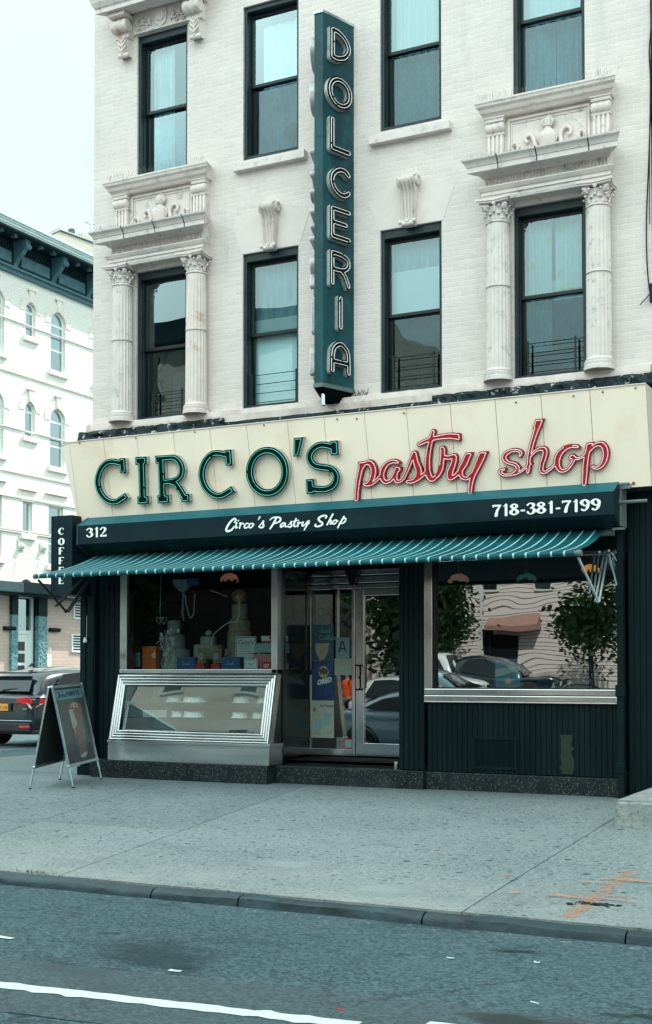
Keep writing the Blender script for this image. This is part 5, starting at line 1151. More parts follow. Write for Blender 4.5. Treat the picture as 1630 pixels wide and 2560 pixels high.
# ================================================================== stoop and cables at the right
m = MB(); bm = bmesh.new(); bmesh.ops.create_cube(bm, size=1)
for v in bm.verts: v.co = Vector((-3.27+(v.co.x+.5)*3.2, -2.50+(v.co.y+.5)*2.55, -.12+(v.co.z+.5)*.335))
bmesh.ops.bevel(bm, geom=bm.edges[:], offset=.03, segments=3, affect='EDGES'); bmesh.ops.subdivide_edges(bm, edges=bm.edges[:], cuts=3, use_grid_fill=True)
for v in bm.verts: v.co += Vector([.006*mnoise.noise(v.co*6+Vector((k*9, 0, 0))) for k in range(3)])
m.bm(bm); tag(m.build('stoop', 'concrete_step', None, smooth=True, ang=30), 'low worn concrete stoop block at the right edge of the pavement', 'step')
for k, (lab, pp, r) in enumerate((('longer black cable hanging down the right end of the brick front', [(1626, 0), (1627, 70), (1623, 130), (1626, 200), (1625, 300), (1622, 400), (1617, 520), (1616, 600), (1619, 680), (1625, 735)], .009), ('thinner inner black cable beside the long one at the right edge', [(1628, 95), (1627, 180), (1628, 260), (1625, 360), (1624, 450), (1625, 560)], .006))):
    m = MB(); m.tube([(PY(px, py, -.03)[0], -.03-.01*k, PY(px, py, -.03)[1]) for px, py, _ in smooth_path([(a, b, 0) for a, b in pp], 4)], r, 6)
    if k == 0: q = PY(1625, 735, -.03); q2 = PY(1601, 764, -.03); m.tube([(q[0], -.03, q[1]), (q2[0], -.06, q2[1])], .006, 6); m.box(q[0]-.0, q[0]+.05, -.06, -.0, q[1]-.1, q[1]+.12)
    tag(m.build('cable', 'black', None, smooth=True), lab, 'cable')
m = MB()
for k in range(46): x = random.uniform(-7.37, -7.15); m.tube([(x, -.10, 5.20), (x+random.uniform(-.03, .07), -.12+random.uniform(-.05, .03), 5.20+random.uniform(.02, .09))], .002, 3, cap=False)
m.build('nest_twigs', 'black', BLD, kind='stuff')
# ================================================================== pavement board
AB = thing('sandwich_board', (-11.24, -1.2, -.04), 'folding aluminium sandwich board advertising iced coffee beside the corner post', 'sandwich board')
F1, F2, B1, B2 = Vector((-10.84, -1.56, -.047)), Vector((-11.14, -.54, -.016)), Vector((-11.32, -1.87, -.056)), Vector((-11.67, -.81, -.024))
def tp(px, py, base):   # top corners above the line of the feet
    mid = base; d = ray(px, py); c = Vector(CAM); n = Vector((VF.x, VF.y, 0)).normalized(); t = (mid-c).dot(n)/d.dot(n); return c+d*t
TN = tp(60+470/6.665, 1650+455/6.665, (F1+B1)/2); TF = tp(60+955/6.665, 1650+405/6.665, (F2+B2)/2); TN2 = tp(60+415/6.665, 1650+465/6.665, (F1+B1)/2+Vector((-.02, 0, 0))); TF2 = TF+(TN2-TN)*1.0
def bar(m, a, b, wd, th, nrm):
    a, b = Vector(a), Vector(b); t = (b-a).normalized(); s = t.cross(nrm).normalized()*wd/2; n = nrm.normalized()*th/2
    vs = [a-s-n, a+s-n, a+s+n, a-s+n, b-s-n, b+s-n, b+s+n, b-s+n]; m.add(vs, [(0, 3, 2, 1), (4, 5, 6, 7), (0, 1, 5, 4), (1, 2, 6, 5), (2, 3, 7, 6), (3, 0, 4, 7)])
def leaf(F_near, F_far, T_near, T_far, name, poster):
    lp = lambda a, b, t: a+(b-a)*t
    n = (F_far-F_near).cross(T_near-F_near).normalized()
    if n.dot(Vector(CAM)-F_near) < 0 and poster: n = -n
    kb = .215; bl, br = lp(F_near, T_near, kb), lp(F_far, T_far, kb)
    fr = MB()
    for a, b in ((bl, T_near), (br, T_far)): bar(fr, a, b, .036, .022, n)
    bar(fr, bl, br, .036, .022, n); bar(fr, T_near, T_far, .036, .022, n)
    for c in (bl, br, T_near, T_far): fr.tube([c-n*.014, c+n*.014], .023, 12)
    root = fr.build(name, 'alu', AB, smooth=True, ang=30)
    for a, b in ((F_near, bl), (F_far, br)):
        mm = MB(); mm.tube([a, lp(a, b, 1.15)], .012, 8); lg = mm.build('leg', 'alu', AB, smooth=True); MB().tube([a-Vector((0, 0, .002)), a+(b-a).normalized()*.02], .018, 8).build('rubber_foot', 'rubber', lg)
    return root, n, bl, br
fr1, n1, bl, br = leaf(F1, F2, TN, TF, 'front_frame', True); leaf(B1, B2, TN2, TF2, 'rear_frame', False)
m = MB(); o_ = -.004
def bo(u, v, off=.0):   # poster coordinates
    a = bl+(br-bl)*u; b = TN+(TF-TN)*u; return a+(b-a)*v+n1*off
m.quad(bo(.04, .02), bo(.96, .02), bo(.96, .98), bo(.04, .98)).build('poster', 'poster_dark' if 'poster_dark' in M else pm('poster_dark', (.020, .022, .024), .3, .5, 14, dirt=((.07, .035, .02), 9, .62, .75)), fr1)
pb = MB().quad(bo(.05, .83, .001), bo(.95, .83, .001), bo(.95, .955, .001), bo(.05, .955, .001)).build('poster_banner', pm('banner_blue', (.10, .28, .33), .4, .05), fr1)
ic = [W(.03, (.05, .75), (.11, .88), (.14, .7), (.1, .25), (.04, .1), (.01, .25)), W(.025, (.26, .5), (.2, .55), (.17, .35), (.21, .2), (.27, .25)), W(.025, (.29, .35), (.36, .5), (.33, .58), (.29, .42), (.32, .22), (.38, .3)), W(.025, (.49, .52), (.42, .45), (.42, .25), (.5, .28), (.53, .85)), L(.02, (.53, .85), (.5, .25))]
cf = []; xx = .60
for c in 'COFFEE':
    pr, ad = G[c]; s = .115
    for t, d in pr:
        if t in 'sl': cf.append((t, [(xx+p[0]*s, .18+p[1]*.62+(xx-.6)*.12, p[2]*.13+.012) for p in d]))
        elif t == 'b': cf.append((t, (xx+d[0]*s, .18+d[1]*.62+(xx-.6)*.12, xx+d[2]*s, .18+d[3]*.62+(xx-.6)*.12, d[4]*.12+.008)))
    xx += ad*s+.005
m = MB(); flat_text(m, ic, lambda x, y: bo(.08+x*.66, .838+y*.105, .002), 120); flat_text(m, cf, lambda x, y: bo(.08+x*.66, .845+y*.10, .002), 160)
txt('PUMP UP YOUR', .035, lambda x, y: bo(.08+x*1.1, .935+y*.33, .002), m); m.build('poster_text', 'ink', fr1)
# printed glass of iced coffee
def uvp(pts, off): return [bo(u, v, off) for u, v in pts]
pm('coffee', (.22, .075, .03), .4, .3, 25); pm('milk', (.34, .36, .34), .4, .2, 20); pm('glassgrey', (.09, .115, .125), .4, .5, 12)
MB().poly(uvp([(.36, .70), (.84, .70), (.80, .45), (.70, .09), (.46, .09), (.38, .4)], .0012)).build('printed_glass', 'glassgrey', fr1)
MB().poly(uvp([(.37, .69), (.55, .70), (.56, .55), (.52, .33), (.40, .46)], .0018)).poly(uvp([(.44, .10), (.70, .13), (.69, .10), (.62, .065), (.5, .065)], .0018)).build('printed_milk', 'milk', fr1)
MB().poly(uvp([(.50, .68), (.72, .68), (.68, .52), (.58, .50)], .0024)).poly(uvp([(.44, .45), (.60, .50), (.66, .42), (.60, .30), (.62, .14), (.54, .12), (.50, .34)], .0024)).poly(uvp([(.34+.25*0+.25+.25*math.cos(a), .735+.045*math.sin(a)) for a in [i*.5 for i in range(13)]], .0024)).build('printed_coffee', 'coffee', fr1)
mm = MB()
for i in range(14): a = i*.9; u, v = .60+.15*math.cos(a)*(i/14), .745+.03*math.sin(a); mm.poly(uvp([(u+.035*math.cos(b), v+.012*math.sin(b)) for b in (0, 1.2, 2.4, 3.6, 4.9)], .003))
mm.build('printed_cream', 'milk', fr1)
m = MB(); lp = lambda a, b, t: a+(b-a)*t; q = [lp(B1, TN2, .215), lp(B2, TF2, .215), TF2, TN2]; m.quad(*q).build('rear_panel', 'poster_dark', AB)
# ================================================================== street: parked cars
pm('car_dark', (.012, .026, .036), .16, .1, 2, metal=.3, coat=1.); pm('car_blue', (.24, .38, .45), .25, .08, 2, metal=.3, coat=1.); pm('car_white', (.62, .66, .66), .25, .03, 2, coat=1.); pm('tyre', (.012, .013, .014), .8, .2, 20)
pm('car_glass', (.010, .016, .02), .05, .1, 2); pm('lamp_red', (.75, .012, .02), .12, .1, 4, coat=1.); pm('lamp_clear', (.7, .38, .36), .15, .4, 40, coat=1.); pm('plate', (.75, .33, .03), .4, .05, 9); pm('cladding', (.012, .014, .016), .6, .2, 9)
def car(name, loc, label, paint, rz=0, L_=4.3, Wd=.89, H=1.60, suv=True, group=None, detail=False):
    """rear at y=0, nose at y=L_; lofted body"""
    T = thing(name, (0, 0, 0), label, 'car', group)
    zb = .22
    if suv: st = [(0.0, .70, .30, .62, .93), (.03, .80, .26, .66, .99), (.12, .86, .24, .68, 1.02), (.5, .885, zb, .70, 1.03), (1.2, .89, zb, .68, 1.0), (2.2, .885, zb, .66, .97), (3.0, .88, zb, .64, .95), (3.6, .86, zb, .62, .90), (4.05, .80, .24, .58, .80), (4.25, .68, .28, .52, .70), (4.3, .5, .32, .50, .62)]
    else: st = [(0.0, .68, .32, .60, .92), (.04, .78, .28, .66, .98), (.2, .85, .24, .70, 1.0), (.7, .885, zb, .70, 1.0), (1.4, .89, zb, .68, .97), (2.4, .885, zb, .64, .93), (3.1, .88, zb, .60, .89), (3.8, .85, .23, .58, .82), (4.2, .76, .26, .52, .70), (4.35, .6, .3, .48, .6)]
    L0 = st[-1][0]; ring = lambda y, hw, b, mi, t: [(0, b), (hw*.80, b), (hw*.95, b+.07), (hw, mi*.7+b*.3), (hw*.995, mi), (hw*.955, mi+(t-mi)*.35), (hw*.975, t-.06), (hw*.93, t), (hw*.70, t+.025), (0, t+.04)]
    vs = []; 
    for y, hw, b, mi, t in st:
        r = ring(y, hw*Wd/.89, b, mi, t); vs += [(x, y*L_/L0, z) for x, z in r]+[(-x, y*L_/L0, z) for x, z in r[-2:0:-1]]
    q = 18; m = MB(); m.add(vs, [(i*q+j, i*q+(j+1) % q, (i+1)*q+(j+1) % q, (i+1)*q+j) for i in range(len(st)-1) for j in range(q)]+[tuple(range(q)), tuple((len(st)-1)*q+j for j in range(q))])
    body = m.build('body', paint, T, smooth=True, ang=60); s = body.modifiers.new('s', 'SUBSURF'); s.levels = 2; s.render_levels = 2
    # greenhouse
    if suv: gh = [(.10, .98, .70, .99, .70), (.42, .98, .66, 1.38, .54), (.66, .98, .70, 1.47, .57), (1.2, .97, .74, 1.53, .60), (2.0, .95, .74, 1.55, .61), (2.55, .94, .72, 1.46, .60), (3.15, .93, .70, .96, .66)]
    else: gh = [(.35, .98, .72, .99, .72), (.95, .98, .72, 1.26, .60), (1.35, .97, .73, 1.39, .58), (2.0, .95, .74, 1.43, .60), (2.5, .93, .73, 1.38, .58), (3.25, .90, .72, .92, .70)]
    k = H/1.6 if suv else H/1.45
    vs = []
    for y, z0, w0, z1, w1 in gh:
        zz = z1*k if z1 > 1.1 else z1
        r = [(w0+.11, z0-.03), (w0+.085, z0+.02), (w0+(w1-w0)*.5+.075, (z0+zz)/2), (w1+.03, zz-.05), (w1-.05, zz), (w1*.5, zz+.055), (0, zz+.075)]
        vs += [(x, y*L_/L0, z) for x, z in r]+[(-x, y*L_/L0, z) for x, z in r[-2::-1]]
    q = 13; m = MB(); m.add(vs, [(i*q+j, i*q+j+1, (i+1)*q+j+1, (i+1)*q+j) for i in range(len(gh)-1) for j in range(q-1)]+[tuple(range(q)), tuple((len(gh)-1)*q+j for j in range(q))])
    cabin = m.build('roof', paint, T, smooth=True, ang=60); s = cabin.modifiers.new('s', 'SUBSURF'); s.levels = 2; s.render_levels = 2
    f = L_/L0
    for sx_ in (-1, 1):      # side glass sits just proud of the cabin
        if suv: sw = [(.62, 1.12, .80), (.95, 1.44, .715), (1.5, 1.475, .705), (2.25, 1.43, .705), (2.75, 1.06, .81), (1.6, 1.04, .825)]
        else: sw = [(.85, 1.06, .815), (1.25, 1.27, .735), (1.75, 1.34, .70), (2.35, 1.30, .715), (2.8, 1.0, .82), (1.8, 1.01, .825)]
        MB().prism([(sx_*(x+.018), y*f, z*k if z > 1.2 else z) for y, z, x in sw], (sx_*.006, 0, 0)).build('side_window', 'car_glass', T)
        MB().tube([(sx_*.855, 1.45*f, .86), (sx_*.875, 1.50*f, .865), (sx_*.875, 1.62*f, .865), (sx_*.855, 1.66*f, .86)], .012, 8).build('door_handle', paint, T, smooth=True)
        MB().blob((sx_*.98, 2.75*f, 1.05), .11, 2, 0, sc=(.9, .6, .7)).build('wing_mirror', paint, T, smooth=True)
        for yy in (.80, 3.42):
            wv = MB(); wv.lathe([(.20, -.10), (.30, -.105), (.335, -.09), (.34, 0), (.335, .09), (.30, .105), (.20, .10)], (sx_*.79, yy*f, .335), 32, axis='X'); wl_ = wv.build('wheel', 'tyre', T, smooth=True)
            r_ = MB(); r_.lathe([(.0, .085), (.05, .085), (.06, .06), (.19, .075), (.205, .10)], (sx_*.80-(.0 if sx_ > 0 else .0), yy*f, .335), 32, axis='X')
            for kk in range(5): a = kk*2*math.pi/5; r_.tube([(sx_*.88, yy*f+.05*math.cos(a), .335+.05*math.sin(a)), (sx_*.89, yy*f+.19*math.cos(a), .335+.19*math.sin(a))], .022, 6)
            r_.build('rim', 'alu', wl_, smooth=True)
            MB().lathe([(.36, -.05), (.40, -.04), (.42, .0)], (sx_*.84, yy*f, .335), 32, axis='X', a0=R(-10), a1=R(190)).build('wheel_arch', 'cladding', T)
    rw = [(-.60, .10, 1.10), (.60, .10, 1.10), (.47, .37, 1.40), (-.47, .37, 1.40)] if suv else [(-.60, .42, 1.03), (.60, .42, 1.03), (.50, .98, 1.29), (-.50, .98, 1.29)]
    MB().prism([(x, y*f-.03+(0 if suv else .02), z*k if z > 1.2 else z) for x, y, z in rw], (0, -.008, .004)).build('rear_window', 'car_glass', T)
    ws = [(-.64, 3.12, 1.0), (.64, 3.12, 1.0), (.55, 2.56, 1.45), (-.55, 2.56, 1.45)] if suv else [(-.64, 3.2, .98), (.64, 3.2, .98), (.5, 2.52, 1.37), (-.5, 2.52, 1.37)]
    MB().prism([(x, y*f+.02, z*k if z > 1.2 else z) for x, y, z in ws], (0, .012, .012)).build('windscreen', 'car_glass', T)
    MB().box(-.35, .35, L_-.01, L_+.012, .50, .66, .01).box(-.62, .62, L_-.12, L_-.02, .28, .46, .03).build('grille', 'cladding', T)
    for sx_ in (-1, 1): MB().prism([(sx_*.50, L_-.03, .66), (sx_*.78, L_-.26, .70), (sx_*.80, L_-.28, .60), (sx_*.52, L_-.02, .57)], (0, .035, 0)).build('headlight', 'steel', T)
    if detail:
        MB().prism([(-.52, .40, 1.475), (.52, .40, 1.475), (.46, .24, 1.455), (-.46, .24, 1.455)], (0, 0, .03)).build('spoiler', 'car_dark', T)
        MB().tube([(-.05, .04, 1.12), (.22, .02, 1.15), (.36, .015, 1.165)], [.02, .013, .006], 6).build('rear_wiper', 'black', T)
        MB().prism([(-.01, .88, 1.60), (-.01, .72, 1.59), (-.01, .84, 1.67), (-.01, .90, 1.67)], (.02, 0, 0)).build('antenna_fin', 'car_dark', T)
        for sx_ in (-1, 1):
            lp_ = MB(); lp_.poly([(sx_*.36, -.028, .965), (sx_*.62, -.008, .985), (sx_*.80, .070, .98), (sx_*.89, .26, .965), (sx_*.885, .22, .87), (sx_*.74, .045, .86), (sx_*.56, -.018, .865), (sx_*.38, -.030, .89)])
            o = lp_.build('tail_light', 'lamp_red', T); mo = o.modifiers.new('s', 'SOLIDIFY'); mo.thickness = .035; mo.offset = 0
            lp_ = MB().poly([(sx_*.60, -.01, .862), (sx_*.865, .19, .858), (sx_*.80, .08, .80), (sx_*.70, .03, .735), (sx_*.655, .0, .78)]); o2 = lp_.build('lamp_lens', 'lamp_clear', o); mo = o2.modifiers.new('s', 'SOLIDIFY'); mo.thickness = .03; mo.offset = 0
        MB().box(-.22, .22, -.035, .0, .70, .87, .01).build('plate_recess', 'cladding', T)
        pl = MB().box(-.155, .155, -.046, -.034, .715, .855, .006).build('number_plate', 'plate', T)
        nm = MB(); txt('HKD 5160', .072, lambda x, y: (-.14+x*.88, -.048, .755+y*1.05), nm, bold=.001); nm.build('plate_characters', 'ink_navy', pl)
        nm = MB(); txt('AWD', .045, lambda x, y: (.50+x*1.1, -.026+x*.05, .74+y), nm, bold=.001); nm.build('badge', 'alu', T)
        MB().box(-.72, .72, -.06, .06, .30, .48, .03).box(-.80, .80, .0, .2, .26, .34, .02).build('bumper_cladding', 'cladding', T)
        for sx_ in (-1, 1): MB().box(sx_*.72, sx_*.46, -.07, -.05, .385, .425, .005).build('reflector', 'lamp_red', T)
        MB().box(-.75, .75, -.045, -.02, .515, .53, .003).build('bumper_trim', 'alu', T)
        for sx_ in (-1, 1): MB().tube([(sx_*.60, .13, 1.02), (sx_*.645, -.0, .96), (sx_*.645, -.028, .80), (sx_*.60, -.03, .62), (sx_*.56, -.03, .55)], .004, 5).build('panel_gap', 'black', T)
    T.location = loc; T.rotation_euler = (0, 0, rz); return T
c_ = car('parked_car', (-18.30, 5.60, -.05), 'dark grey crossover with red tail lights standing in the side street behind the board', 'car_dark', detail=True); c_.scale = (1.05, 1.05, 1.06)
# cars one sees only mirrored in the shop glass
car('parked_car', (-12.35, -8.05, -.30), 'blue-grey saloon at the near kerb, mirrored in the shop door', 'car_blue', rz=R(-90), suv=False, H=1.45)
car('parked_car', (-15.7, -16.1, -.29), 'white off-road car across the street, mirrored in the shop door above the saloon', 'car_white', rz=R(-78), H=1.75)
car('parked_car', (-13.2, -16.0, -.29), 'dark tall car across the street mirrored in the right-hand shop window', 'car_dark', rz=R(-90), H=1.6, L_=4.5)
# ================================================================== building across the side street
XF = -30.
FB = thing('street_building', (XF, 22, 0), 'sunlit white brick apartment house with arched windows and a dark green bracketed cornice', 'building')
def yz(y, z, off=0): return (XF+off, y, z)
bays = []      # (yc, halfwidth, z0, z1, arched)
wlist = []
pat = [(18.45, .48, 12.66, 14.86, 1), (20.32, .27, 13.55, 14.76, 1), (21.86, .42, 12.62, 14.80, 1), (24.45, .42, 12.62, 14.80, 1)]
for k in range(4):
    for yc, hw, z0, z1, a in pat: wlist.append((yc+k*6.9-(0 if k else 0), hw, z0, z1, a))
for yc, hw, z0, z1, a in list(wlist): wlist.append((yc, hw, z0-(3.55 if hw > .3 else 3.6), z1-3.58, a))
for k in range(4):
    for yc, hw, z0, z1 in ((18.45, .42, 5.5, 7.75), (20.22, .26, 6.45, 7.60), (21.80, .42, 5.45, 7.62), (24.45, .42, 5.45, 7.62)): wlist.append((yc+k*6.9, hw, z0, z1, 0))
wlist = [w for w in wlist if w[0] > 18.3]
g_ys = sorted({14., 46.} | {round(w[0]+s*w[1], 3) for w in wlist for s in (-1, 1)})
cols_ = {}
for yc, hw, z0, z1, a in wlist: cols_.setdefault((round(yc-hw, 3), round(yc+hw, 3)), []).append((z0, z1))
m = MB(); ny_ = 46
# wall as vertical strips, each with its own openings (strips split so neighbours do not overlap)
for y0, y1 in zip(g_ys[:-1], g_ys[1:]):
    ops = sorted({o for (a, b), l in cols_.items() for o in l if a <= y0+1e-4 and b >= y1-1e-4}); z = 4.72
    merged = []
    for a, b in ops:
        if merged and a < merged[-1][1]: merged[-1] = (merged[-1][0], max(b, merged[-1][1]))
        else: merged.append((a, b))
    for a, b in merged+[(15.55, 15.55)]:
        if a > z: m.quad(yz(y0, z), yz(y1, z), yz(y1, a), yz(y0, a))
        z = b
for yc, hw, z0, z1, a in wlist:
    for y, s in ((yc-hw, -1), (yc+hw, 1)): m.quad(yz(y, z0), yz(y, z0, -.25), yz(y, z1, -.25), yz(y, z1))
    m.quad(yz(yc-hw, z0), yz(yc+hw, z0), yz(yc+hw, z0, -.25), yz(yc-hw, z0, -.25)).quad(yz(yc-hw, z1), yz(yc+hw, z1), yz(yc+hw, z1, -.25), yz(yc-hw, z1, -.25))
    if a:      # spandrels turn the head into an arch
        n = 12
        for s in (-1, 1):
            arc = [yz(yc+s*hw*math.sin(t*math.pi/2/n), z1-hw*1.0*(1-math.cos(t*math.pi/2/n)) if hw else z1, .0) for t in range(n+1)]
            m.poly([yz(yc+s*hw, z1)]+arc[::-1]+[]); b_ = [(p[0]-.12, p[1], p[2]) for p in arc]
            m.add(arc+b_, [(i, i+1, i+2+n, i+1+n) for i in range(n)])
m.quad(yz(14, 4.72), yz(14, 17), (XF-12, 14, 17), (XF-12, 14, 4.72)).quad(yz(14, 17, -.3), yz(46, 17, -.3), (XF-12, 46, 17), (XF-12, 14, 17)).quad(yz(46, 0), yz(46, 17), (XF-12, 46, 17), (XF-12, 46, 0))
m.build('wall', 'far_wall', FB)
m = MB(); ops = [(19.62, 20.5)]; m.quad(yz(14, 0), yz(19.60, 0), yz(19.60, 4.3), yz(14, 4.3)).quad(yz(20.72, 0), yz(46, 0), yz(46, 4.3), yz(20.72, 4.3)).quad(yz(14, 0), yz(14, 4.72), (XF-12, 14, 4.72), (XF-12, 14, 0)); m.build('ground_floor_wall', 'far_brick', FB)
MB().box(XF-.02, XF+.06, 14, 46, 4.3, 4.74).build('string_course', 'far_stone', FB)
MB().quad(yz(14.2, .2, -.9), yz(45.8, .2, -.9), yz(45.8, 16.5, -.9), yz(14.2, 16.5, -.9)).build('dark_rooms', 'curtain_dark', FB)
for yc, hw, z0, z1, a in wlist:
    if yc > 31: continue
    f = MB(); t = .055; xx = XF-.12
    for u0, u1, w0, w1 in ((yc-hw, yc-hw+t, z0, z1), (yc+hw-t, yc+hw, z0, z1), (yc-hw+t, yc+hw-t, z0, z0+t)): f.box(xx-.03, xx, u0, u1, w0, w1)
    if a: f.tube([(xx, yc+(hw-.02)*math.cos(q), z1-hw+(hw-.02)*math.sin(q)) for q in [math.pi*i/12 for i in range(13)]], .035, 6); f.box(xx-.03, xx, yc-hw+t, yc+hw-t, z1-hw-.10, z1-hw-.02)
    else: f.box(xx-.03, xx, yc-hw+t, yc+hw-t, z1-t, z1)
    if hw > .3: zm = z0+(z1-z0)*.36; f.box(xx-.03, xx, yc-hw+t, yc+hw-t, zm-.03, zm+.03)
    fr = f.build('window', 'far_white', FB)
    MB().quad((xx-.015, yc-hw, z0), (xx-.015, yc+hw, z0), (xx-.015, yc+hw, z1), (xx-.015, yc-hw, z1)).build('pane', 'far_glass', fr)
    if hw > .3: MB().box(xx-.10, xx-.07, yc-hw, yc+hw, zm, z1).build('shade', 'curtain', fr)
    else: MB().box(xx-.10, xx-.07, yc-hw, yc+hw, z0+.1, z1).build('shade', 'curtain', fr)
    s = MB(); s.box(XF-.2, XF+.10, yc-hw-.14, yc+hw+.14, z0-.19, z0-.005, .01); s.build('sill', 'far_stone', FB)
    if a:
        q = MB()
        for i in range(17):
            aa = math.pi*i/16; r0, r1 = hw+.01, hw+.33; b_ = math.pi/34
            q.add([(XF+.02, yc+r0*math.cos(aa-b_), z1-hw+r0*math.sin(aa-b_)), (XF+.02, yc+r1*math.cos(aa-b_), z1-hw+r1*math.sin(aa-b_)), (XF+.02, yc+r1*math.cos(aa+b_), z1-hw+r1*math.sin(aa+b_)), (XF+.02, yc+r0*math.cos(aa+b_), z1-hw+r0*math.sin(aa+b_))], [(0, 1, 2, 3)])
        q.box(XF, XF+.10, yc-.22, yc+.22, z1+.44, z1+.50).prism([(XF+.02, yc-.13, z1+.44), (XF+.02, yc+.13, z1+.44), (XF+.02, yc+.07, z1+.02), (XF+.02, yc-.07, z1+.02)], (.05, 0, 0))
        q.build('arch_surround', 'far_stone', FB)
    else: MB().box(XF, XF+.12, yc-hw-.2, yc+hw+.2, z1+.40, z1+.48).box(XF, XF+.03, yc-hw-.16, yc+hw+.16, z1+.02, z1+.38).build('lintel', 'far_stone', FB)
sc2 = MB()
for z in (12.10, 12.05, 10.1, 8.55, 7.72, 7.68, 6.52, 6.45, 13.9): sc2.box(XF, XF+.05, 14, 46, z, z+.035)
sc2.build('string_courses', 'far_stone', FB)
c = MB(); c.box(XF, XF+.12, 13.9, 46, 15.53, 15.68).box(XF, XF+.20, 13.9, 46, 15.68, 15.76); c.build('cornice_base', 'far_frieze', FB)
MB().box(XF, XF+.05, 13.9, 46, 15.76, 16.78).build('frieze', 'far_green', FB)
c = MB(); c.box(XF, XF+.82, 13.6, 46, 16.78, 16.84).box(XF+.74, XF+.86, 13.6, 46, 16.84, 16.93).box(XF+.78, XF+.96, 13.6, 46, 17.0, 17.10).box(XF+.80, XF+.90, 13.6, 46, 16.93, 17.0).box(XF-.3, XF+.8, 13.6, 46, 17.0, 17.12); c.build('cornice', 'far_crown', FB)
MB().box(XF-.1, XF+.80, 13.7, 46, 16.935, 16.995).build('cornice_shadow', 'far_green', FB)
MB().box(XF, XF+.84, 13.65, 46, 16.70, 16.775).build('cornice_soffit', 'far_green', FB)
for k in range(9):
    yc = 17.35+k*2.08; b = MB(); b.box(XF+.04, XF+.62, yc-.13, yc+.13, 16.48, 16.70, .01)
    pr = [(XF+.05, 15.8)]+[(XF+.05+.50*math.sin(t*math.pi/2/6)**2, 15.8+.70*(t/6)) for t in range(7)]+[(XF+.05, 16.5)]
    b.prism([(x, yc-.10, z) for x, z in pr], (0, .20, 0)); b.lathe([(.0, -.14), (.09, -.14), (.09, .14), (0, .14)], (XF+.58, yc, 16.46), 14, axis='Y'); o = b.build('bracket', 'far_frieze', FB)
    if k < 8:
        MB().box(XF+.05, XF+.075, yc+.3, yc+1.85, 15.9, 16.30, .01).build('frieze_panel', 'far_frieze', FB)
        d = MB(); 
        for j in range(11): d.box(XF+.05, XF+.14, yc+.26+j*.145, yc+.34+j*.145, 16.36, 16.46)
        d.box(XF+.05, XF+.10, yc+.22, yc+1.9, 16.31, 16.35); d.build('dentils', 'far_green', FB)
    for j in (1, 2): MB().box(XF+.50, XF+.66, yc+j*.70-.08, yc+j*.70+.08, 16.58, 16.70, .008).build('modillion', 'far_trim', FB)
# entrance: canopy, carved pilasters, door, lamps, vents
m = MB(); m.box(XF, XF+.9, 16.2, 19.0, 4.27, 4.62, .02).build('canopy', 'far_trim', FB)
MB().box(XF, XF+.9, 19.0, 21.47, 4.27, 4.66, .02).box(XF, XF+.7, 16, 24.6, 4.20, 4.27).build('canopy', 'far_green', FB)
MB().box(XF, XF+.08, 21.3, 46, 4.20, 4.30).build('metal_band', 'alu', FB)
for y0, y1 in ((19.30, 19.62), (20.72, 21.20)):
    MB().box(XF-.05, XF+.12, y0, y1, 0, 3.55).build('carved_pilaster', 'pressed', FB); MB().box(XF-.05, XF+.13, y0, y1, 3.55, 4.25).build('pilaster_head', 'far_green', FB)
m = MB(); m.box(XF-.22, XF-.12, 19.62, 20.72, 4.18, 4.25).box(XF-.22, XF-.12, 20.60, 20.72, 0, 4.2).box(XF-.22, XF-.12, 19.62, 20.60, 2.90, 3.02).box(XF-.2, XF-.14, 20.42, 20.60, 0, 2.9)
df = m.build('door_frame', 'far_white', FB); MB().quad(yz(19.62, 3.02, -.17), yz(20.60, 3.02, -.17), yz(20.60, 4.18, -.17), yz(19.62, 4.18, -.17)).build('transom_glass', 'far_glass', df)
m = MB(); m.box(XF-.20, XF-.16, 19.64, 20.42, 0, 2.9); dr = m.build('door', 'far_white', FB)
for k in range(5): MB().box(XF-.165, XF-.15, 19.72, 20.30, 2.30-k*.42, 2.62-k*.42, .004).build('glass_light', 'car_glass', dr)
for y0, y1, z0, z1 in ((22.80, 23.47, 3.52, 4.14), (22.70, 23.38, 2.28, 2.97)):
    m = MB(); m.box(XF+.0, XF+.06, y0, y1, z0, z1, .006); vt = m.build('louvre_vent', 'far_white', FB); n = 6 if z0 < 3 else 5
    for k in range(n): zz = z0+.09+(z1-z0-.1)*k/n; MB().box(XF+.061, XF+.068, y0+.08, y1-.08, zz, zz+.05).build('slot', 'black', vt)
for y0, z in ((18.86, 3.06), (21.31, 3.08)): MB().tube([(XF+.05, y0+.1, z), (XF+.10, y0+.62, z)], .075, 12).tube([(XF, y0+.3, z), (XF+.1, y0+.3, z)], .04, 8).build('wall_lamp', 'black', FB, smooth=True)
for y0, z in ((19.85, 6.0), (21.05, 6.05)):
    m = MB(); m.box(XF+.01, XF+.04, y0-.16, y0+.16, z-.16, z+.16, .006).lathe([(0, -.02), (.12, -.02), (.08, .08), (0, .12)], (XF+.06, y0, z-.02), 12, axis='X').tube([(XF+.1, y0+.05, z), (XF+.5, y0+.5, z-.5)], .012, 6); m.build('flagpole_socket', 'white_dull', FB)
MB().blob((XF+.45, 19.65, 4.66), .17, 2, 0, sc=(1, 1, .8)).build('dome_camera', 'far_green', FB, smooth=True)
m = MB(); txt('318', .40, lambda x, y: (XF+.03, 21.22+x*.55, 2.27+y*.75), m, bold=.004); m.build('house_number', 'far_stone', FB)
m = MB(); m.box(XF+.01, XF+.04, 21.25, 21.55, 1.7, 2.2)
for k in range(4): m.box(XF+.041, XF+.05, 21.3+.05*k, 21.36+.05*k, 1.78+.1*k, 1.82+.1*k)
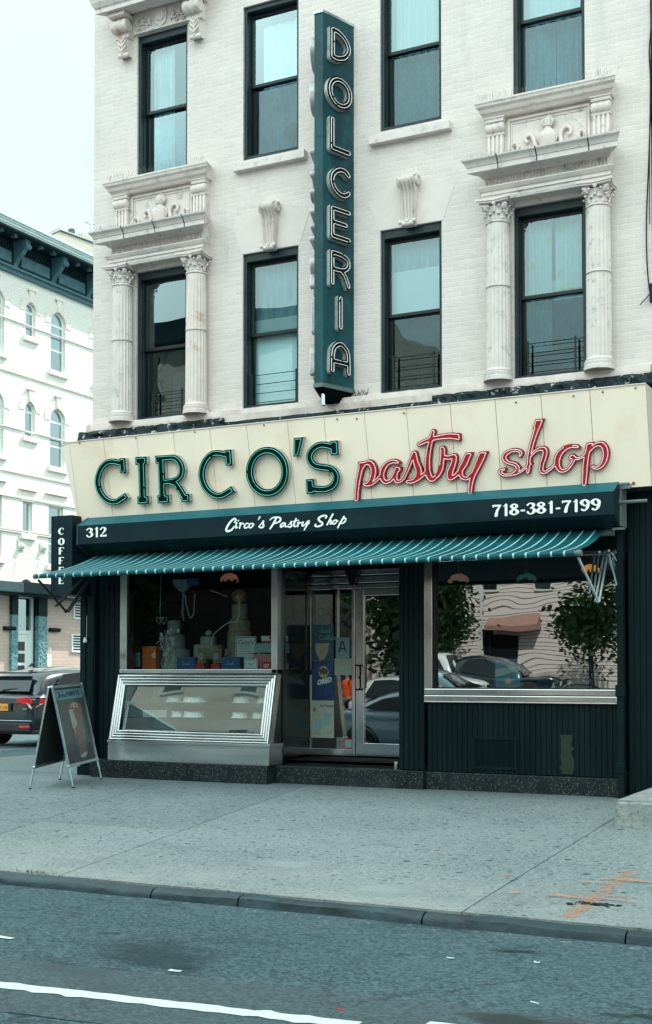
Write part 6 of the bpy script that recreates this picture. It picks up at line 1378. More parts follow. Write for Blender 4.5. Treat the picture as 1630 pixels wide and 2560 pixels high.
m.build('intercom', 'far_stone', FB)
# far roofs beyond it
def farpt(px, py, X): d = ray(px, py); t = X/d.x; return (X, CAM[1]+t*d.y, CAM[2]+t*d.z)
RB = thing('rooftop_house', (-45, 41, 16), 'beige rendered gable showing above the far cornice', 'building')
A = [farpt(*p, -45.) for p in ((108, 598), (125, 585), (148, 574.5), (235, 606.5), (300, 640))]; A = A+[(-45, A[-1][1], 16), (-45, A[0][1]-3, 16)]; 
MB().prism(A, (-6, 0, 0)).build('gable_wall', 'beige', RB)
MB().tube(A[:5], .09, 6).build('coping', 'far_trim', RB)
c = farpt(184, 587, -46.); MB().box(-46.3, -46, c[1]-.12, c[1]+.12, c[2]-2, c[2]+.35).build('flue', 'far_trim', RB)
AT = thing('roof_aerial', (-46, 43, 25), 'thin rooftop ventilator pipes beyond the far cornice', 'aerial'); m = MB()
for px in (221, 229): a, b = farpt(px, 600, -46), farpt(px, 558, -46); m.tube([a, b], .035, 6); m.tube([(b[0], b[1]-.5, b[2]), (b[0], b[1]+.3, b[2])], .05, 6); m.tube([(b[0], b[1]-.3, b[2]-.4), (b[0], b[1]+.3, b[2]-.4)], .04, 6)
m.build('pipe', 'alu', AT); a = farpt(226, 600, -46); MB().box(-46.5, -45.9, a[1]-.9, a[1]+.9, a[2]-1, a[2]+.1).build('hatch', 'beige', AT)
# neighbour to the right of the shop, a sliver in view
NB = thing('neighbour_building', (1, 0, 0), 'red brick house adjoining at the right edge of the picture', 'building')
m = MB(); m.box(-3.385, 5.2, .012, 12, 4.1, 15.5).build('wall', 'red_brick', NB); MB().box(-3.29, 5.2, .13, 12, -.1, 4.1).build('ground_floor', 'far_brick', NB)
# ================================================================== across the street (seen mirrored in the glass)
def clap(name, c, dk, pitch=.2):
    x = NT(name); f = x.math('FRACT', x.math('MULTIPLY', x.sep()[2], 1/pitch)); x.col(x.mix(x.math('LESS_THAN', f, .16), tuple(c)+(1,), tuple(dk)+(1,))); x.set(Roughness=.7); M[name] = x.m
clap('clapboard', (.66, .60, .57), (.09, .08, .08), .21); pm('opp_dark', (.016, .018, .02), .6, .5, 2); pm('opp_green', (.10, .16, .15), .8, .2, 2); pm('opp_beige', (.55, .52, .45), .8, .1, 3); pm('opp_white', (.55, .58, .57), .7, .05, 3)
for x0, x1, h, mt, lab in ((-46, -36.2, 9.5, 'opp_beige', 'beige house across the street'), (-36, -27.1, 14.0, 'opp_green', 'grey-green house across the street with a dark cornice'), (-27, -17.6, 13.4, 'opp_beige', 'second beige house across the street, with a dark shopfront'), (-17.5, -4.2, 8.6, 'clapboard', 'pinkish clapboard house with an orange awning across the street'), (-4, 6, 10., 'opp_beige', 'tall beige house across the street, right of the clapboard one'), (6.2, 18, 9., 'opp_white', 'white house across the street at the far right')):
    T = thing('opposite_house', ((x0+x1)/2, -24, 0), lab, 'building', 'houses across the street'); MB().box(x0, x1, -30, -20.6, -.3, h).build('wall', mt, T); MB().box(x0-.05, x1+.05, -20.6, -20.1, h-.7, h).build('cornice', 'far_green', T)
    if -28 < x0 < -17.6: MB().box(x0+.1, x1-.1, -20.6, -20.45, -.2, 5.4).build('shopfront', 'opp_dark', T)
    nwin = int((x1-x0)/2.4)
    for i in range(nwin):
        for z0 in [z for z in (.9, 4.6, 7.9, 11.) if z+2 < h]:
            if mt == 'clapboard' and z0 < 1 and 2 <= i <= 3: continue
            xc = x0+(i+.5)*(x1-x0)/nwin; f = MB(); f.box(xc-.55, xc+.55, -20.6, -20.52, z0-.08, z0+1.95); o = f.build('window', 'opp_white', T); MB().box(xc-.42, xc+.42, -20.52, -20.51, z0+.05, z0+1.8).build('pane', 'car_glass', o)
    if mt == 'clapboard':
        MB().prism([(-13.3, -20.55, 3.5), (-13.3, -19.7, 2.95), (-13.3, -19.7, 2.6), (-13.3, -20.55, 2.6)], (2.5, 0, 0)).build('shop_awning', pm('awning_orange', (.30, .17, .14), .6, .1, 4), T); MB().box(-13.6, -12.2, -20.6, -20.5, -.2, 2.3).build('doorway', 'black', T)
def tree(name, loc, h, rad, label):
    T = thing(name, loc, label, 'tree', 'street trees across the road'); x, y, z = loc; m = MB(); m.tube([(x, y, z), (x+.05, y, z+h*.3), (x-.05, y+.05, z+h*.55), (x, y, z+h*.8)], [.16, .12, .09, .03], 10)
    tips = []
    for k in range(9): a = k*2.4; zz = z+h*(.42+.04*k); t = (x+math.cos(a)*rad*.6, y+math.sin(a)*rad*.6, zz+h*.15); m.tube([(x, y, zz), t], [.05, .015], 6); tips.append(t)
    m.build('trunk', 'tar', T, smooth=True); f = MB(); rr = random.Random(int(abs(x)*10))
    for k in range(3000):
        c = rr.choice(tips); p = (c[0]+rr.gauss(0, rad*.34), c[1]+rr.gauss(0, rad*.34), c[2]+rr.gauss(0, h*.13)); a, b = rr.uniform(0, 6.3), rr.uniform(-1, 1); s = rr.uniform(.08, .16)
        u = Vector((math.cos(a), math.sin(a), b)).normalized()*s; v = u.orthogonal().normalized()*s*.6; p = Vector(p); f.add([p-u, p+v, p+u, p-v], [(0, 1, 2, 3)])
    f.build('crown', 'plant', T)
tree('street_tree', (-15.2, -17.4, -.25), 6.0, 1.8, 'tall leafy street tree in front of the clapboard house, mirrored in the door'); MB().box(-13.9, -13.75, -20.6, -20.45, -.2, 8.6).build('downpipe', 'opp_white', None, label='white downpipe on the clapboard house across the street', cat='downpipe')
tree('street_tree', (-14.5, -17.2, -.25), 4.2, 1.1, 'small leafy street tree left of the downpipe across the road'); tree('street_tree', (-8.0, -17.6, -.25), 4.2, 1.2, 'leafy street tree right of the orange awning'); tree('street_tree', (-24.5, -17.2, -.25), 6.2, 2., 'taller street tree in front of the beige house')
# ================================================================== things in the windows
SH = 1.56       # shelf height
def bx_(x0, x1, y0, y1, z0, z1, mt, name, label, cat, b=.004, ins=None, group=None):
    T = thing(name, ((x0+x1)/2, (y0+y1)/2, z0), label, cat, group); MB().box(x0, x1, y0, y1, z0, z1, b).build('carton', mt, T)
    if ins: ins(T, x0, x1, y0, z0, z1)
    return T
def pr_(T, body, x, z, size, y, mt='ink', name='print', sx=1., bold=.0, al='LEFT'):
    m = MB(); txt(body, size, lambda a, b: (x+a*sx, y, z+b), m, al, bold); m.build(name, mt, T)
def f_or(T, x0, x1, y, z0, z1):
    m = MB()
    for k, w_ in enumerate((.04, .025, .03, .02)): m.box(x0+.005, x0+.005+w_, y-.003, y-.001, z1-.02-k*.09, z1-.008-k*.09)
    m.build('print', 'ink', T); pr_(T, 'd', x1-.075, z0+.17, .14, y-.003, 'paper', 'letter', bold=.003)
    for k in range(2): pr_(T, 'ESPRESSO CAFFE', x0+.1, z0+.05+k*.035, .018, y-.003)
bx_(-11.035, -10.79, .30, .42, SH, 1.90, 'orange', 'orange_carton', 'tall orange carton at the left end of the window shelf', 'box', ins=f_or)
def f_note(T, x0, x1, y, z0, z1):
    for k in range(4): pr_(T, 'open every day', x0+.02, z1-.05-k*.04, .022, y-.003)
T = thing('paper_notice', (-11.13, .2, 1.6), 'pale blue paper notice taped in the window left of the orange carton', 'notice'); MB().box(-11.03, -11.02, .2, .201, 1.6, 1.61); MB().box(-11.03-.17, -11.035, .25, .252, 1.60, 1.81).build('sheet', 'paper_teal', T); f_note(T, -11.19, 0, .25, 1.6, 1.8)
curs = [[W(.03, (.05, .9), (.3, .95), (.25, .5), (.1, .1), (.35, .2))], [W(.03, (.45, .6), (.38, .4), (.45, .25), (.55, .5), (.57, .25))], [W(.03, (.65, .6), (.6, .4), (.7, .3), (.8, .6), (.8, .2))], [W(.03, (.9, .9), (.88, .3), (1., .3))]]
def f_blue(T, x0, x1, y, z0, z1):
    m = MB(); w_ = x1-x0
    for pr in curs: flat_text(m, pr, lambda a, b: (x0+w_*.28+a*w_*.42, y-.003, z0+.045+b*.07), 60)
    m.build('script_print', 'paper_teal', T)
bx_(-10.42, -10.11, .30, .44, SH, 1.735, 'blue_box', 'blue_gift_box', 'dark blue script-lettered box left of the chocolate boxes', 'box', ins=f_blue); bx_(-9.66, -9.35, .30, .44, SH, 1.735, 'blue_box', 'blue_gift_box', 'dark blue script-lettered box right of the chocolate boxes', 'box', ins=f_blue)
def choc(cx, lab):
    T = thing('chocolate_box', (cx, .4, SH+.07), lab, 'box', 'boxes of gold-wrapped chocolates'); T_ = []
    MB().box(cx-.075, cx+.075, .36, .44, SH+.075, SH+.305, .004).build('case', 'clear_plastic', T); n = MB()
    for i in range(4):
        for j in range(6): n.blob((cx-.055+i*.037, .352, SH+.10+j*.037), .017, 2)
    n.build('chocolates', 'gold', T, smooth=True); MB().box(cx-.075, cx+.075, .30, .45, SH, SH+.07, .004).build('tray', 'red', T)
    l = MB(); l.lathe([(0, -.002), (.045, -.002), (.045, .002)], (cx, .333, SH+.19), 20, axis='Y'); o = l.build('label', 'paper_teal', T); m = MB(); txt('Roche', .03, lambda a, b: (cx-.038+a, .330, SH+.18+b), m); m.build('print', 'ink', o)
choc(-10.02, 'clear box of gold-wrapped chocolates on the left, beside a blue box'); choc(-9.76, 'clear box of gold-wrapped chocolates on the right, in front of the tiered cake')
def f_cert(T, x0, x1, y, z0, z1):
    w_, h = x1-x0, z1-z0; m = MB()
    for a, b in ((.05, .08),): 
        for (u0, u1, v0, v1) in ((a, 1-a, a*.8, a*.8+.018), (a, 1-a, 1-a*.8-.018, 1-a*.8), (a, a+.02, a, 1-a), (1-a-.02, 1-a, a, 1-a)): m.box(x0+u0*w_, x0+u1*w_, y-.003, y-.002, z0+v0*h, z0+v1*h)
    for k in range(22): t = k/22*4; i = int(t); f = t-i; u, v = ((f, .03), (.97, f), (1-f, .97), (.03, 1-f))[i]; m.tube([(x0+(.03+u*.94)*w_, y-.002, z0+(.03+v*.94)*h), (x0+(.03+u*.94)*w_, y-.004, z0+(.03+v*.94)*h)], .009, 6)
    m.build('ornate_border', 'far_frieze', T); pr_(T, "Circo's", (x0+x1)/2, z0+h*.66, w_*.26, y-.004, 'ink', 'heading', bold=.001, al='CENTER'); pr_(T, 'PASTRY SHOP', (x0+x1)/2, z0+h*.56, w_*.08, y-.004, al='CENTER', name='subheading')
    for k in range(3): pr_(T, 'homemade cakes daily', (x0+x1)/2, z0+h*(.42-.1*k), w_*.065, y-.004, al='CENTER', name='line_of_print')
bx_(-9.50, -9.16, .44, .452, 1.70, 2.03, 'paper', 'certificate', 'large ornate-bordered certificate headed with the shop name', 'certificate', .001, f_cert)
def f_sc(T, x0, x1, y, z0, z1): f_cert(T, x0, x1, y, z0, z1)
T = thing('certificate', (-9.14, .27, SH), 'small bordered card standing in front of the big certificate', 'certificate'); MB().box(-9.255, -9.03, .26, .265, SH, 1.705, .001).build('card', 'paper', T); m = MB()
for (u0, u1, v0, v1) in ((.01, .215, .01, .014), (.01, .215, .131, .135), (.01, .014, .01, .135), (.211, .215, .01, .135)): m.box(-9.255+u0, -9.255+u1, .257, .259, SH+v0, SH+v1)
m.build('border', 'ink', T); pr_(T, 'Prego', -9.185, SH+.06, .035, .257)
bx_(-8.95, -8.78, .24, .34, SH, 1.66, 'red', 'red_carton', 'small red carton with white print at the right end of the shelf', 'box', ins=lambda T, x0, x1, y, z0, z1: pr_(T, 'GP', x0+.03, z0+.02, .07, y-.003, 'paper', bold=.002))
def f_rib(T, x0, x1, y, z0, z1): m = MB(); m.box(x0-.002, x1+.002, y-.004, y+.2, z0, z0+.03).box((x0+x1)/2-.012, (x0+x1)/2+.012, y-.004, y, z0, z1); m.blob(((x0+x1)/2, y-.01, z1-.03), .03, 1, .3); m.build('ribbon', 'red', T)
bx_(-9.03, -8.70, .36, .56, 1.93, 2.03, 'paper', 'wrapped_gift', 'white gift box with a red ribbon, topmost of its pile', 'box', ins=f_rib); bx_(-9.13, -8.70, .34, .6, 1.79, 1.925, 'paper_teal', 'wrapped_gift', 'pale green gift box under the red-ribboned one', 'box')
MB().box(-9.2, -8.66, .3, .62, 1.775, 1.785).build('glass_tray', 'clear_plastic', wl)
m = MB()
for i in range(13):
    for j in range(7): z = 1.66+j*.017; m.box(-9.12+i*.03+(.015 if j % 2 else 0), -9.104+i*.03+(.015 if j % 2 else 0), .33, .333, z, z+.008)
T = thing('lattice_basket', (-8.9, .4, 1.56), 'white lattice basket under the pile of gifts', 'basket'); m.box(-9.13, -8.7, .34, .58, 1.562, 1.64).box(-9.13, -8.7, .34, .35, 1.64, 1.775).build('weave', 'pink', T)
m = MB(); m.blob((-8.82, .45, 2.11), .08, 2, .4); T = thing('gift_bow', (-8.82, .45, 2.03), 'bluish gauze bow on the topmost gift', 'bow'); m.build('gauze', 'curtain_grey', T)
def tier_cake(name, cx, cy, z, tiers, mt, label, deco=None, top=None):
    T = thing(name, (cx, cy, z), label, 'cake')
    for k, (r, h) in enumerate(tiers):
        m = MB(); m.lathe([(0, z), (r, z), (r*1.005, z+.01), (r, z+h-.015), (r-.015, z+h), (0, z+h)], (cx, cy, 0), 36); o = m.build('tier', mt, T, smooth=True, ang=50); d = MB(); n = max(10, int(r*110))
        for j in range(n): a = 2*math.pi*j/n; d.blob((cx+r*math.cos(a), cy+r*math.sin(a), z+.008), .011, 1)
        if deco:
            for j in range(14): a = -math.pi*j/13; d.blob((cx+(r+.002)*math.cos(a+k), cy+(r+.002)*math.sin(a+k), z+h*(.3+.4*((j*7) % 3)/2)), .010, 1)
        d.build('piping', deco or mt, o, smooth=True); z += h
    if top: m = MB(); m.blob((cx, cy, z+top), top, 2, .3); m.build('topper', deco or mt, T, smooth=True)
    return T
tier_cake('tiered_cake', -9.68, .85, SH, [(.22, .30), (.18, .26), (.155, .17), (.115, .24)], 'cake_old', 'tall tiered display cake with a round topper in the left window', 'gold', .11)
tier_cake('tiered_cake', -10.80, .80, SH, [(.24, .30), (.17, .22), (.10, .22)], 'icing_dim' if 'icing_dim' in M else pm('icing_dim', (.46, .54, .52), .6, .15, 12), 'pale tiered cake behind the orange carton, wrapped in film', None, .0)
tier_cake('tiered_cake', -10.22, .85, SH+.15, [(.22, .22), (.12, .12)], 'icing_dim', 'low white cake with a square top behind the blue box', None, .05)
m = MB()      # cellophane wrap with ribbons
rr = random.Random(11)
for k in range(26):
    a, z = rr.uniform(-10.80, -10.52), rr.uniform(1.62, 2.15); m.tube([(a, .42, z), (a+rr.uniform(-.05, .05), .40, z-rr.uniform(.04, .12)), (a+rr.uniform(-.08, .08), .42, z-rr.uniform(.1, .2))], rr.uniform(.003, .008), 5)
for k in range(12): a, z = rr.uniform(-10.82, -10.5), rr.uniform(1.75, 2.15); m.box(a, a+.045, .42, .425, z, z+.05)
T = thing('gift_bag', (-10.65, .42, SH), 'clear cellophane bag of ribbons and white sweets beside the orange carton', 'bag'); m.build('ribbons', 'icing', T)
T = thing('heart_ornament', (-10.69, .3, 2.2), 'pair of linked wire hearts hanging in the left window', 'ornament')
for s in (0, .075):
    pts = []
    for i in range(25): t = 2*math.pi*i/24; pts.append((-10.73+s+.0036*16*math.sin(t)**3*1.0, .3, 2.285+.0036*(13*math.cos(t)-5*math.cos(2*t)-2*math.cos(3*t)-math.cos(4*t))))
    MB().tube(pts, .004, 5).build('wire_heart', 'icing', T)
MB().tube([(-10.70, .3, 2.96), (-10.71, .3, 2.6), (-10.72, .31, 2.5), (-10.71, .3, 2.34)], [.002, .003, .008, .002], 5).build('ribbon', 'icing', T)
T = thing('pearl_garland', (-10.2, .3, 2.3), 'looped white pearl garland hanging in the left window', 'garland'); m = MB(); m.tube([(x, .3, z) for x, z, _ in smooth_path([(-10.27, 2.64, 0), (-10.26, 2.52, 0), (-10.22, 2.38, 0), (-10.18, 2.31, 0), (-10.13, 2.37, 0), (-10.12, 2.5, 0), (-10.11, 2.66, 0)], 5)], .007, 6); m.build('strand', 'icing', T)
T = thing('ribbon_garland', (-9.85, .5, 2.0), 'curling white ribbon trailing across the tiered cake', 'garland'); m = MB(); m.tube([(x, .55, z) for x, z, _ in smooth_path([(-10.0, 2.72, 0), (-9.85, 2.67, 0), (-9.72, 2.62, 0)], 4)], .006, 5); m.tube([(x, .55, z) for x, z, _ in smooth_path([(-9.52, 2.62, 0), (-9.50, 2.4, 0), (-9.56, 2.25, 0), (-9.68, 2.24, 0), (-9.84, 2.15, 0), (-9.95, 2.05, 0), (-9.99, 1.9, 0)], 5)], .008, 5); m.build('ribbon', 'icing', T)
T = thing('hanging_bowl', (-10.45, .5, 2.8), 'glittering glass bowl hanging at the top of the left window', 'bowl'); MB().lathe([(.0, 2.70), (.06, 2.72), (.13, 2.80), (.16, 2.88), (.15, 2.88), (.05, 2.76)], (-10.45, .5, 0), 20).tube([(-10.4, .45, 2.7), (-10.42, .45, 2.4), (-10.40, .45, 2.28)], [.02, .016, .01], 6).build('bowl', 'curtain_grey', T, smooth=True)
bx_(-10.28, -10.09, .34, .4, 2.79, 2.89, 'blue_box', 'blue_label', 'small bright blue printed card hanging beside the glass bowl', 'card')
def lantern(x, y, z, r, mt, wire, label):
    T = thing('pendant_lantern', (x, y, z), label, 'lamp'); m = MB(); rr = random.Random(int(-x*10))
    for k in range(46):
        a, b = rr.uniform(0, 6.28), rr.uniform(0, 1.5); m.blob((x+r*math.cos(a)*math.cos(b)*.9, y+r*math.sin(a)*math.cos(b)*.9, z+r*.62*math.sin(b)), r*.22, 1, .4)
    m.build('shade', mt, T, smooth=True); MB().lathe([(0, -.02), (r*.8, 0), (r*.9, .03), (0, .05)], (x, y, z-.02), 20).build('base', 'black', T)
    if wire: MB().tube([(x, y, z+r*.5), (x, y, 3.2)], .004, 5).build('cord', 'grey_plastic', T)
emis('lan_tan', (.55, .30, .19), .16); emis('lan_teal', (.08, .26, .25), .12); emis('lan_glow', (.75, .32, .08), .55); emis('lan_orange', (.42, .15, .08), .2)
lantern(-6.03, .35, 2.70, .135, 'lan_tan', 1, 'tan ruffled pendant lantern at the left of the right-hand window'); lantern(-5.10, .35, 2.68, .125, 'lan_teal', 1, 'teal ruffled pendant lantern in the middle of the right-hand window'); lantern(-4.27, .35, 2.78, .11, 'lan_glow', 1, 'glowing orange pendant lantern at the right of the right-hand window'); lantern(-9.70, .6, 2.86, .13, 'lan_orange', 0, 'orange lantern near the top of the left-hand window'); lantern(-8.72, .6, 2.84, .12, 'curtain_dark', 0, 'dull green lantern at the top right of the left-hand window')
T = thing('window_poster', (-5.29, .2, 1.3), 'blue framed phone card poster standing in the right-hand window', 'poster'); MB().box(-5.50, -5.11, .20, .215, 1.30, 1.70).build('frame', 'ink_navy', T); MB().box(-5.47, -5.14, .19, .199, 1.32, 1.68).build('sheet', 'poster_blue' if 'poster_blue' in M else pm('poster_blue', (.10, .35, .48), .3, .3, 6), T)
pr_(T, 'Phone', -5.42, 1.61, .09, .187, 'ink_navy', 'heading', bold=.002); m = MB(); m.blob((-5.30, .188, 1.40), .05, 1, .5, sc=(1, .05, .9)); m.build('printed_picture', 'lan_tan', T); m = MB(); m.prism([(-5.47, .186, 1.45), (-5.14, .186, 1.54), (-5.14, .186, 1.60), (-5.47, .186, 1.55)], (0, -.001, 0)); m.build('printed_band', 'paper', T)
# cakes in the slanted case
def case_cake(cx, cy, z, r, label, base=True):
    T = thing('iced_cake', (cx, cy, z), label, 'cake', 'iced cakes in the display case'); h = .075
    MB().lathe([(0, z+.004), (r+.03, z+.004), (r+.035, z+.012), (0, z+.012)], (cx, cy, 0), 28).build('doily', 'icing', T)
    m = MB(); m.lathe([(0, z+.012), (r, z+.012), (r*1.01, z+h*.5), (r*.98, z+h), (0, z+h)], (cx, cy, 0), 32); sp = MB()
    for j in range(18):
        a = 2*math.pi*j/18; sp.blob((cx+r*.9*math.cos(a), cy+r*.9*math.sin(a), z+h+.006), .014, 1)
        sp.blob((cx+r*math.cos(a), cy+r*math.sin(a), z+.018), .013, 1)
    m.build('sponge', 'icing', T, smooth=True, ang=50); sp.build('piping', 'icing', T, smooth=True); d = MB()
    for j in range(9): a = 2*math.pi*j/9+cx; d.mat(j % 2); d.blob((cx+r*.95*math.cos(a), cy+r*.95*math.sin(a), z+h+(.018 if j % 3 else -.04)), .008, 1)
    d.build('sugar_flowers', ['pink', 'gold'], T)
for k, (cx, z, r, lab) in enumerate(((-9.28, 1.072, .125, 'upper shelf of the case, second from the right'), (-8.90, 1.072, .115, 'upper shelf of the case at the right end'), (-10.07, 1.072, .17, 'upper shelf of the case, widest of its row'), (-10.42, 1.072, .12, 'upper shelf of the case, furthest left'), (-10.37, .855, .09, 'lower shelf of the case, smallest cake'), (-9.31, .855, .115, 'lower shelf of the case, second from the right'), (-8.98, .855, .11, 'lower shelf of the case at the right end'), (-10.09, .855, .15, 'lower shelf of the case, left of the middle'))): case_cake(cx, .26, z, r, 'white iced cake on the '+lab)
T = thing('wire_tray', (-10.7, .26, .855), 'white ribbed tray at the left end of the lower shelf', 'tray'); m = MB()
for i in range(16): m.box(-10.91+i*.026, -10.898+i*.026, .15, .155, .86, .95)
m.box(-10.92, -10.5, .15, .36, .857, .862).box(-10.92, -10.5, .15, .155, .95, .957); m.build('bars', 'icing', T)
# posters on the side light
YP = .925
def sheet(x0, x1, z0, z1, mt, name, label, y=YP): T = thing(name, ((x0+x1)/2, y, z0), label, 'poster'); MB().quad((x0, y, z0), (x1, y, z0), (x1, y, z1), (x0, y, z1)).build('sheet', mt, T); return T
pm('post_blue', (.035, .11, .15), .3, .5, 4); pm('post_navy', (.02, .06, .15), .3, .6, 5); pm('post_cream', (.35, .42, .36), .4, .08, 5)
T = sheet(-8.51, -8.16, 1.665, 2.20, 'post_blue', 'drink_poster', 'dark blue iced drink poster, topmost of the three on the side light'); pr_(T, 'Iced', -8.36, 2.08, .09, YP-.003, 'paper_teal', 'heading'); pr_(T, 'Coffee', -8.40, 1.98, .10, YP-.003, 'paper_teal', 'heading')
MB().poly([(-8.46, YP-.002, 1.93), (-8.23, YP-.002, 1.93), (-8.25, YP-.002, 1.80), (-8.32, YP-.002, 1.70), (-8.38, YP-.002, 1.68), (-8.44, YP-.002, 1.80)]).build('printed_glass', 'cake_old', T)
T = sheet(-8.51, -8.16, 1.12, 1.66, 'post_navy', 'dessert_poster', 'navy biscuit shake poster with white lettering, middle of the three on the side light')
m = MB(); txt('OREO', .088, lambda a, b: (-8.42+a*.95, YP-.005, 1.33+b*1.1+a*.22), m, bold=.005); m.build('lettering', 'paper', T); m = MB(); txt('OREO', .088, lambda a, b: (-8.424+a*.97, YP-.003, 1.326+b*1.16+a*.22), m, bold=.012); m.build('lettering_outline', 'post_blue', T)
m = MB(); m.lathe([(0, -.001), (.085, -.001), (.085, .001)], (-8.32, YP-.003, 1.52), 24, axis='Y'); m.build('printed_cup', 'cake_old', T); m = MB()
for k in range(24): a = k*2.4; m.blob((-8.32+.075*(k/24)**.5*math.cos(a), YP-.005, 1.53+.045*(k/24)**.5*math.sin(a)), .012, 1, .4, sc=(1, .1, 1))
m.build('printed_crumbs', 'black', T)
T = sheet(-8.52, -8.155, .575, 1.11, 'post_cream', 'drink_poster', 'pale milkshake poster, lowest of the three on the side light'); pr_(T, 'Ice Frappes', -8.38, 1.02, .05, YP-.003, 'ink', 'heading', bold=.001); pr_(T, 'e', -8.49, .95, .11, YP-.003, 'red', 'logo', bold=.003)
MB().poly([(-8.47, YP-.002, .84), (-8.33, YP-.002, .84), (-8.35, YP-.002, .70), (-8.37, YP-.002, .64), (-8.44, YP-.002, .64), (-8.46, YP-.002, .70)]).poly([(-8.32, YP-.002, .93), (-8.20, YP-.002, .93), (-8.22, YP-.002, .76), (-8.31, YP-.002, .76)]).build('printed_cup', 'paper_teal', T); m = MB()
for cx, cz in ((-8.46, .63), (-8.38, .62), (-8.25, .64), (-8.21, .66)): m.blob((cx, YP-.003, cz), .03, 1, .4, sc=(1.2, .05, .6))
m.build('printed_beans', 'cake_old', T)
T = sheet(-8.125, -7.91, 1.72, 2.01, 'paper_teal', 'grade_card', 'square card with a large navy letter A on the side light'); m = MB(); flat_text(m, [B(.05, 0, .42, 1, .095), B(.95, 0, .58, 1, .095), B(.25, .33, .75, .33, .07), B(.4, .95, .6, .95, .09)], lambda a, b: (-8.08+a*.12, YP-.003, 1.80+b*.155), 80); m.build('letter', 'ink_navy', T); pr_(T, 'SANITARY INSPECTION GRADE', -8.11, 1.985, .0135, YP-.003); pr_(T, 'Circo Pastry', -8.09, 1.755, .02, YP-.003)
T = sheet(-8.145, -7.865, 1.475, 1.712, 'post_cream', 'notice', 'cream notice under the grade card on the side light'); pr_(T, 'Happyville', -8.09, 1.65, .04, YP-.003, 'cake_old', 'heading', bold=.001); pr_(T, 'Bakery', -8.05, 1.60, .04, YP-.003, 'cake_old', 'heading')
T = sheet(-7.995, -7.867, .43, .575, 'red', 'permit_card', 'small red-framed permit at the foot of the side light'); MB().box(-7.98, -7.875, YP-.003, YP-.002, .445, .555).build('card', 'paper_teal', T)
T = sheet(-7.90, -7.858, 1.97, 2.11, 'red', 'red_sticker', 'small red sticker beside the door post')
T = thing('door_mat', (-7.6, .5, .25), 'black rubber mat inside the entrance recess', 'mat'); m = MB(); m.add([(-8.35, .25, .246), (-6.80, .25, .246), (-6.80, .86, .304), (-8.2, .86, .304), (-8.35, .25, .256), (-6.80, .25, .256), (-6.80, .86, .314), (-8.2, .86, .314)], [(0, 3, 2, 1), (4, 5, 6, 7), (0, 1, 5, 4), (1, 2, 6, 5), (2, 3, 7, 6), (3, 0, 4, 7)]); m.build('rubber_sheet', 'rubber', T)
# shop counter and shelves glimpsed inside
T = thing('shop_counter', (-7.6, 3.2, .3), 'dim serving counter seen through the door', 'counter'); MB().box(-8.6, -6.8, 3.2, 3.9, .3, 1.25, .01).build('body', 'steel_dark', T); MB().box(-8.65, -6.75, 3.15, 3.95, 1.25, 1.30).build('top', 'curtain_dark', T)
T = thing('sweet_rack', (-7.2, 3.6, 1.3), 'rack of small coloured packets behind the door glass', 'rack'); MB().box(-7.6, -6.8, 3.7, 3.75, 1.3, 2.3).build('board', 'curtain_dark', T); m = MB()
for i in range(9):
    for j in range(3): m.mat((i+j) % 3); m.box(-7.56+i*.085, -7.50+i*.085, 3.66, 3.70, 1.4+j*.28, 1.58+j*.28)
m.build('packets', ['red', 'gold', 'icing'], T)
# ================================================================== passer-by across the street, mirrored in the door
pm('skin', (.42, .25, .18), .55, .08, 12); pm('shirt_orange', (.75, .09, .015), .8, .1, 8); pm('hair', (.02, .015, .012), .6, .2, 40); pm('shorts', (.05, .055, .07), .8, .1, 9)
def skin_mesh(name, mt, parent, joints, edges, root=0):
    me = bpy.data.meshes.new(name); off = wloc(parent); me.from_pydata([tuple(Vector(j[0])) for j in joints], edges, []); me.materials.append(M[mt]); o = bpy.data.objects.new(name, me); COL.objects.link(o); o.parent = parent
    s = o.modifiers.new('skin', 'SKIN'); s.use_smooth_shade = True
    for i, j in enumerate(joints): me.skin_vertices[0].data[i].radius = (j[1], j[2] if len(j) > 2 else j[1])
    me.skin_vertices[0].data[root].use_root = True; u = o.modifiers.new('sub', 'SUBSURF'); u.levels = 2; u.render_levels = 2
    dg = bpy.context.evaluated_depsgraph_get(); nm = bpy.data.meshes.new_from_object(o.evaluated_get(dg)); o.modifiers.clear(); o.data = nm; return o
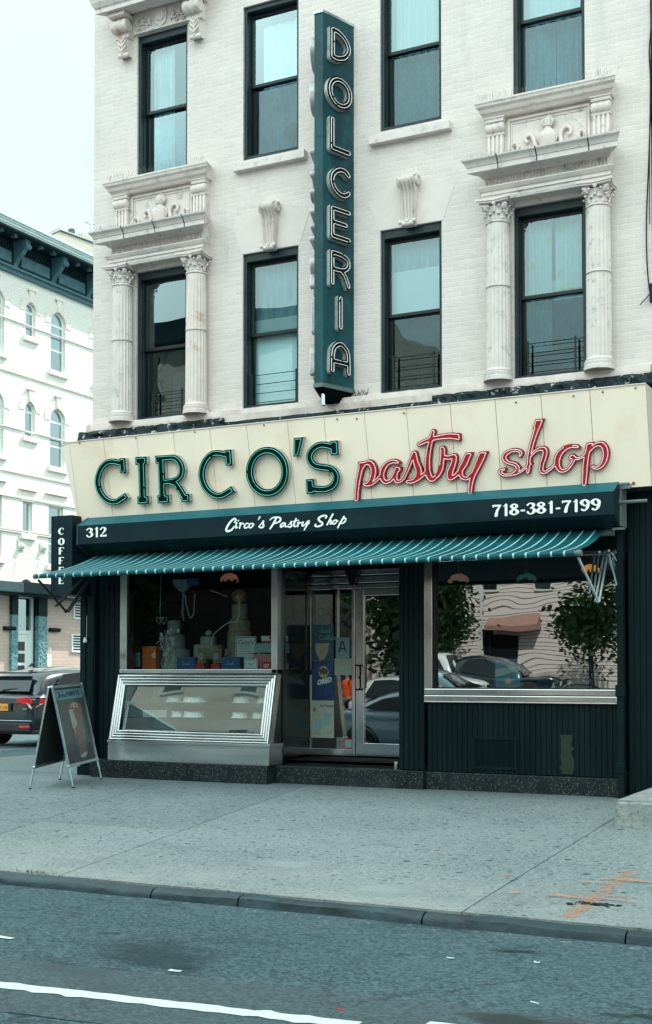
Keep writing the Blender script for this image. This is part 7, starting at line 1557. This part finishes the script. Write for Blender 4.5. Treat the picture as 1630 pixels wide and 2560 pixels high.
def person(loc, rz, label, shirt, mirror=1):
    T = thing('person', (0, 0, 0), label, 'person')
    J = [((0, 0, .95), .14, .10), ((0, 0, 1.10), .13, .10), ((0, 0, 1.30), .15, .11), ((0, 0, 1.45), .09, .08), ((0, -.01, 1.53), .055, .055), ((0, -.02, 1.62), .078, .092), ((0, -.02, 1.71), .072, .088)]
    E_ = [(0, 1), (1, 2), (2, 3), (3, 4), (4, 5), (5, 6)]
    for s in (-1, 1):
        b = len(J); arm = [((s*.17, 0, 1.42), .055), ((s*.24, .02 if s > 0 else -.02, 1.15), .042), ((s*.22, -.14 if s > 0 else .03, .93), .030), ((s*.22, -.17 if s > 0 else .04, .86), .036, .02)]
        J += arm; E_ += [(3, b), (b, b+1), (b+1, b+2), (b+2, b+3)]
        for f in range(4):
            q = len(J); fx = s*.22+(f-1.5)*.018; dz = (.005, 0, .003, .015)[f]; J += [((fx, (-.18 if s > 0 else .035), .80+dz), .009), ((fx, (-.17 if s > 0 else .02), .76+dz*1.5), .008)]; E_ += [(b+3, q), (q, q+1)]
        q = len(J); J += [((s*.22-s*.035, (-.19 if s > 0 else .02), .83), .010)]; E_ += [(b+3, q)]
        l = len(J); st_ = .12*s; J += [((s*.09, 0, .88), .095), ((s*.10, -st_*.5-.02, .50), .062), ((s*.10, st_*.6, .10), .042), ((s*.10, st_*.6-.10, .035), .04, .03)]; E_ += [(0, l), (l, l+1), (l+1, l+2), (l+2, l+3)]
    skin_mesh('body', 'skin', T, J, E_)
    SJ = [((0, 0, .90), .17, .125), ((0, 0, 1.10), .16, .125), ((0, 0, 1.30), .17, .13), ((0, 0, 1.44), .11, .09), ((.19, 0, 1.40), .075), ((.25, .02, 1.20), .07), ((-.19, 0, 1.40), .075), ((-.25, -.02, 1.20), .07)]
    skin_mesh('shirt', shirt, T, SJ, [(0, 1), (1, 2), (2, 3), (3, 4), (4, 5), (3, 6), (6, 7)])
    skin_mesh('shorts', 'shorts', T, [((0, 0, .93), .15, .12), ((.10, 0, .84), .105), ((.105, -.05, .58), .085), ((-.10, 0, .84), .105), ((-.105, .02, .58), .085)], [(0, 1), (1, 2), (0, 3), (3, 4)])
    m = MB(); m.blob((0, .01, 1.70), .105, 3, .15, sc=(.85, 1.0, .95)); m.build('hair', 'hair', T, smooth=True)
    m = MB(); m.blob((0, -.118, 1.645), .016, 2, 0, sc=(.8, 1.1, 1.5))
    for s in (-1, 1): m.blob((s*.088, -.01, 1.645), .02, 2, 0, sc=(.5, 1, 1.5))
    m.build('nose_and_ears', 'skin', T, smooth=True); m = MB()
    for s in (-1, 1): m.blob((s*.032, -.105, 1.665), .009, 1)
    m.box(-.022, .022, -.112, -.104, 1.595, 1.60); m.build('eyes_and_mouth', 'hair', T)
    for s in (-1, 1): MB().blob((s*.10, .072*s-.06, .03), .055, 2, 0, sc=(.85, 2.1, .7)).build('shoe', 'icing', T, smooth=True)
    T.location = loc; T.rotation_euler = (0, 0, rz); return T
person((-16.7, -17.1, -.2), R(200), 'person in a long orange shirt and shorts standing across the street, mirrored in the door', 'shirt_orange'); person((-17.5, -17.6, -.2), R(120), 'second person in an orange shirt behind the first across the street', 'shirt_orange')
